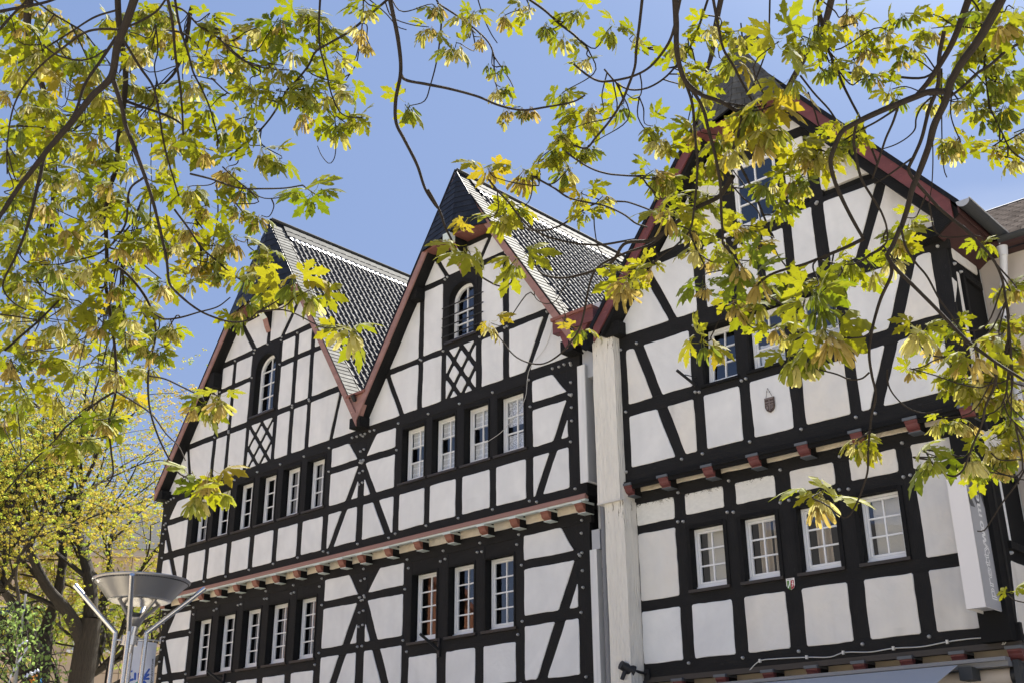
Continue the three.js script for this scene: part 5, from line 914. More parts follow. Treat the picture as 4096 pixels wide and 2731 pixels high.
  { r: [0.0051, 0.0030], p: [1.108,3.654,-3.125, 1.104,3.614,-3.167, 1.118,3.568,-3.207, 1.139,3.515,-3.247, 1.175,3.466,-3.277, 1.21,3.42,-3.305, 1.23,3.379,-3.335, 1.235,3.348,-3.365, 1.22,3.331,-3.393] },
  { r: [0.0039, 0.0023], p: [1.257,3.722,-3.149, 1.204,3.711,-3.213, 1.156,3.708,-3.268, 1.118,3.702,-3.32, 1.087,3.697,-3.369, 1.042,3.698,-3.417, 1.007,3.714,-3.452, 0.929,3.743,-3.49] },
  { r: [0.0070, 0.0036], p: [1.372,3.891,-2.978, 1.366,3.831,-3.033, 1.37,3.762,-3.088, 1.351,3.706,-3.141, 1.336,3.634,-3.201, 1.318,3.592,-3.241, 1.306,3.565,-3.269, 1.312,3.553,-3.28, 1.338,3.522,-3.294, 1.374,3.483,-3.309, 1.407,3.447,-3.322, 1.45,3.408,-3.331, 1.512,3.352,-3.34, 1.477,3.393,-3.34, 1.527,3.338,-3.353, 1.566,3.293,-3.364, 1.598,3.233,-3.385, 1.615,3.161,-3.418, 1.624,3.097,-3.448, 1.633,3.021,-3.482] },
  { r: [0.0039, 0.0030], p: [1.311,3.58,-3.219, 1.259,3.553,-3.256, 1.222,3.535,-3.281, 1.196,3.525,-3.296] },
  { r: [0.0038, 0.0033], p: [1.051,4.083,-3.477, 1.095,4.01,-3.483, 1.139,3.944,-3.483, 1.168,3.884,-3.482, 1.191,3.849,-3.466] },
  { r: [0.0033, 0.0029], p: [1.08,4.031,-3.505, 1.109,3.962,-3.542, 1.122,3.926,-3.562, 1.147,3.888,-3.579, 1.174,3.868,-3.583] },
  { r: [0.0045, 0.0044], p: [1.146,4.416,-3.452, 1.16,4.223,-3.578, 1.162,4.191,-3.582, 1.177,4.169,-3.575, 1.279,4.139,-3.543, 1.387,4.102,-3.511, 1.499,4.067,-3.471, 1.537,4.077,-3.428] },
  { r: [0.0031, 0.0020], p: [1.27,4.46,-3.507, 1.291,4.313,-3.614, 1.327,4.238,-3.656, 1.324,4.216,-3.674, 1.307,4.207,-3.686, 1.275,4.22,-3.688] },
  { r: [0.0042, 0.0027], p: [1.578,4.126,-3.102, 1.591,3.989,-3.187, 1.597,3.92,-3.22, 1.606,3.849,-3.251, 1.612,3.8,-3.267, 1.625,3.758,-3.274, 1.645,3.705,-3.284, 1.665,3.651,-3.293, 1.698,3.609,-3.289, 1.716,3.584,-3.28] },
  { r: [0.0029, 0.0024], p: [1.655,3.992,-3.302, 1.688,3.937,-3.324, 1.716,3.898,-3.337, 1.768,3.842,-3.347] },
  { r: [0.0029, 0.0024], p: [1.612,4.071,-3.398, 1.662,4.023,-3.408, 1.696,3.983,-3.42, 1.729,3.953,-3.424] },
  { r: [0.0028, 0.0019], p: [1.477,3.962,-3.276, 1.486,3.836,-3.358, 1.494,3.74,-3.417, 1.504,3.668,-3.457, 1.513,3.647,-3.466] },
  { r: [0.0023, 0.0018], p: [1.429,3.722,-3.331, 1.434,3.645,-3.377, 1.433,3.578,-3.417, 1.427,3.535,-3.444] },
  { r: [0.0031, 0.0023], p: [1.384,3.784,-3.182, 1.362,3.771,-3.222, 1.354,3.751,-3.259, 1.358,3.732,-3.291, 1.345,3.723,-3.324, 1.313,3.716,-3.361, 1.275,3.718,-3.395] },
  { r: [0.0028, 0.0023], p: [1.513,3.905,-3.3, 1.501,3.821,-3.32, 1.499,3.766,-3.314, 1.513,3.694,-3.312] },
  { r: [0.0029, 0.0021], p: [1.024,3.253,-3.265, 1.017,3.209,-3.289, 1.025,3.135,-3.322, 1.025,3.064,-3.353] },
  { r: [0.0041, 0.0025], p: [1.216,3.294,-3.177, 1.237,3.246,-3.214, 1.268,3.209,-3.24, 1.307,3.171,-3.263, 1.348,3.107,-3.296, 1.39,3.056,-3.321, 1.424,3.008,-3.347] },
  { r: [0.0032, 0.0020], p: [1.083,2.846,-3.255, 1.065,2.835,-3.277, 1.035,2.839,-3.296, 1.002,2.861,-3.309, 0.95,2.884,-3.326, 0.897,2.908,-3.343] },
  { r: [0.0030, 0.0017], p: [1.21,2.934,-3.459, 1.213,2.888,-3.476, 1.231,2.851,-3.483, 1.267,2.812,-3.484, 1.313,2.791,-3.474, 1.364,2.796,-3.452] },
  { r: [0.0029, 0.0024], p: [1.259,2.993,-3.304, 1.269,2.947,-3.296, 1.283,2.915,-3.281, 1.307,2.896,-3.256, 1.337,2.891,-3.222, 1.349,2.924,-3.181] },
  { r: [0.0025, 0.0021], p: [1.247,2.891,-3.349, 1.279,2.895,-3.336, 1.311,2.909,-3.318, 1.356,2.915,-3.297] },
  { r: [0.0027, 0.0024], p: [1.317,2.891,-3.092, 1.342,2.849,-3.137, 1.383,2.817,-3.17, 1.415,2.818,-3.194] },
  { r: [0.0047, 0.0025], p: [1.396,2.813,-3.089, 1.403,2.765,-3.127, 1.383,2.705,-3.18, 1.382,2.671,-3.215, 1.365,2.62,-3.262, 1.356,2.584,-3.299, 1.351,2.562,-3.33, 1.334,2.55,-3.362, 1.306,2.572,-3.389, 1.29,2.606,-3.408, 1.282,2.643,-3.422] },
  { r: [0.0033, 0.0021], p: [1.553,2.587,-3.325, 1.517,2.527,-3.359, 1.476,2.474,-3.391, 1.448,2.432,-3.413, 1.423,2.399,-3.432, 1.406,2.4,-3.438] },
  { r: [0.0030, 0.0021], p: [1.531,2.802,-3.379, 1.542,2.754,-3.391, 1.581,2.703,-3.39] },
  { r: [0.0025, 0.0021], p: [1.493,2.649,-3.447, 1.513,2.627,-3.445, 1.577,2.618,-3.418] },
  { r: [0.0024, 0.0019], p: [1.755,2.275,-3.978, 1.72,2.289,-3.991, 1.704,2.306,-3.995] },
  { r: [0.0043, 0.0033], p: [0.56,4.583,-3.974, 0.645,4.56,-3.978, 0.724,4.524,-3.991, 0.782,4.497,-3.999] },
];
// leafy shoots: x, y, z, leaf length, leaves, seed bunches, how golden
const SHOOTS = [
  { at: [-1.279,4.732,-3.949], len: 0.122, n: 4, seeds: 1, gold: 0.45 },
  { at: [-1.204,4.701,-3.997], len: 0.114, n: 4, seeds: 1, gold: 0.45 },
  { at: [-1.246,4.617,-4.048], len: 0.114, n: 4, seeds: 1, gold: 0.45 },
  { at: [-1.35,4.594,-4.031], len: 0.114, n: 4, seeds: 1, gold: 0.45 },
  { at: [-0.878,4.811,-3.995], len: 0.142, n: 4, seeds: 1, gold: 0.45 },
  { at: [-0.988,4.771,-4.001], len: 0.130, n: 5, seeds: 1, gold: 0.20 },
  { at: [-1.062,4.734,-4.011], len: 0.114, n: 4, seeds: 1, gold: 0.45 },
  { at: [-0.951,4.668,-4.09], len: 0.130, n: 4, seeds: 1, gold: 0.35 },
  { at: [-0.809,4.761,-4.049], len: 0.114, n: 4, seeds: 1, gold: 0.45 },
  { at: [-0.76,4.664,-4.132], len: 0.118, n: 4, seeds: 1, gold: 0.45 },
  { at: [-1.141,4.616,-4.079], len: 0.114, n: 4, seeds: 1, gold: 0.45 },
  { at: [-1.583,4.583,-3.954], len: 0.098, n: 3, seeds: 2, gold: 0.45 },
  { at: [-1.766,4.504,-3.935], len: 0.126, n: 5, seeds: 1, gold: 0.20 },
  { at: [-1.954,4.571,-3.794], len: 0.114, n: 4, seeds: 1, gold: 0.45 },
  { at: [-2.009,4.597,-3.744], len: 0.114, n: 4, seeds: 1, gold: 0.45 },
  { at: [-1.917,4.512,-3.858], len: 0.114, n: 4, seeds: 1, gold: 0.45 },
  { at: [-1.838,4.404,-3.975], len: 0.130, n: 4, seeds: 0, gold: 1.00 },
  { at: [-1.999,4.445,-3.867], len: 0.114, n: 4, seeds: 1, gold: 0.45 },
  { at: [-1.968,4.382,-3.927], len: 0.114, n: 4, seeds: 1, gold: 0.45 },
  { at: [-1.733,4.44,-3.997], len: 0.118, n: 3, seeds: 1, gold: 0.80 },
  { at: [-1.703,4.424,-4.021], len: 0.110, n: 3, seeds: 1, gold: 0.60 },
  { at: [-1.535,4.577,-3.977], len: 0.079, n: 0, seeds: 3, gold: 0.45 },
  { at: [-1.932,4.193,-4.072], len: 0.114, n: 4, seeds: 1, gold: 0.45 },
  { at: [-2.019,4.234,-4.003], len: 0.114, n: 4, seeds: 1, gold: 0.45 },
  { at: [-1.882,4.249,-4.06], len: 0.114, n: 4, seeds: 1, gold: 0.45 },
  { at: [-1.74,4.262,-4.115], len: 0.114, n: 4, seeds: 1, gold: 0.45 },
  { at: [-1.606,4.316,-4.133], len: 0.114, n: 4, seeds: 1, gold: 0.45 },
  { at: [-1.685,4.347,-4.081], len: 0.114, n: 4, seeds: 1, gold: 0.45 },
  { at: [-1.985,4.092,-4.11], len: 0.114, n: 4, seeds: 1, gold: 0.45 },
  { at: [-1.814,4.11,-4.177], len: 0.114, n: 4, seeds: 1, gold: 0.45 },
  { at: [-2.052,3.986,-4.139], len: 0.114, n: 4, seeds: 1, gold: 0.45 },
  { at: [-1.946,3.992,-4.187], len: 0.114, n: 4, seeds: 1, gold: 0.45 },
  { at: [-1.702,4.099,-4.231], len: 0.114, n: 4, seeds: 1, gold: 0.45 },
  { at: [-1.599,4.179,-4.223], len: 0.122, n: 5, seeds: 1, gold: 0.20 },
  { at: [-1.432,4.282,-4.218], len: 0.126, n: 4, seeds: 2, gold: 0.40 },
  { at: [-1.395,4.334,-4.197], len: 0.114, n: 4, seeds: 1, gold: 0.45 },
  { at: [-1.293,4.44,-4.159], len: 0.114, n: 4, seeds: 1, gold: 0.45 },
  { at: [-1.356,4.52,-4.083], len: 0.118, n: 4, seeds: 1, gold: 0.45 },
  { at: [-1.228,4.357,-4.234], len: 0.114, n: 4, seeds: 1, gold: 0.45 },
  { at: [-1.398,4.129,-4.323], len: 0.114, n: 4, seeds: 1, gold: 0.45 },
  { at: [-1.493,4.116,-4.299], len: 0.114, n: 4, seeds: 1, gold: 0.45 },
  { at: [-1.623,4.032,-4.3], len: 0.118, n: 4, seeds: 1, gold: 0.20 },
  { at: [-1.758,3.962,-4.286], len: 0.114, n: 4, seeds: 1, gold: 0.45 },
  { at: [-1.872,3.911,-4.266], len: 0.118, n: 4, seeds: 1, gold: 0.45 },
  { at: [-2.013,3.869,-4.224], len: 0.114, n: 4, seeds: 1, gold: 0.45 },
  { at: [-2.077,3.793,-4.233], len: 0.114, n: 4, seeds: 1, gold: 0.45 },
  { at: [-1.94,3.77,-4.309], len: 0.114, n: 4, seeds: 1, gold: 0.45 },
  { at: [-1.797,3.794,-4.359], len: 0.122, n: 4, seeds: 1, gold: 0.45 },
  { at: [-1.679,3.878,-4.363], len: 0.114, n: 4, seeds: 1, gold: 0.45 },
  { at: [-1.579,3.892,-4.392], len: 0.114, n: 4, seeds: 1, gold: 0.45 },
  { at: [-1.421,3.996,-4.391], len: 0.122, n: 4, seeds: 2, gold: 0.50 },
  { at: [-1.313,4.075,-4.381], len: 0.114, n: 4, seeds: 1, gold: 0.45 },
  { at: [-1.523,3.749,-4.483], len: 0.098, n: 2, seeds: 3, gold: 0.45 },
  { at: [-1.717,3.723,-4.426], len: 0.114, n: 4, seeds: 1, gold: 0.45 },
  { at: [-1.865,3.634,-4.407], len: 0.114, n: 4, seeds: 1, gold: 0.45 },
  { at: [-2.02,3.674,-4.319], len: 0.114, n: 4, seeds: 1, gold: 0.45 },
  { at: [-2.054,3.521,-4.374], len: 0.122, n: 4, seeds: 1, gold: 0.45 },
  { at: [-1.914,3.543,-4.427], len: 0.114, n: 4, seeds: 1, gold: 0.45 },
  { at: [-1.769,3.564,-4.478], len: 0.114, n: 4, seeds: 1, gold: 0.45 },
  { at: [-1.636,3.616,-4.506], len: 0.118, n: 3, seeds: 2, gold: 0.45 },
  { at: [-1.962,3.401,-4.466], len: 0.114, n: 4, seeds: 1, gold: 0.45 },
  { at: [-2.07,3.368,-4.43], len: 0.118, n: 4, seeds: 1, gold: 0.40 },
  { at: [-1.835,3.376,-4.53], len: 0.114, n: 4, seeds: 1, gold: 0.45 },
  { at: [-1.696,3.385,-4.58], len: 0.106, n: 2, seeds: 3, gold: 0.45 },
  { at: [-2.024,3.248,-4.498], len: 0.118, n: 5, seeds: 1, gold: 0.35 },
  { at: [-1.744,3.179,-4.637], len: 0.114, n: 4, seeds: 3, gold: 0.40 },
  { at: [-1.832,3.1,-4.63], len: 0.106, n: 3, seeds: 3, gold: 0.45 },
  { at: [-1.895,3.049,-4.621], len: 0.098, n: 3, seeds: 2, gold: 0.45 },
  { at: [-2.448,4.868,-4.665], len: 0.108, n: 4, seeds: 2, gold: 0.50 },
  { at: [-2.451,4.642,-4.814], len: 0.108, n: 4, seeds: 2, gold: 0.50 },
  { at: [-2.488,4.344,-4.972], len: 0.108, n: 4, seeds: 2, gold: 0.50 },
  { at: [-2.481,4.08,-5.112], len: 0.108, n: 4, seeds: 2, gold: 0.50 },
  { at: [-2.495,3.724,-5.263], len: 0.108, n: 4, seeds: 2, gold: 0.50 },
  { at: [-2.502,3.441,-5.366], len: 0.108, n: 4, seeds: 2, gold: 0.50 },
  { at: [-2.128,5.19,-4.585], len: 0.108, n: 4, seeds: 2, gold: 0.50 },
  { at: [-1.972,5.255,-4.603], len: 0.108, n: 4, seeds: 2, gold: 0.50 },
  { at: [-1.815,5.302,-4.631], len: 0.108, n: 4, seeds: 2, gold: 0.50 },
  { at: [-2.215,5.218,-4.522], len: 0.108, n: 4, seeds: 2, gold: 0.50 },
  { at: [-1.716,5.32,-4.654], len: 0.108, n: 4, seeds: 2, gold: 0.50 },
  { at: [-1.726,5.219,-4.729], len: 0.108, n: 4, seeds: 2, gold: 0.50 },
  { at: [-2.221,5.004,-4.681], len: 0.108, n: 4, seeds: 2, gold: 0.50 },
  { at: [-1.803,5.017,-4.849], len: 0.108, n: 4, seeds: 2, gold: 0.50 },
  { at: [-1.92,5.014,-4.806], len: 0.108, n: 4, seeds: 2, gold: 0.50 },
  { at: [-1.726,4.977,-4.905], len: 0.108, n: 4, seeds: 2, gold: 0.50 },
  { at: [-2.106,4.856,-4.838], len: 0.108, n: 4, seeds: 2, gold: 0.50 },
  { at: [-1.853,4.885,-4.921], len: 0.108, n: 4, seeds: 2, gold: 0.50 },
  { at: [-2.175,4.682,-4.92], len: 0.108, n: 4, seeds: 2, gold: 0.50 },
  { at: [-2.002,4.714,-4.974], len: 0.108, n: 4, seeds: 2, gold: 0.50 },
  { at: [-1.765,4.697,-5.073], len: 0.108, n: 4, seeds: 2, gold: 0.50 },
  { at: [-2.345,4.841,-4.737], len: 0.108, n: 4, seeds: 2, gold: 0.50 },
  { at: [-2.274,4.839,-4.773], len: 0.108, n: 4, seeds: 2, gold: 0.50 },
  { at: [-2.412,5.042,-4.558], len: 0.108, n: 4, seeds: 2, gold: 0.50 },
  { at: [-2.276,4.571,-4.943], len: 0.108, n: 4, seeds: 2, gold: 0.50 },
  { at: [-2.11,4.509,-5.052], len: 0.108, n: 4, seeds: 2, gold: 0.50 },
  { at: [-2.444,4.125,-5.108], len: 0.108, n: 4, seeds: 2, gold: 0.50 },
  { at: [-1.946,4.205,-5.279], len: 0.108, n: 4, seeds: 2, gold: 0.50 },
  { at: [-2.24,4.121,-5.202], len: 0.108, n: 4, seeds: 2, gold: 0.50 },
  { at: [-2.356,3.984,-5.216], len: 0.108, n: 4, seeds: 2, gold: 0.50 },
  { at: [-2.168,3.853,-5.354], len: 0.108, n: 4, seeds: 2, gold: 0.50 },
  { at: [-1.892,3.764,-5.494], len: 0.108, n: 4, seeds: 2, gold: 0.50 },
  { at: [-2.413,3.776,-5.28], len: 0.108, n: 4, seeds: 2, gold: 0.50 },
  { at: [-2.283,3.572,-5.417], len: 0.108, n: 2, seeds: 3, gold: 0.50 },
  { at: [-2.149,3.589,-5.465], len: 0.108, n: 1, seeds: 3, gold: 0.50 },
  { at: [-1.862,4.336,-5.243], len: 0.108, n: 4, seeds: 2, gold: 0.50 },
  { at: [-1.817,4.46,-5.192], len: 0.108, n: 4, seeds: 2, gold: 0.50 },
  { at: [-1.656,4.363,-5.298], len: 0.108, n: 4, seeds: 2, gold: 0.50 },
  { at: [-2.178,4.288,-5.145], len: 0.108, n: 4, seeds: 2, gold: 0.50 },
  { at: [-2.348,4.258,-5.086], len: 0.108, n: 4, seeds: 2, gold: 0.50 },
  { at: [-1.76,4.35,-5.271], len: 0.117, n: 1, seeds: 3, gold: 0.50 },
  { at: [-1.952,3.901,-5.416], len: 0.117, n: 2, seeds: 3, gold: 0.50 },
  { at: [-1.785,4.166,-5.354], len: 0.117, n: 2, seeds: 2, gold: 0.50 },
  { at: [-2.465,3.985,-5.164], len: 0.108, n: 4, seeds: 2, gold: 0.50 },
  { at: [-2.052,3.827,-5.41], len: 0.117, n: 2, seeds: 3, gold: 0.50 },
  { at: [-2.339,3.848,-5.284], len: 0.108, n: 4, seeds: 2, gold: 0.50 },
  { at: [-2.01,4.036,-5.335], len: 0.108, n: 4, seeds: 2, gold: 0.50 },
  { at: [-1.889,4.072,-5.363], len: 0.108, n: 4, seeds: 2, gold: 0.50 },
  { at: [-2.376,4.422,-4.983], len: 0.108, n: 4, seeds: 2, gold: 0.50 },
  { at: [-2.035,4.465,-5.108], len: 0.108, n: 4, seeds: 2, gold: 0.50 },
  { at: [-2.225,4.488,-5.015], len: 0.108, n: 4, seeds: 2, gold: 0.50 },
  { at: [-1.033,4.322,-3.942], len: 0.111, n: 4, seeds: 1, gold: 0.45 },
  { at: [-0.946,4.36,-3.937], len: 0.119, n: 4, seeds: 1, gold: 0.45 },
  { at: [-0.842,4.399,-3.933], len: 0.108, n: 4, seeds: 1, gold: 0.30 },
  { at: [-0.766,4.363,-3.974], len: 0.111, n: 4, seeds: 1, gold: 0.45 },
  { at: [-0.668,4.392,-3.971], len: 0.115, n: 4, seeds: 1, gold: 0.45 },
  { at: [-0.619,4.301,-4.041], len: 0.115, n: 3, seeds: 1, gold: 0.50 },
  { at: [-0.847,4.298,-4.002], len: 0.111, n: 4, seeds: 1, gold: 0.20 },
  { at: [-0.699,4.281,-4.042], len: 0.100, n: 4, seeds: 2, gold: 0.45 },
  { at: [-1.088,4.25,-3.975], len: 0.108, n: 4, seeds: 1, gold: 0.45 },
  { at: [-1.025,4.154,-4.054], len: 0.111, n: 4, seeds: 1, gold: 0.45 },
  { at: [-0.958,4.124,-4.089], len: 0.111, n: 4, seeds: 1, gold: 0.45 },
  { at: [-1.099,4.018,-4.118], len: 0.104, n: 3, seeds: 2, gold: 0.45 },
  { at: [-1.14,3.834,-4.209], len: 0.108, n: 4, seeds: 2, gold: 0.45 },
  { at: [-1.035,3.916,-4.192], len: 0.100, n: 3, seeds: 2, gold: 0.45 },
  { at: [-1.208,3.795,-4.211], len: 0.096, n: 3, seeds: 2, gold: 0.60 },
  { at: [-1.164,4.071,-4.068], len: 0.104, n: 3, seeds: 2, gold: 0.45 },
  { at: [-1.244,4.135,-4.004], len: 0.104, n: 4, seeds: 1, gold: 0.45 },
  { at: [-0.861,4.354,-3.96], len: 0.093, n: 3, seeds: 3, gold: 0.45 },
  { at: [-0.925,4.439,-3.885], len: 0.085, n: 2, seeds: 3, gold: 0.45 },
  { at: [-1.056,4.361,-3.908], len: 0.082, n: 1, seeds: 3, gold: 0.45 },
  { at: [-1.128,3.93,-4.16], len: 0.085, n: 3, seeds: 2, gold: 0.45 },
  { at: [-1.243,3.744,-4.227], len: 0.104, n: 5, seeds: 1, gold: 0.70 },
  { at: [-1.294,3.722,-4.223], len: 0.104, n: 3, seeds: 1, gold: 0.90 },
  { at: [-1.074,3.745,-4.272], len: 0.100, n: 4, seeds: 2, gold: 0.50 },
  { at: [-1.004,3.8,-4.262], len: 0.093, n: 3, seeds: 2, gold: 0.45 },
  { at: [-0.73,3.724,-3.667], len: 0.143, n: 6, seeds: 0, gold: 0.12 },
  { at: [-0.628,3.332,-3.996], len: 0.140, n: 5, seeds: 1, gold: 0.50 },
  { at: [-0.825,3.48,-3.892], len: 0.140, n: 5, seeds: 1, gold: 0.80 },
  { at: [-0.755,3.448,-3.921], len: 0.110, n: 4, seeds: 2, gold: 0.60 },
  { at: [-1.041,3.568,-4.025], len: 0.105, n: 4, seeds: 1, gold: 0.70 },
  { at: [-0.941,3.477,-3.98], len: 0.089, n: 2, seeds: 2, gold: 0.70 },
  { at: [-1.312,3.648,-4.254], len: 0.104, n: 4, seeds: 1, gold: 0.70 },
  { at: [-1.091,3.477,-4.168], len: 0.089, n: 1, seeds: 4, gold: 0.60 },
  { at: [-1.166,3.154,-4.28], len: 0.117, n: 3, seeds: 2, gold: 0.45 },
  { at: [-1.214,3.126,-4.277], len: 0.096, n: 2, seeds: 3, gold: 0.50 },
  { at: [-1.228,2.836,-4.257], len: 0.143, n: 2, seeds: 0, gold: 0.35 },
  { at: [-1.161,2.849,-4.272], len: 0.122, n: 2, seeds: 1, gold: 0.80 },
  { at: [-1.19,2.767,-4.287], len: 0.108, n: 3, seeds: 4, gold: 0.35 },
  { at: [-1.417,3.345,-4.241], len: 0.098, n: 3, seeds: 2, gold: 0.40 },
  { at: [-1.369,3.438,-4.218], len: 0.102, n: 3, seeds: 3, gold: 0.40 },
  { at: [-1.457,3.356,-4.223], len: 0.095, n: 2, seeds: 3, gold: 0.45 },
  { at: [-1.186,3.657,-4.172], len: 0.091, n: 2, seeds: 3, gold: 0.45 },
  { at: [-1.063,3.557,-4.252], len: 0.084, n: 1, seeds: 3, gold: 0.60 },
  { at: [-0.594,4.531,-3.755], len: 0.080, n: 0, seeds: 3, gold: 0.45 },
  { at: [-0.562,4.473,-3.804], len: 0.076, n: 0, seeds: 3, gold: 0.45 },
  { at: [-0.582,4.597,-3.704], len: 0.091, n: 3, seeds: 2, gold: 0.45 },
  { at: [-0.43,4.292,-3.951], len: 0.095, n: 3, seeds: 1, gold: 0.60 },
  { at: [-0.326,4.542,-3.778], len: 0.095, n: 3, seeds: 2, gold: 0.40 },
  { at: [-0.223,4.481,-3.833], len: 0.105, n: 3, seeds: 3, gold: 0.50 },
  { at: [-0.298,4.605,-3.731], len: 0.091, n: 2, seeds: 2, gold: 0.45 },
  { at: [-0.057,4.421,-3.883], len: 0.073, n: 0, seeds: 4, gold: 0.45 },
  { at: [-0.04,4.358,-3.929], len: 0.087, n: 2, seeds: 3, gold: 0.45 },
  { at: [-0.117,4.517,-3.811], len: 0.073, n: 0, seeds: 2, gold: 0.45 },
  { at: [-0.02,4.584,-3.76], len: 0.080, n: 2, seeds: 2, gold: 0.45 },
  { at: [0.04,4.293,-3.973], len: 0.080, n: 2, seeds: 3, gold: 0.45 },
  { at: [-0.096,4.086,-4.105], len: 0.109, n: 4, seeds: 1, gold: 0.95 },
  { at: [0.048,4.081,-4.109], len: 0.120, n: 4, seeds: 1, gold: 0.55 },
  { at: [-0.035,3.923,-4.2], len: 0.127, n: 5, seeds: 2, gold: 0.60 },
  { at: [0.011,3.955,-4.183], len: 0.102, n: 3, seeds: 1, gold: 0.60 },
  { at: [0.017,3.531,-3.842], len: 0.137, n: 3, seeds: 1, gold: 0.60 },
  { at: [-0.17,3.567,-3.82], len: 0.124, n: 4, seeds: 1, gold: 0.55 },
  { at: [-0.179,3.902,-4.208], len: 0.095, n: 3, seeds: 0, gold: 1.00 },
  { at: [-0.087,3.515,-4.401], len: 0.095, n: 3, seeds: 1, gold: 1.00 },
  { at: [0.285,3.496,-4.4], len: 0.102, n: 3, seeds: 1, gold: 0.90 },
  { at: [0.295,3.995,-4.149], len: 0.102, n: 3, seeds: 1, gold: 0.80 },
  { at: [0.379,3.976,-4.153], len: 0.091, n: 3, seeds: 1, gold: 0.90 },
  { at: [0.236,4.089,-4.097], len: 0.098, n: 4, seeds: 2, gold: 0.60 },
  { at: [0.173,4.151,-4.062], len: 0.105, n: 4, seeds: 2, gold: 0.60 },
  { at: [0.227,4.209,-4.023], len: 0.105, n: 4, seeds: 2, gold: 0.50 },
  { at: [0.324,4.271,-3.975], len: 0.120, n: 4, seeds: 2, gold: 0.50 },
  { at: [0.447,4.286,-3.953], len: 0.102, n: 4, seeds: 1, gold: 0.50 },
  { at: [0.316,4.154,-4.052], len: 0.113, n: 4, seeds: 2, gold: 0.60 },
  { at: [0.209,4.333,-3.941], len: 0.095, n: 3, seeds: 2, gold: 0.45 },
  { at: [0.287,4.435,-3.863], len: 0.098, n: 4, seeds: 2, gold: 0.45 },
  { at: [0.217,4.52,-3.804], len: 0.102, n: 3, seeds: 1, gold: 0.45 },
  { at: [0.146,4.548,-3.785], len: 0.084, n: 2, seeds: 2, gold: 0.45 },
  { at: [0.408,4.538,-3.774], len: 0.098, n: 4, seeds: 1, gold: 0.45 },
  { at: [0.495,4.506,-3.788], len: 0.098, n: 3, seeds: 1, gold: 0.45 },
  { at: [0.277,4.59,-3.744], len: 0.102, n: 3, seeds: 1, gold: 0.45 },
  { at: [0.068,4.609,-3.739], len: 0.091, n: 3, seeds: 2, gold: 0.45 },
  { at: [-0.014,4.286,-3.978], len: 0.084, n: 0, seeds: 3, gold: 0.45 },
  { at: [-0.142,4.596,-3.748], len: 0.080, n: 3, seeds: 1, gold: 0.45 },
  { at: [-0.194,4.589,-3.751], len: 0.080, n: 3, seeds: 1, gold: 0.45 },
  { at: [0.299,3.917,-4.193], len: 0.073, n: 3, seeds: 1, gold: 0.60 },
  { at: [0.544,4.043,-3.74], len: 0.095, n: 3, seeds: 1, gold: 0.45 },
  { at: [0.586,3.984,-3.771], len: 0.102, n: 4, seeds: 3, gold: 0.45 },
  { at: [0.546,3.9,-3.829], len: 0.095, n: 4, seeds: 2, gold: 0.40 },
  { at: [0.58,3.621,-3.636], len: 0.127, n: 5, seeds: 1, gold: 0.70 },
  { at: [0.532,3.581,-4.005], len: 0.095, n: 4, seeds: 1, gold: 0.60 },
  { at: [0.429,3.466,-3.85], len: 0.137, n: 4, seeds: 2, gold: 0.60 },
  { at: [0.639,3.716,-3.92], len: 0.102, n: 4, seeds: 1, gold: 0.60 },
  { at: [0.482,3.516,-4.043], len: 0.085, n: 3, seeds: 1, gold: 0.50 },
  { at: [0.604,3.87,-3.838], len: 0.092, n: 3, seeds: 2, gold: 0.45 },
  { at: [0.728,4.326,-3.506], len: 0.106, n: 4, seeds: 1, gold: 0.45 },
  { at: [0.634,4.285,-3.555], len: 0.106, n: 4, seeds: 1, gold: 0.60 },
  { at: [0.637,4.215,-3.607], len: 0.106, n: 4, seeds: 1, gold: 0.45 },
  { at: [0.719,4.135,-3.648], len: 0.099, n: 4, seeds: 1, gold: 0.45 },
  { at: [0.765,4.196,-3.595], len: 0.102, n: 4, seeds: 1, gold: 0.45 },
  { at: [0.854,4.299,-3.498], len: 0.106, n: 4, seeds: 1, gold: 0.30 },
  { at: [0.826,4.227,-3.559], len: 0.112, n: 4, seeds: 1, gold: 0.80 },
  { at: [0.707,4.016,-3.73], len: 0.102, n: 4, seeds: 1, gold: 0.60 },
  { at: [0.796,3.993,-3.727], len: 0.109, n: 4, seeds: 2, gold: 0.70 },
  { at: [0.829,3.942,-3.752], len: 0.102, n: 3, seeds: 2, gold: 0.80 },
  { at: [0.76,3.808,-3.847], len: 0.112, n: 5, seeds: 1, gold: 0.50 },
  { at: [0.687,3.8,-3.865], len: 0.112, n: 5, seeds: 1, gold: 0.45 },
  { at: [0.713,3.696,-3.918], len: 0.092, n: 4, seeds: 3, gold: 0.45 },
  { at: [0.779,3.601,-3.955], len: 0.092, n: 4, seeds: 3, gold: 0.50 },
  { at: [0.766,3.906,-3.787], len: 0.095, n: 3, seeds: 2, gold: 0.80 },
  { at: [0.81,3.748,-3.153], len: 0.136, n: 4, seeds: 3, gold: 0.85 },
  { at: [0.818,3.779,-2.877], len: 0.146, n: 4, seeds: 0, gold: 0.50 },
  { at: [0.878,3.736,-3.018], len: 0.115, n: 4, seeds: 1, gold: 0.75 },
  { at: [0.826,3.682,-3.192], len: 0.118, n: 4, seeds: 4, gold: 0.90 },
  { at: [0.797,3.798,-3.368], len: 0.109, n: 4, seeds: 2, gold: 0.70 },
  { at: [0.982,4.009,-3.169], len: 0.102, n: 5, seeds: 2, gold: 0.40 },
  { at: [1.014,4.037,-3.137], len: 0.093, n: 3, seeds: 1, gold: 0.45 },
  { at: [1.068,3.938,-3.194], len: 0.084, n: 3, seeds: 2, gold: 0.45 },
  { at: [0.984,3.718,-3.37], len: 0.118, n: 4, seeds: 1, gold: 0.50 },
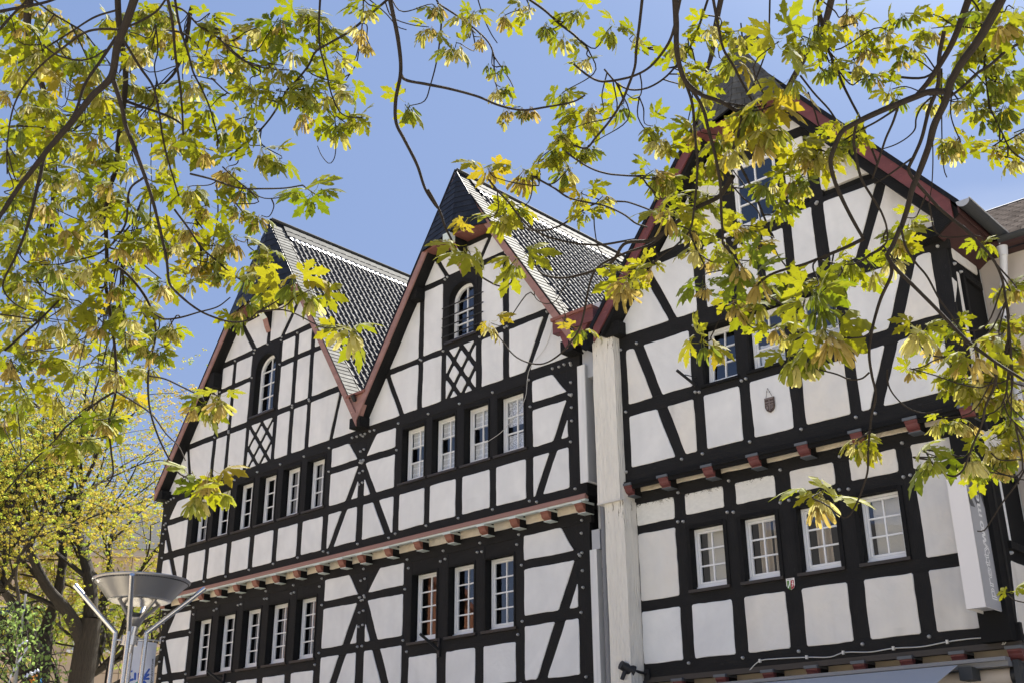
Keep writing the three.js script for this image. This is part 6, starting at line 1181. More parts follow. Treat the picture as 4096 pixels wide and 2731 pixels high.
  { at: [1.04,3.692,-3.369], len: 0.102, n: 4, seeds: 2, gold: 0.60 },
  { at: [0.959,3.634,-3.429], len: 0.099, n: 4, seeds: 2, gold: 0.50 },
  { at: [0.932,3.56,-3.478], len: 0.090, n: 4, seeds: 1, gold: 0.45 },
  { at: [0.888,3.623,-3.454], len: 0.093, n: 4, seeds: 2, gold: 0.45 },
  { at: [1.008,3.627,-3.418], len: 0.087, n: 3, seeds: 2, gold: 0.45 },
  { at: [1.108,3.694,-3.346], len: 0.096, n: 4, seeds: 1, gold: 0.70 },
  { at: [1.155,3.717,-3.316], len: 0.084, n: 4, seeds: 1, gold: 0.45 },
  { at: [0.804,3.502,-3.542], len: 0.087, n: 4, seeds: 2, gold: 0.45 },
  { at: [0.848,3.444,-3.562], len: 0.093, n: 4, seeds: 1, gold: 0.80 },
  { at: [0.746,3.461,-3.577], len: 0.093, n: 4, seeds: 1, gold: 0.50 },
  { at: [0.65,3.462,-3.594], len: 0.093, n: 3, seeds: 1, gold: 0.60 },
  { at: [0.746,3.257,-3.337], len: 0.121, n: 4, seeds: 1, gold: 0.15 },
  { at: [0.787,3.209,-3.352], len: 0.130, n: 4, seeds: 1, gold: 0.25 },
  { at: [0.784,3.273,-3.66], len: 0.102, n: 4, seeds: 2, gold: 0.60 },
  { at: [0.647,3.252,-3.473], len: 0.095, n: 4, seeds: 1, gold: 0.20 },
  { at: [0.665,3.156,-3.734], len: 0.109, n: 4, seeds: 1, gold: 0.75 },
  { at: [0.857,3.266,-3.647], len: 0.109, n: 4, seeds: 1, gold: 0.35 },
  { at: [0.922,3.184,-3.668], len: 0.102, n: 4, seeds: 2, gold: 0.45 },
  { at: [0.943,3.326,-3.597], len: 0.093, n: 4, seeds: 2, gold: 0.45 },
  { at: [0.993,3.321,-3.587], len: 0.093, n: 4, seeds: 1, gold: 0.40 },
  { at: [0.909,3.083,-3.152], len: 0.131, n: 4, seeds: 1, gold: 0.40 },
  { at: [0.927,3.045,-3.164], len: 0.120, n: 3, seeds: 1, gold: 0.40 },
  { at: [1.084,3.31,-3.565], len: 0.096, n: 4, seeds: 1, gold: 0.45 },
  { at: [1.125,3.351,-3.532], len: 0.093, n: 4, seeds: 1, gold: 0.30 },
  { at: [0.94,2.965,-3.196], len: 0.136, n: 4, seeds: 2, gold: 0.50 },
  { at: [0.927,2.938,-3.323], len: 0.098, n: 3, seeds: 2, gold: 0.45 },
  { at: [0.876,2.937,-3.337], len: 0.135, n: 3, seeds: 2, gold: 0.30 },
  { at: [1.132,3.29,-3.56], len: 0.084, n: 2, seeds: 2, gold: 0.45 },
  { at: [1.159,3.367,-3.514], len: 0.087, n: 4, seeds: 1, gold: 0.35 },
  { at: [1.221,3.318,-3.517], len: 0.099, n: 3, seeds: 1, gold: 0.30 },
  { at: [1.312,3.409,-3.438], len: 0.099, n: 5, seeds: 2, gold: 0.50 },
  { at: [1.293,3.353,-3.473], len: 0.090, n: 4, seeds: 1, gold: 0.45 },
  { at: [1.33,3.457,-3.405], len: 0.084, n: 3, seeds: 1, gold: 0.45 },
  { at: [1.198,4.033,-3.337], len: 0.085, n: 3, seeds: 1, gold: 0.45 },
  { at: [1.237,4.067,-3.297], len: 0.091, n: 3, seeds: 2, gold: 0.45 },
  { at: [1.302,4.101,-3.246], len: 0.088, n: 3, seeds: 2, gold: 0.45 },
  { at: [1.386,4.05,-3.251], len: 0.091, n: 4, seeds: 2, gold: 0.45 },
  { at: [1.351,4.136,-3.198], len: 0.088, n: 3, seeds: 1, gold: 0.45 },
  { at: [1.27,3.99,-3.341], len: 0.085, n: 3, seeds: 2, gold: 0.45 },
  { at: [1.328,3.937,-3.356], len: 0.075, n: 3, seeds: 2, gold: 0.45 },
  { at: [1.204,4.131,-3.261], len: 0.088, n: 4, seeds: 1, gold: 0.45 },
  { at: [1.173,4.183,-3.232], len: 0.091, n: 4, seeds: 1, gold: 0.45 },
  { at: [1.435,4.079,-3.207], len: 0.081, n: 3, seeds: 3, gold: 0.45 },
  { at: [1.52,3.997,-3.23], len: 0.085, n: 4, seeds: 1, gold: 0.45 },
  { at: [1.499,3.943,-3.279], len: 0.085, n: 3, seeds: 1, gold: 0.45 },
  { at: [1.554,4.035,-3.186], len: 0.114, n: 4, seeds: 1, gold: 0.30 },
  { at: [1.431,3.772,-2.771], len: 0.115, n: 4, seeds: 1, gold: 0.30 },
  { at: [1.668,3.995,-3.158], len: 0.104, n: 4, seeds: 1, gold: 0.45 },
  { at: [1.599,3.955,-3.223], len: 0.094, n: 4, seeds: 2, gold: 0.45 },
  { at: [1.671,4.071,-3.097], len: 0.114, n: 4, seeds: 1, gold: 0.45 },
  { at: [1.677,3.901,-3.222], len: 0.098, n: 4, seeds: 2, gold: 0.45 },
  { at: [1.648,3.814,-3.297], len: 0.098, n: 4, seeds: 3, gold: 0.70 },
  { at: [1.703,3.734,-3.322], len: 0.088, n: 4, seeds: 1, gold: 0.45 },
  { at: [1.583,3.841,-3.311], len: 0.094, n: 4, seeds: 1, gold: 0.70 },
  { at: [1.545,3.758,-3.383], len: 0.088, n: 3, seeds: 3, gold: 0.50 },
  { at: [1.543,3.868,-3.311], len: 0.085, n: 3, seeds: 2, gold: 0.45 },
  { at: [1.708,3.659,-3.366], len: 0.098, n: 4, seeds: 1, gold: 0.80 },
  { at: [1.656,3.702,-3.366], len: 0.091, n: 4, seeds: 1, gold: 0.60 },
  { at: [1.636,3.882,-3.256], len: 0.088, n: 4, seeds: 3, gold: 0.45 },
  { at: [1.534,4.101,-3.144], len: 0.098, n: 4, seeds: 1, gold: 0.45 },
  { at: [1.63,3.432,-3.533], len: 0.072, n: 4, seeds: 1, gold: 0.40 },
  { at: [1.684,3.278,-3.583], len: 0.091, n: 3, seeds: 1, gold: 0.45 },
  { at: [1.727,3.285,-3.559], len: 0.091, n: 3, seeds: 2, gold: 0.45 },
  { at: [1.24,2.971,-3.205], len: 0.112, n: 4, seeds: 1, gold: 0.55 },
  { at: [1.501,3.138,-3.724], len: 0.101, n: 4, seeds: 1, gold: 0.50 },
  { at: [1.541,3.195,-3.684], len: 0.107, n: 4, seeds: 1, gold: 0.60 },
  { at: [1.665,3.147,-3.65], len: 0.107, n: 4, seeds: 2, gold: 0.50 },
  { at: [1.716,3.186,-3.61], len: 0.101, n: 4, seeds: 1, gold: 0.60 },
  { at: [1.34,2.851,-3.098], len: 0.109, n: 4, seeds: 2, gold: 0.50 },
  { at: [1.619,3.022,-3.721], len: 0.107, n: 4, seeds: 3, gold: 0.60 },
  { at: [1.534,3.041,-3.75], len: 0.091, n: 2, seeds: 3, gold: 0.70 },
  { at: [1.637,2.956,-3.738], len: 0.098, n: 4, seeds: 3, gold: 0.45 },
  { at: [1.56,3.009,-3.751], len: 0.101, n: 4, seeds: 2, gold: 0.45 },
  { at: [1.689,3.032,-3.686], len: 0.107, n: 4, seeds: 1, gold: 0.60 },
  { at: [1.725,2.935,-3.706], len: 0.098, n: 4, seeds: 2, gold: 0.45 },
  { at: [1.728,3.095,-3.643], len: 0.098, n: 4, seeds: 2, gold: 0.45 },
  { at: [1.405,3.066,-3.79], len: 0.078, n: 4, seeds: 1, gold: 0.70 },
  { at: [1.503,2.888,-3.817], len: 0.081, n: 3, seeds: 2, gold: 0.60 },
  { at: [1.556,2.874,-3.801], len: 0.072, n: 1, seeds: 3, gold: 0.70 },
  { at: [1.25,2.614,-3.332], len: 0.129, n: 3, seeds: 1, gold: 0.30 },
  { at: [1.066,2.677,-3.375], len: 0.084, n: 4, seeds: 3, gold: 0.70 },
  { at: [0.974,2.553,-3.547], len: 0.132, n: 4, seeds: 2, gold: 0.50 },
  { at: [1.395,2.635,-3.38], len: 0.101, n: 3, seeds: 1, gold: 0.25 },
  { at: [1.645,2.798,-3.788], len: 0.107, n: 4, seeds: 3, gold: 0.45 },
  { at: [1.661,2.725,-3.803], len: 0.098, n: 4, seeds: 2, gold: 0.45 },
  { at: [1.692,2.863,-3.746], len: 0.098, n: 4, seeds: 3, gold: 0.45 },
  { at: [1.72,2.781,-3.76], len: 0.091, n: 3, seeds: 2, gold: 0.45 },
  { at: [1.615,2.709,-3.828], len: 0.081, n: 3, seeds: 2, gold: 0.45 },
  { at: [1.712,2.317,-3.989], len: 0.070, n: 3, seeds: 0, gold: 0.50 },
  { at: [1.451,3.888,-3.339], len: 0.075, n: 3, seeds: 2, gold: 0.45 },
  { at: [1.348,4.022,-3.287], len: 0.065, n: 1, seeds: 2, gold: 0.45 },
  { at: [1.159,3.861,-3.469], len: 0.072, n: 3, seeds: 2, gold: 0.45 },
  { at: [1.486,3.751,-3.414], len: 0.072, n: 2, seeds: 3, gold: 0.45 },
  { at: [-1.984,4.906,-4.507], len: 0.112, n: 3, seeds: 3, gold: 0.15 },
  { at: [-2.235,4.128,-4.571], len: 0.083, n: 5, seeds: 2, gold: 0.15 },
  { at: [-1.819,5.354,-4.793], len: 0.116, n: 4, seeds: 3, gold: 0.15 },
  { at: [-1.808,3.285,-4.9], len: 0.081, n: 4, seeds: 1, gold: 0.50 },
  { at: [-2.399,4.804,-4.92], len: 0.127, n: 4, seeds: 0, gold: 0.60 },
  { at: [-2.225,5.106,-4.595], len: 0.119, n: 3, seeds: 3, gold: 0.30 },
  { at: [-2.132,3.804,-6.024], len: 0.114, n: 4, seeds: 1, gold: 0.90 },
  { at: [-2.47,4.848,-4.954], len: 0.114, n: 4, seeds: 2, gold: 0.45 },
  { at: [-2.361,4.284,-4.873], len: 0.094, n: 4, seeds: 1, gold: 0.50 },
  { at: [-1.175,5.134,-4.577], len: 0.107, n: 4, seeds: 1, gold: 0.90 },
  { at: [-2.038,4.028,-5.782], len: 0.098, n: 3, seeds: 1, gold: 0.50 },
  { at: [-2.355,3.851,-5.005], len: 0.099, n: 5, seeds: 1, gold: 0.90 },
  { at: [-1.678,4.646,-4.207], len: 0.083, n: 3, seeds: 1, gold: 0.45 },
  { at: [-2.132,4.521,-4.792], len: 0.122, n: 3, seeds: 1, gold: 0.50 },
  { at: [-2.253,5.272,-4.954], len: 0.114, n: 4, seeds: 2, gold: 0.45 },
  { at: [-1.843,4.646,-4.408], len: 0.085, n: 4, seeds: 1, gold: 0.90 },
  { at: [-1.944,4.323,-5.302], len: 0.101, n: 3, seeds: 1, gold: 0.50 },
  { at: [-1.903,5.137,-5.482], len: 0.104, n: 3, seeds: 2, gold: 0.90 },
  { at: [-1.741,4.211,-4.314], len: 0.081, n: 5, seeds: 0, gold: 0.30 },
  { at: [-2.262,5.081,-4.783], len: 0.106, n: 3, seeds: 0, gold: 0.15 },
  { at: [-1.561,4.966,-4.333], len: 0.090, n: 5, seeds: 1, gold: 0.90 },
  { at: [-2.065,4.672,-4.933], len: 0.094, n: 5, seeds: 2, gold: 0.50 },
  { at: [-2.091,4.695,-4.069], len: 0.092, n: 4, seeds: 2, gold: 0.90 },
  { at: [-2.702,3.657,-5.794], len: 0.121, n: 4, seeds: 3, gold: 0.15 },
  { at: [-2.446,4.49,-5.907], len: 0.105, n: 4, seeds: 3, gold: 0.45 },
  { at: [-2.252,5.277,-5.288], len: 0.123, n: 4, seeds: 1, gold: 0.60 },
  { at: [-1.699,5.336,-5.397], len: 0.121, n: 4, seeds: 0, gold: 0.15 },
  { at: [-1.896,3.315,-4.975], len: 0.084, n: 3, seeds: 1, gold: 0.50 },
  { at: [-2.16,4.042,-4.903], len: 0.121, n: 3, seeds: 2, gold: 0.90 },
  { at: [-2.304,4.527,-4.79], len: 0.117, n: 4, seeds: 2, gold: 0.30 },
  { at: [-1.802,5.522,-5.107], len: 0.139, n: 5, seeds: 2, gold: 0.50 },
  { at: [-2.667,5.422,-5.236], len: 0.148, n: 3, seeds: 1, gold: 0.60 },
  { at: [-1.477,5.226,-4.933], len: 0.126, n: 5, seeds: 1, gold: 0.30 },
  { at: [-2.596,5.736,-5.109], len: 0.148, n: 3, seeds: 3, gold: 0.90 },
  { at: [-1.812,3.525,-4.966], len: 0.113, n: 4, seeds: 0, gold: 0.45 },
  { at: [-2.162,4.262,-6.126], len: 0.117, n: 5, seeds: 1, gold: 0.15 },
  { at: [-2.1,4.546,-5.113], len: 0.115, n: 5, seeds: 3, gold: 0.30 },
  { at: [-1.963,5.654,-5.03], len: 0.117, n: 4, seeds: 3, gold: 0.15 },
  { at: [-2.153,4.834,-4.376], len: 0.109, n: 3, seeds: 3, gold: 0.15 },
  { at: [-1.725,4.14,-4.799], len: 0.112, n: 3, seeds: 3, gold: 0.15 },
  { at: [-2.069,3.767,-5.026], len: 0.104, n: 3, seeds: 0, gold: 0.50 },
  { at: [-2.388,5.014,-5.117], len: 0.118, n: 5, seeds: 3, gold: 0.30 },
  { at: [-1.935,3.975,-4.499], len: 0.113, n: 5, seeds: 1, gold: 0.50 },
  { at: [-1.793,4.986,-4.362], len: 0.093, n: 3, seeds: 1, gold: 0.90 },
  { at: [-2.673,4.138,-5.911], len: 0.145, n: 4, seeds: 1, gold: 0.45 },
  { at: [-1.282,4.8,-4.403], len: 0.097, n: 5, seeds: 1, gold: 0.50 },
  { at: [-1.807,3.629,-4.476], len: 0.076, n: 5, seeds: 2, gold: 0.90 },
  { at: [-2.442,4.592,-6.01], len: 0.128, n: 3, seeds: 0, gold: 0.30 },
  { at: [-2.597,5.134,-5.248], len: 0.100, n: 4, seeds: 1, gold: 0.30 },
  { at: [-1.587,4.04,-4.447], len: 0.094, n: 4, seeds: 0, gold: 0.45 },
];

// ------------------------------------------------------------------ steel uplighter with bowl
{
  const l = thing('street_lamp', 'stainless steel lamp with a wide upturned bowl on four bent poles', 'street lamp', [-4.83, 0, -14.66]);
  const prof = [V2(0.10, 4.165), V2(0.36, 4.170), V2(0.385, 4.185), V2(0.555, 4.385), V2(0.585, 4.40), V2(0.600, 4.412), V2(0.598, 4.428), V2(0.575, 4.432), V2(0.545, 4.405), V2(0.37, 4.20), V2(0.10, 4.19)];
  const c = V3(0.105, 0, 0.02);
  part('bowl', new THREE.LatheGeometry(prof.slice(2), 72).translate(c.x, 0, c.z), M.bowl, l);
  part('bowl_base', new THREE.LatheGeometry([V2(0.001, 4.175), V2(0.35, 4.165), V2(0.388, 4.182), V2(0.386, 4.19), V2(0.001, 4.20)], 60).translate(c.x, 0, c.z), M.steel, l);
  part('bowl_rim', new THREE.TorusGeometry(0.592, 0.013, 10, 80).rotateX(Math.PI / 2).translate(c.x, 4.425, c.z), M.bowl, l);
  const teeth = []; for (let i = 0; i < 110; i++) { const a = i / 110 * Math.PI * 2; teeth.push(new THREE.BoxGeometry(0.013, 0.022, 0.022).translate(0.578, 4.402, 0).rotateY(a)); }
  part('rim_rivets', mergeGeometries(teeth).translate(c.x, 0, c.z), M.iron, l);
  part('lamp_hub', new THREE.LatheGeometry([V2(0.001, 3.86), V2(0.065, 3.865), V2(0.10, 3.94), V2(0.115, 3.955), V2(0.115, 3.985), V2(0.001, 3.985)], 32).translate(0.07, 0, 0), M.bowl, l);
  part('lamp_cup', cyl(V3(0.07, 3.98, 0), V3(0.075, 4.03, 0), 0.10, 0.10, 24), M.zincDark, l);
  for (let i = 0; i < 4; i++) { const a = 0.6 + i * Math.PI / 2; part('strut', cyl(V3(0.07 + 0.08 * Math.cos(a), 3.95, 0.08 * Math.sin(a)), V3(c.x + 0.31 * Math.cos(a), 4.172, c.z + 0.31 * Math.sin(a)), 0.022, 0.022, 10), M.bowl, l); }
  part('stem', cyl(V3(0.03, 3.55, 0), V3(0.07, 3.87, 0), 0.052, 0.052, 20), M.steel, l);
  part('stem_collar', cyl(V3(0.028, 3.64, 0), V3(0.036, 3.75, 0), 0.105, 0.105, 28), M.steel, l);
  for (let i = 0; i < 4; i++) {
    const a = 1.40 + i * Math.PI / 2, u = V3(Math.cos(a), 0, Math.sin(a)), at = (r, y) => V3(0.03 + u.x * r + (y - 3.7) * 0.09, y, u.z * r);
    const b = at(0.185, 3.79), m = part('pole', mergeGeometries([cyl(V3(0.03 + u.x * 0.185 - 0.02, 0, u.z * 0.185), b, 0.030, 0.030, 18), cyl(b, at(0.80, 4.365), 0.030, 0.030, 18), new THREE.SphereGeometry(0.0302, 14, 10).translate(b.x, b.y, b.z)]), M.steel, l);
    part('pole_bracket', cyl(at(0.10, 3.70), at(0.185, 3.70), 0.012, 0.012, 8), M.steel, m);
  }
}
// ------------------------------------------------------------------ youth centre banner on the left corner
{
  const p0 = frontAt(YAW_A, DA, -23.27, -0.2), bn = thing('banner', 'white vertical banner lettered for a youth centre on the left house corner', 'banner', [p0[0], 4.0, p0[2]], turnOf(YAW_A));
  part('arm', mergeGeometries([cyl(V3(0, 1.25, -0.02), V3(0, 1.245, 0.86), 0.014, 0.014, 8), box(-0.03, 0.03, 1.19, 1.33, -0.02, 0.0)].map((g) => g.toNonIndexed())), M.zincLight, bn);
  part('hook', new THREE.TorusGeometry(0.028, 0.006, 6, 14, 4.5).rotateY(Math.PI / 2).translate(0, 1.215, 0.07), M.zincLight, bn);
  const cv = document.createElement('canvas'); cv.width = 512; cv.height = 1536; const c = cv.getContext('2d');
  c.fillStyle = '#e4e5ea'; c.fillRect(0, 0, 512, 1536);
  c.save(); c.translate(474, 1010); c.rotate(-Math.PI / 2); c.fillStyle = '#1c1d22'; c.font = 'bold 66px sans-serif'; c.fillText('Kinder-', -215, 0); c.fillText('und Jugendzentrum', 105, 6); c.restore();
  c.lineCap = 'round'; c.lineJoin = 'round';
  const stroke = (col, w, pts) => { c.strokeStyle = col; c.lineWidth = w; c.beginPath(); c.moveTo(pts[0], pts[1]); for (let i = 2; i < pts.length; i += 2) c.lineTo(pts[i], pts[i + 1]); c.stroke(); };
  const bl = '#3f62b8', gr = '#2f9a7c';
  stroke(bl, 40, [60, 620, 50, 690, 120, 660]); stroke(bl, 40, [150, 560, 160, 650]); stroke(bl, 40, [215, 560, 225, 650, 275, 660, 290, 575]); stroke(bl, 36, [395, 470, 330, 570]); stroke(bl, 40, [320, 610, 390, 560]); stroke(bl, 40, [310, 640, 400, 630]); stroke(bl, 52, [320, 690, 450, 800]); stroke(bl, 24, [60, 540, 90, 520]);
  stroke(gr, 50, [170, 760, 210, 715, 260, 705, 262, 790]); stroke(gr, 44, [262, 800, 250, 1010]);
  const t = new THREE.CanvasTexture(cv); t.colorSpace = THREE.SRGBColorSpace;
  const g = new THREE.PlaneGeometry(0.62, 1.86, 16, 16), p = g.attributes.position; for (let i = 0; i < p.count; i++) p.setZ(i, 0.03 * Math.sin(p.getX(i) * 7 + p.getY(i) * 2) + 0.012 * Math.sin(p.getY(i) * 9));
  g.computeVertexNormals();
  part('cloth', g.rotateY(Math.PI / 2).translate(0, 1.20 - 0.93, 0.37), std({ map: t, roughness: 0.9, side: THREE.DoubleSide }), bn);
}
// ------------------------------------------------------------------ pale office building behind the trees
{
  const b = thing('office_building', 'beige stone-clad building with white window sills behind the trees', 'building', [-17.5, 0, -46.5], 0.12);
  const W = 26, Hh = 11.6, gw = 1.15, gh = 0.78, slabs = [];
  const wins = []; for (let fl = 0; fl < 3; fl++) for (let i = 0; i < 6; i++) { const cx = -11.5 + i * 4.1, y = 1.6 + fl * 3.15; wins.push([cx - 0.8, cx + 0.8, y, y + 1.75]); }
  const hole = wins.map((w) => [V2(w[0], w[2]), V2(w[1], w[2]), V2(w[1], w[3]), V2(w[0], w[3])]);
  part('wall', prism([V2(-W / 2, 0), V2(W / 2, 0), V2(W / 2, Hh), V2(-W / 2, Hh)], -0.4, 0, 0, hole), std({ color: lin(0.28, 0.22, 0.16), roughness: 0.9 }), b);
  const mats = [0.92, 1.0, 1.08].map((k) => std({ color: lin(0.62 * k, 0.50 * k, 0.37 * k), roughness: 0.85, map: stain(0.3, 0.2, 80) }));
  const pieces = [[], [], []];
  for (let r = 0; r * gh < Hh; r++) for (let i = 0; i < W / gw; i++) {
    const x0 = -W / 2 + i * gw, y0 = r * gh, x1 = Math.min(W / 2, x0 + gw) - 0.02, y1 = Math.min(Hh, y0 + gh) - 0.02;
    let s = [[V2(x0 + 0.02, y0 + 0.02), V2(x1, y0 + 0.02), V2(x1, y1), V2(x0 + 0.02, y1)]];
    for (const w of wins) { const nx = []; for (const q of s) { const X = q.map((v) => v.x), Y = q.map((v) => v.y); if (Math.max(...X) <= w[0] || Math.min(...X) >= w[1] || Math.max(...Y) <= w[2] || Math.min(...Y) >= w[3]) { nx.push(q); continue; } const L = clipHalf(q, V2(-1, 0), -w[0]), R = clipHalf(q, V2(1, 0), w[1]); const mid = clipHalf(clipHalf(q, V2(1, 0), w[0]), V2(-1, 0), -w[1]); const U = clipHalf(mid, V2(0, 1), w[3]), D = clipHalf(mid, V2(0, -1), -w[2]); for (const e of [L, R, U, D]) if (e.length > 2 && areaOf(e) > 0.01) nx.push(e); } s = nx; }
    for (const q of s) pieces[Math.floor(rnd() * 3)].push(prism(q, 0.002, 0.03));
  }
  pieces.forEach((g, i) => { const m = part('stone_slab', mergeGeometries(g), mats[i], b); m.userData.kind = 'stuff'; });
  for (const w of wins) {
    const f = part('window', prism([V2(w[0], w[2]), V2(w[1], w[2]), V2(w[1], w[3]), V2(w[0], w[3])], -0.2, -0.12, 0, [[V2(w[0] + 0.09, w[2] + 0.09), V2((w[0] + w[1]) / 2 - 0.05, w[2] + 0.09), V2((w[0] + w[1]) / 2 - 0.05, w[3] - 0.09), V2(w[0] + 0.09, w[3] - 0.09)], [V2((w[0] + w[1]) / 2 + 0.05, w[2] + 0.09), V2(w[1] - 0.09, w[2] + 0.09), V2(w[1] - 0.09, w[3] - 0.09), V2((w[0] + w[1]) / 2 + 0.05, w[3] - 0.09)]]), M.white, b);
    for (const s of [0, 1]) { const x0 = s ? (w[0] + w[1]) / 2 + 0.05 : w[0] + 0.09, x1 = s ? w[1] - 0.09 : (w[0] + w[1]) / 2 - 0.05; part('pane', new THREE.PlaneGeometry(x1 - x0, w[3] - w[2] - 0.18).translate((x0 + x1) / 2, (w[2] + w[3]) / 2, -0.16), M.glass, f); }
    part('window_sill', box(w[0] - 0.12, w[1] + 0.12, w[2] - 0.12, w[2] - 0.005, -0.2, 0.14), M.white, f);
  }
  part('body', box(-W / 2 + 0.05, W / 2 - 0.05, 0, Hh - 0.1, -12, -1.2), M.inside, b);
  part('cornice', box(-W / 2 - 0.3, W / 2 + 0.3, Hh, Hh + 0.25, -12, 0.35), M.renderGrey, b);
  part('roof', prism([V2(0.5, 0), V2(-12, 0), V2(-7, 3.0), V2(-5, 3.0)].reverse(), 0, W + 0.8).rotateY(-Math.PI / 2).translate(W / 2 + 0.4, Hh + 0.25, 0), M.slateRidge[1], b);
}
// a brick house across the square, mirrored in the lower windows
{
  const o = thing('brick_house', 'red brick gabled house mirrored in the lower window panes of the two-gabled house', 'house', [-29, 0, -24], Math.PI / 2);
  part('wall', prism([V2(-7, 0), V2(7, 0), V2(7, 8.4), V2(0, 13.2), V2(-7, 8.4)], -8, 0), std({ color: lin(0.36, 0.15, 0.085), roughness: 0.9, map: stain(0.3, 0.3, 90) }), o);
  part('roof', mergeGeometries([slab([V3(-7.5, 8.2, 0.3), V3(0, 13.4, 0.3), V3(0, 13.4, -8.3), V3(-7.5, 8.2, -8.3)], V3(-0.57, 0.82, 0), 0.2), slab([V3(0, 13.4, 0.3), V3(7.5, 8.2, 0.3), V3(7.5, 8.2, -8.3), V3(0, 13.4, -8.3)], V3(0.57, 0.82, 0), 0.2)]), M.rust, o);
  for (const y of [1.2, 4.2, 7.0]) for (const x of [-4.4, -1.5, 1.5, 4.4]) { const w = part('window', mergeGeometries([box(x - 0.6, x + 0.6, y, y + 0.09, 0.01, 0.08), box(x - 0.6, x + 0.6, y + 1.5, y + 1.59, 0.01, 0.08), box(x - 0.6, x - 0.51, y + 0.09, y + 1.5, 0.01, 0.08), box(x + 0.51, x + 0.6, y + 0.09, y + 1.5, 0.01, 0.08), box(x - 0.04, x + 0.04, y + 0.09, y + 1.5, 0.01, 0.07)]), M.white, o); part('pane', box(x - 0.51, x + 0.51, y + 0.09, y + 1.5, 0.005, 0.03), M.iron, w); }
  const q = thing('rendered_house', 'pale rendered house mirrored in the lower window panes of the right house', 'house', [-24, 0, -5], Math.PI / 2);
  part('wall', box(-9, 9, 0, 9.5, -8, 0), std({ color: lin(0.70, 0.60, 0.46), roughness: 0.95, map: stain(0.3, 0.3, 95) }), q);
  part('roof', prism([V2(0.5, 0), V2(-8.5, 0), V2(-4, 3.5)].reverse(), 0, 18.8).rotateY(-Math.PI / 2).translate(9.4, 9.5, 0), M.tile[1], q);
  for (const y of [1.2, 4.2, 7.0]) for (const x of [-7, -4.2, -1.4, 1.4, 4.2, 7]) { const w = part('window', mergeGeometries([box(x - 0.6, x + 0.6, y, y + 0.09, 0.01, 0.08), box(x - 0.6, x + 0.6, y + 1.5, y + 1.59, 0.01, 0.08), box(x - 0.6, x - 0.51, y + 0.09, y + 1.5, 0.01, 0.08), box(x + 0.51, x + 0.6, y + 0.09, y + 1.5, 0.01, 0.08)]), M.white, q); part('pane', box(x - 0.51, x + 0.51, y + 0.09, y + 1.5, 0.005, 0.03), M.iron, w); }
}
// ------------------------------------------------------------------ background trees
const quadLeaf = (() => {                                 // a spray of small leaves and seed tassels
  const pos = [], uv = [];
  for (let k = 0; k < 9; k++) {
    const a = rnd() * 6.28, el = rr(-1.2, 0.5), d = V3(Math.cos(a) * Math.cos(el), Math.sin(el), Math.sin(a) * Math.cos(el)), s = V3(rr(-1, 1), rr(-1, 1), rr(-1, 1)).cross(d).normalize(), o = V3(rr(-0.05, 0.05), rr(-0.05, 0.05), rr(-0.05, 0.05));
    const L = rr(0.055, 0.11), w = L * rr(0.26, 0.42), b = d.clone().cross(s).multiplyScalar(L * 0.25);
    const A = o, T = o.clone().addScaledVector(d, L).addScaledVector(b, -0.6), l = o.clone().addScaledVector(d, L * 0.5).addScaledVector(s, w).add(b.clone().multiplyScalar(0.4)), r = o.clone().addScaledVector(d, L * 0.5).addScaledVector(s, -w).add(b.clone().multiplyScalar(0.4));
    for (const v of [A, l, T, A, T, r]) { pos.push(v.x, v.y, v.z); uv.push(0, 0); }
  }
  const g = new THREE.BufferGeometry(); g.setAttribute('position', new THREE.Float32BufferAttribute(pos, 3)); g.setAttribute('uv', new THREE.Float32BufferAttribute(uv, 2)); g.computeVertexNormals(); return g;
})();
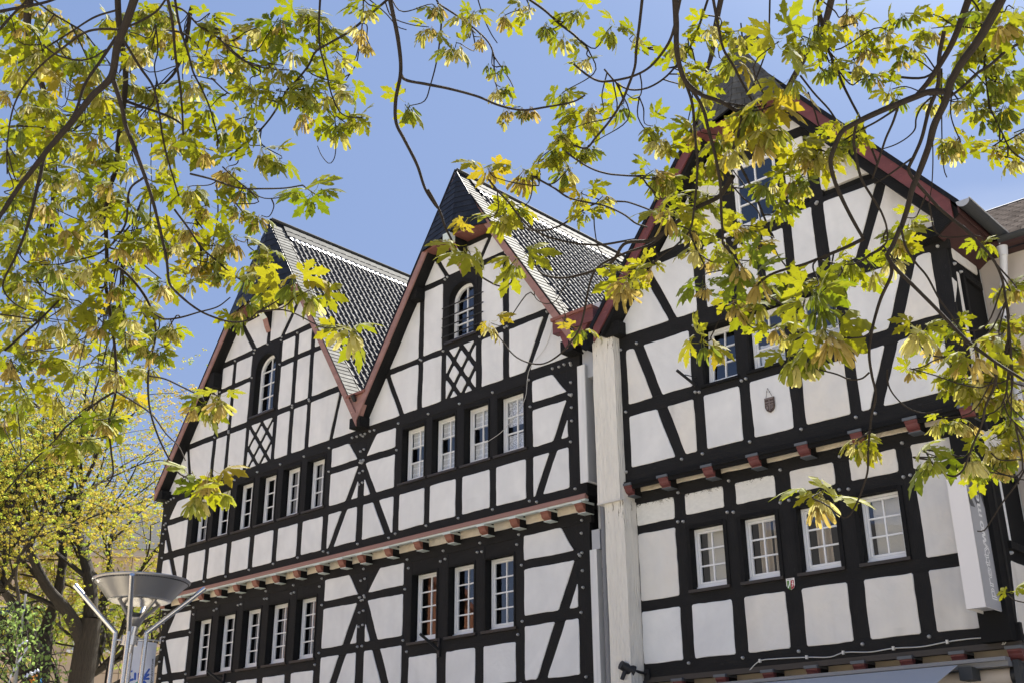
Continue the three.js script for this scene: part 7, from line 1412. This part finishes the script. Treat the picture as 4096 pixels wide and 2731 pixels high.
function bigTree(o) {
  const t = thing('maple_tree', o.label, 'tree', o.at), tips = [], limbs = [[], []];
  const grow = (p, d, len, r, lvl) => {
    const n = lvl === 0 ? 4 : 3, pts = [p.clone()]; let q = p.clone(), v = d.clone();
    for (let i = 0; i < n; i++) { v.add(V3(rr(-1, 1), rr(-0.5, 0.7), rr(-1, 1)).multiplyScalar(lvl ? 0.26 : 0.10)).normalize(); q = q.clone().addScaledVector(v, len / n); pts.push(q); }
    const r1 = r * (lvl ? 0.55 : 0.72);
    if (lvl < 5) limbs[lvl < 2 ? 0 : 1].push(tube(pts, r, r1, lvl < 2 ? 9 : 5, lvl < 2 ? 4 : 2));
    if (lvl >= 3) for (let i = 1; i < pts.length; i++) tips.push([pts[i], v.clone(), lvl]);
    if (lvl >= o.depth) return;
    const kids = lvl === 0 ? 4 : lvl < 3 ? 4 : 3;
    for (let k = 0; k < kids; k++) {
      const at = pts[Math.max(1, pts.length - 1 - (k % 3))], a = (k / kids) * 6.28 + rr(-0.5, 0.5), s = lvl === 0 ? rr(0.45, 0.75) : rr(0.5, 1.0);
      const side = V3(Math.cos(a), 0, Math.sin(a)).addScaledVector(v, -v.dot(V3(Math.cos(a), 0, Math.sin(a)))).normalize();
      grow(at, v.clone().multiplyScalar(1 - s * 0.35).addScaledVector(side, s).add(V3(0, lvl > 2 ? -0.05 : 0.16, 0)).normalize(), len * rr(0.62, 0.82), r1 * rr(0.6, 0.85), lvl + 1);
    }
    if (lvl < 3 && lvl > 0) grow(pts[pts.length - 1], v.clone().add(V3(0, 0.2, 0)).normalize(), len * 0.75, r1 * 0.9, lvl + 1);
  };
  o.stems.forEach(([x, z, dx, dz, len, r]) => {
    part('trunk', tube([V3(x, 0, z), V3(x + dx * 0.2, len * 0.25, z + dz * 0.2), V3(x + dx * 0.55, len * 0.6, z + dz * 0.55), V3(x + dx, len, z + dz)], r * 1.25, r * 0.8, 16, 8), M.trunk, t);
    const d = V3(dx * 1.2, len, dz * 1.2).normalize(), p = V3(x + dx, len, z + dz);
    for (let k = 0; k < 4; k++) { const a = k * 1.57 + rr(-0.4, 0.4) + x; grow(p.clone().addScaledVector(d, -len * 0.12 * k), d.clone().multiplyScalar(k ? 0.75 : 1.2).add(V3(Math.cos(a), 0, Math.sin(a)).multiplyScalar(k ? 0.75 : 0.2)).normalize(), o.limb * rr(0.85, 1.1), r * 0.55, 1); }
  });
  part('limb', mergeGeometries(limbs[0]), M.trunk, t);
  part('branches', mergeGeometries(limbs[1]), M.trunk, t);
  const spots = []; for (const [p, d, lvl] of tips) { const n = o.density(p); for (let k = 0; k < n; k++) spots.push([p.clone().addScaledVector(d, rr(-0.3, 0.4)).add(V3(rr(-0.3, 0.3), rr(-0.35, 0.2), rr(-0.3, 0.3))), rr(0.55, 1.0)]); }
  const inst = new THREE.InstancedMesh(quadLeaf, o.mat, spots.length), m4 = new THREE.Matrix4(), e = new THREE.Euler(), q = new THREE.Quaternion();
  spots.forEach(([p, s], i) => {
    m4.compose(p, q.setFromEuler(e.set(rr(-0.5, 0.5), rnd() * 6.28, rr(-0.5, 0.5))), V3(s, s, s)); inst.setMatrixAt(i, m4);
    const f = fbm(p.x * 0.45 + 3, p.y * 0.45, p.z * 0.45, 2) + rr(-0.25, 0.25) + o.green(p), c = o.palette[f > 0.12 ? 2 : f > -0.12 ? 1 : 0], k = rr(0.75, 1.25);
    inst.setColorAt(i, new THREE.Color().setRGB(c[0] * k, c[1] * k, c[2] * k));
  });
  inst.name = 'foliage'; inst.userData.kind = 'stuff'; inst.castShadow = inst.receiveShadow = true; t.add(inst);
  console.log(o.label, 'tips', tips.length, 'sprays', spots.length);
  return t;
}
const LEAF_FAR = leafMat(1, 1, 1, 0.45);
const FALLOW = [[0.42, 0.33, 0.055], [0.42, 0.40, 0.05], [0.34, 0.41, 0.05]];
bigTree({ label: 'large maple in brownish yellow flush with twin trunks behind the steel lamp', at: [-12.45, 0, -31.5], stems: [[0.1, 0, -0.25, 0.1, 6.3, 0.30], [0.95, 0.2, 0.25, 0.3, 6.6, 0.36]], limb: 2.9, depth: 5, mat: LEAF_FAR, palette: FALLOW, density: (p) => p.y > 7.5 ? (rnd() < 0.5 ? 3 : 2) : rnd() < 0.3 ? 2 : 1, green: (p) => (p.y < 7.5 ? 0.18 : -0.06) });
bigTree({ label: 'second brownish yellow maple standing half outside the left edge', at: [-17.0, 0, -33.0], stems: [[0, 0, 0.4, 0.2, 6.0, 0.34]], limb: 3.0, depth: 5, mat: LEAF_FAR, palette: FALLOW, density: (p) => (rnd() < 0.5 ? 3 : 1), green: () => -0.04 });
// ------------------------------------------------------------------ young green birch dressed with paper streamers
{
  const at = [-7.15, 0, -17.0], t = thing('birch_tree', 'light green young birch at the lower left edge', 'tree', at);
  part('trunk', tube([V3(0, 0, 0), V3(0.05, 2.2, 0), V3(0.0, 4.7, 0.05)], 0.07, 0.015, 10, 8), std({ color: lin(0.45, 0.43, 0.40), roughness: 0.8 }), t);
  const tw = [], spots = [];
  for (let i = 0; i < 120; i++) {
    const y = rr(1.3, 4.5), a = rnd() * 6.28, L = rr(0.5, 1.25) * (1.1 - (y - 1.3) / 4.6), p = V3(0, y, 0), e = V3(Math.cos(a) * L, y + L * rr(0.1, 0.5), Math.sin(a) * L), d = e.clone().add(V3(Math.cos(a) * 0.2, -0.35, Math.sin(a) * 0.2));
    tw.push(tube([p, p.clone().lerp(e, 0.6).add(V3(0, 0.08, 0)), e, d], 0.012, 0.003, 5, 3));
    for (let k = 0; k < 26; k++) { const s = rnd(); spots.push((s < 0.6 ? p.clone().lerp(e, 0.3 + s * 1.16) : e.clone().lerp(d, (s - 0.6) * 2.5)).add(V3(rr(-0.13, 0.13), rr(-0.16, 0.1), rr(-0.13, 0.13)))); }
  }
  part('branches', mergeGeometries(tw), M.trunk, t);
  const lf = (() => { const s = new THREE.Shape(); s.moveTo(0, 0); s.quadraticCurveTo(0.024, 0.008, 0.018, 0.028); s.quadraticCurveTo(0.010, 0.044, 0, 0.056); s.quadraticCurveTo(-0.010, 0.044, -0.018, 0.028); s.quadraticCurveTo(-0.024, 0.008, 0, 0); return new THREE.ShapeGeometry(s, 3); })();
  const inst = new THREE.InstancedMesh(lf, leafMat(1, 1, 1, 0.4), spots.length), m4 = new THREE.Matrix4(), q = new THREE.Quaternion(), e = new THREE.Euler();
  spots.forEach((p, i) => { const s = rr(0.7, 1.25); m4.compose(p, q.setFromEuler(e.set(rr(1.9, 4.2), rnd() * 6.28, rr(-0.6, 0.6), 'YXZ')), V3(s, s, s)); inst.setMatrixAt(i, m4); const k = rr(0.7, 1.2); inst.setColorAt(i, new THREE.Color().setRGB(0.30 * k, 0.42 * k, 0.11 * k)); });
  inst.name = 'foliage'; inst.userData.kind = 'stuff'; t.add(inst);
  const ribbon = (name, label, cat, pts, w, mat, grp) => {
    const c = new THREE.CatmullRomCurve3(pts.map((p) => V3(...p))), n = 40, pos = [], idx = [], o = pts[0];
    for (let i = 0; i <= n; i++) { const p = c.getPoint(i / n), tg = c.getTangent(i / n), tw = Math.sin(i * 0.35) * 0.9, sd = V3(Math.cos(tw), 0, Math.sin(tw)).cross(tg).normalize(), hw = w * (0.6 + 0.4 * Math.sin(i * 0.6 + 1)); for (const s of [-1, 1]) { const v = p.clone().addScaledVector(sd, s * hw); pos.push(v.x - o[0], v.y - o[1], v.z - o[2]); } }
    for (let i = 0; i < n; i++) idx.push(i * 2, i * 2 + 2, i * 2 + 1, i * 2 + 1, i * 2 + 2, i * 2 + 3);
    const g = new THREE.BufferGeometry(); g.setAttribute('position', new THREE.Float32BufferAttribute(pos, 3)); g.setIndex(idx); g.computeVertexNormals();
    const m = part(numbered(name), g, mat, scene); m.position.set(...o); m.userData = { label, category: cat };
    return m;
  };
  const paper = (r, g, b) => std({ color: lin(r, g, b), roughness: 0.9, side: THREE.DoubleSide });
  const S = STREAMERS;
  ribbon('paper_streamer', 'long white paper streamer hanging diagonally in the green birch', 'streamer', S.long, 0.030, paper(0.62, 0.64, 0.72));
  ribbon('paper_streamer', 'short white paper streamer above the long one in the birch', 'streamer', S.short, 0.022, paper(0.62, 0.64, 0.72));
  ribbon('paper_streamer', 'white curled paper streamer right of the long one in the birch', 'streamer', S.curl, 0.035, paper(0.62, 0.64, 0.72));
  ribbon('paper_streamer', 'orange paper streamer at the bottom edge of the birch', 'streamer', S.orange, 0.05, paper(0.55, 0.22, 0.03));
  ribbon('paper_streamer', 'small blue paper streamer beside the orange one', 'streamer', S.blue, 0.025, paper(0.03, 0.22, 0.55));
}
// ------------------------------------------------------------------ the maple overhead
{
  const o = V3(2.6, 0, 1.2), t = thing('maple_tree', 'silver maple overhead whose hanging branches frame the view with yellow-green leaves', 'tree', [o.x, 0, o.z]);
  const base = V3(0, 0, 0);
  part('trunk', tube([V3(0, 0, 0), V3(0.1, 2, 0.1), V3(0, 4, 0), V3(-0.5, 6.6, -0.6), V3(-1.2, 9.5, -1.6)], 0.42, 0.20, 18, 6), M.trunk, t);
  const P = (a) => { const r = []; for (let i = 0; i < a.length; i += 3) r.push(V3(a[i] - o.x, a[i + 1], a[i + 2] - o.z)); return r; };
  LIMBS.forEach((l) => part(l.r[0] > 0.006 ? 'branch' : 'twig', tube(P(l.p), l.r[0], l.r[1], l.r[0] > 0.006 ? 9 : 6, 5), M.bark, t));
  // carrying limbs from the trunk to the places where the hanging branches enter the view
  camera.updateMatrixWorld(); camera.updateProjectionMatrix();
  const above = (v) => { const q = v.clone().add(V3(o.x, 0, o.z)).project(camera); return q.y > 1.01; };
  for (const l of LIMBS) { let q = P(l.p); if (l.r[0] < 0.0055 || !above(q[0])) continue; const e = q[0], f = q[1]; const out = e.clone().sub(f).normalize(); part('limb', tube([V3(-0.3, 6.0, -0.3), V3(-0.3, 6.0, -0.3).lerp(e, 0.5).add(V3(0, 1.0, 0)), e.clone().addScaledVector(out, 0.4).add(V3(0, 0.25, 0.1)), e], 0.07, l.r[0], 9, 6), M.bark, t); }

  // fine twigs that carry each shoot from the nearest branch
  {
    const nodes = []; for (const l of LIMBS) { const q = P(l.p), c = new THREE.CatmullRomCurve3(q, false, 'centripetal'); for (let i = 0; i <= q.length * 4; i++) { const u = i / (q.length * 4); nodes.push([c.getPoint(u), c.getTangent(u), l.r[1]]); } }
    const fine = [];
    for (const s of SHOOTS) {
      const c = V3(s.at[0] - o.x, s.at[1], s.at[2] - o.z); let best = null, bd = 1e9;
      for (const n of nodes) { const d = n[0].distanceTo(c) + Math.max(0, c.y - n[0].y) * 0.6 + rr(0, 0.04); if (d < bd) { bd = d; best = n; } }
      if (best[0].distanceTo(c) < 0.03) continue;
      const L = best[0].distanceTo(c), a = best[0].clone().addScaledVector(best[1], L * 0.3).add(V3(rr(-0.05, 0.05), rr(-0.12, 0.02) * L * 2, rr(-0.05, 0.05))), b = c.clone().lerp(best[0], 0.25).add(V3(rr(-0.04, 0.04), -0.12 * L, rr(-0.04, 0.04)));
      fine.push(tube([best[0], a.lerp(c, 0.25), b, c], 0.0032, 0.0018, 5, 4));
    }
    const m = part('fine_twigs', mergeGeometries(fine), M.bark, t); m.userData.kind = 'stuff';
  }

  // leaf: five deeply cut, toothed lobes on a slender stalk (unit length blade)
  function leafGeo(droop, cup, lean) {
    const pl = 0.42, outline = [];
    const seq = [[180, 0.60], [136, 0.88], [90, 1.0], [44, 0.88], [0, 0.60]];
    outline.push([-0.02, 0.0]);
    seq.forEach(([ang, R], k) => {
      const a = ang * Math.PI / 180 + lean * 0.06 * Math.sin(k * 2.1), d = [Math.cos(a), Math.sin(a)], n = [-d[1], d[0]];
      const prof = [[0.28, 0.085], [0.43, 0.125], [0.54, 0.245], [0.575, 0.165], [0.66, 0.175], [0.76, 0.225], [0.78, 0.13], [0.87, 0.10], [1.0, 0]];
      const scale = R, L = prof.map(([s, w]) => [d[0] * s * scale + n[0] * w * scale, d[1] * s * scale + n[1] * w * scale]), Rr = prof.slice(0, -1).reverse().map(([s, w]) => [d[0] * s * scale - n[0] * w * scale, d[1] * s * scale - n[1] * w * scale]);
      outline.push(...L, ...Rr);
      if (k < 4) { const a2 = (ang + seq[k + 1][0]) / 2 * Math.PI / 180, r2 = 0.26; outline.push([Math.cos(a2) * r2, Math.sin(a2) * r2 + 0.02]); }
    });
    outline.push([0.02, 0.0]);
    const pts = outline.map(([x, y]) => V2(x, y + 0.06)), sh = new THREE.Shape(pts.reverse()), g = new THREE.ShapeGeometry(sh);
    const p = g.attributes.position;
    // add the stalk
    const st = new THREE.PlaneGeometry(0.022, pl + 0.08, 1, 4).translate(0, -pl / 2 + 0.02, 0), st2 = st.clone().rotateY(Math.PI / 2);
    const all = mergeGeometries([g, st, st2].map((q) => q.toNonIndexed())), a = all.attributes.position;
    for (let i = 0; i < a.count; i++) {
      let x = a.getX(i), y = a.getY(i) + pl, z = a.getZ(i);
      const r = Math.hypot(x, y - pl), th = Math.atan2(y - pl, x);
      if (y > pl - 0.05) { z += cup * (0.10 * Math.abs(Math.sin(th * 4)) * r) - droop * 0.30 * r * r - 0.16 * cup * Math.abs(x); z += 0.03 * Math.sin(th * 7 + lean * 3) * r; }
      else z += -0.12 * droop * Math.sin(Math.PI * y / pl);
      a.setXYZ(i, x, y, z);
    }
    const uv = all.attributes.uv; for (let i = 0; i < uv.count; i++) uv.setXY(i, a.getX(i) + 0.5, a.getY(i) * 0.7);
    all.computeVertexNormals(); return all;
  }
  const leaves = [leafGeo(0.5, 1, 0), leafGeo(1.3, 1.3, 1), leafGeo(1.9, 0.5, -1), leafGeo(0.9, -0.7, 2)];
  // samara: curved papery wing with a seed at its head
  function samara() {
    const parts = [];
    for (const s of [-1, 1]) {
      const sh = new THREE.Shape(); sh.moveTo(0, 0); sh.bezierCurveTo(0.10 * s, -0.06, 0.20 * s, -0.25, 0.26 * s, -0.62); sh.bezierCurveTo(0.30 * s, -0.86, 0.22 * s, -1.02, 0.10 * s, -0.98); sh.bezierCurveTo(0.02 * s, -0.80, 0.03 * s, -0.45, 0, -0.16); sh.lineTo(-0.02 * s, -0.02);
      const g = new THREE.ShapeGeometry(sh, 5), p = g.attributes.position; for (let i = 0; i < p.count; i++) { const y = p.getY(i), x = p.getX(i); p.setZ(i, 0.12 * Math.sin(y * 2.4) * 1 + x * 0.35 * s); }
      parts.push(g.toNonIndexed()); parts.push(new THREE.SphereGeometry(0.075, 6, 5).scale(1, 1.5, 0.8).translate(0.05 * s, -0.12, 0).toNonIndexed());
    }
    parts.push(new THREE.CylinderGeometry(0.012, 0.012, 0.5, 4).translate(0, 0.24, 0).toNonIndexed());
    const g = mergeGeometries(parts); g.computeVertexNormals(); return g;
  }
  const one = samara();
  const bunchGeo = (n) => {                              // a hanging tuft of samaras, unit length
    const gs = []; for (let i = 0; i < n; i++) { const a = rnd() * 6.28, sp = rr(0.15, 0.75), s = rr(0.62, 0.95); gs.push(one.clone().scale(s, s, s).translate(0, -0.40, 0).rotateY(rnd() * 6.28).rotateZ(sp * Math.cos(a)).rotateX(sp * Math.sin(a)).translate(rr(-0.07, 0.07), rr(-0.05, 0.05), rr(-0.07, 0.07))); }
    const g = mergeGeometries(gs); g.computeVertexNormals(); return g;
  };
  const bunches = [bunchGeo(6), bunchGeo(8), bunchGeo(5)];
  const VEIN = tex(128, 128, (u, v) => { const k = 0.86 + 0.18 * tf(u, v, 7, 3, 101) + (tf(u, v, 22, 2, 104) > 0.52 ? -0.25 : 0); return [k, k, k * 0.9]; });
  const lm = (c) => { const m = leafMat(...c, 0.55); m.map = VEIN; m.roughness = 0.93; m.specularIntensity = 0.5; return m; };
  const PAL = LEAF_PALETTE, SEEDPAL = SEED_PALETTE;
  const lmat = PAL.map(lm), smat = SEEDPAL.map(lm);
  const pick = (g) => { const x = g + rr(-0.28, 0.28); return x < 0.18 ? 0 : x < 0.42 ? 1 : x < 0.66 ? 2 : x < 0.9 ? 3 : 4; };
  const jobs = [], sjobs = [], cam = V3(-o.x, 1.6, -o.z), m4 = new THREE.Matrix4();
  for (const s of SHOOTS) {
    const c = V3(s.at[0] - o.x, s.at[1], s.at[2] - o.z), toCam = cam.clone().sub(c).normalize(), a0 = rnd() * 6.28, dist = c.distanceTo(cam);
    const side = V3(0, 1, 0).cross(toCam).normalize();
    for (let i = 0; i < s.n; i++) {
      // stalks radiate from the shoot tip; blades spread outwards and hang
      const a = a0 + i * 2.399 + rr(-0.3, 0.3), el = rr(-0.75, 0.45), d = V3(Math.cos(a) * Math.cos(el), Math.sin(el), Math.sin(a) * Math.cos(el)).normalize();
      d.addScaledVector(toCam, -0.55 * d.dot(toCam)).normalize();
      const n = V3(0, 0.55, 0).addScaledVector(toCam, rr(-0.2, 0.9)).add(V3(rr(-1, 1), rr(-0.5, 0.5), rr(-1, 1)).multiplyScalar(0.5)); n.addScaledVector(d, -n.dot(d)).normalize();
      const x = d.clone().cross(n).normalize(), L = s.len * rr(0.60, 1.08) * 0.84;
      jobs.push({ m: new THREE.Matrix4().makeBasis(x.multiplyScalar(L), d.clone().multiplyScalar(L), n.multiplyScalar(L)).setPosition(c.clone().add(V3(rr(-1, 1), rr(-1, 1), rr(-1, 1)).multiplyScalar(s.len * 0.10))), g: Math.floor(rnd() * 4), c: pick(s.gold), show: L / dist });
    }
    for (let i = 0; i < s.seeds; i++) {
      const L = s.len * rr(0.5, 0.75), q = new THREE.Quaternion().setFromEuler(new THREE.Euler(rr(-0.35, 0.35), rnd() * 6.28, rr(-0.35, 0.35)));
      sjobs.push({ m: new THREE.Matrix4().compose(c.clone().add(V3(rr(-1, 1), rr(-0.7, 0.4), rr(-1, 1)).multiplyScalar(s.len * (0.12 + 0.22 * i))), q, V3(L, L, L)), g: Math.floor(rnd() * 3), c: Math.floor(rnd() * SEEDPAL.length), show: L / dist });
    }
  }
  const lay = (list, geos, mats, pal, name, restName, own) => {
    list.sort((a, b) => b.show - a.show);
    list.slice(0, own).forEach((j) => { const m = part(name, geos[j.g], mats[j.c], t); j.m.decompose(m.position, m.quaternion, m.scale); });
    const rest = list.slice(own); if (!rest.length) return;
    geos.forEach((geo, gi) => { const r = rest.filter((j) => j.g === gi); if (!r.length) return; const white = lm([1, 1, 1]); const inst = new THREE.InstancedMesh(geo, white, r.length); inst.name = restName; inst.userData.kind = 'stuff'; inst.castShadow = inst.receiveShadow = true; r.forEach((j, i) => { inst.setMatrixAt(i, j.m); const c = pal[j.c], k = rr(0.88, 1.12); inst.setColorAt(i, new THREE.Color().setRGB(c[0] * k, c[1] * k, c[2] * k)); }); t.add(inst); });
  };
  lay(jobs, leaves, lmat, PAL, 'leaf', 'leaves', 300);
  lay(sjobs, bunches, smat, SEEDPAL, 'seed_bunch', 'seed_bunches', 300);
}

renderer.render(scene, camera);
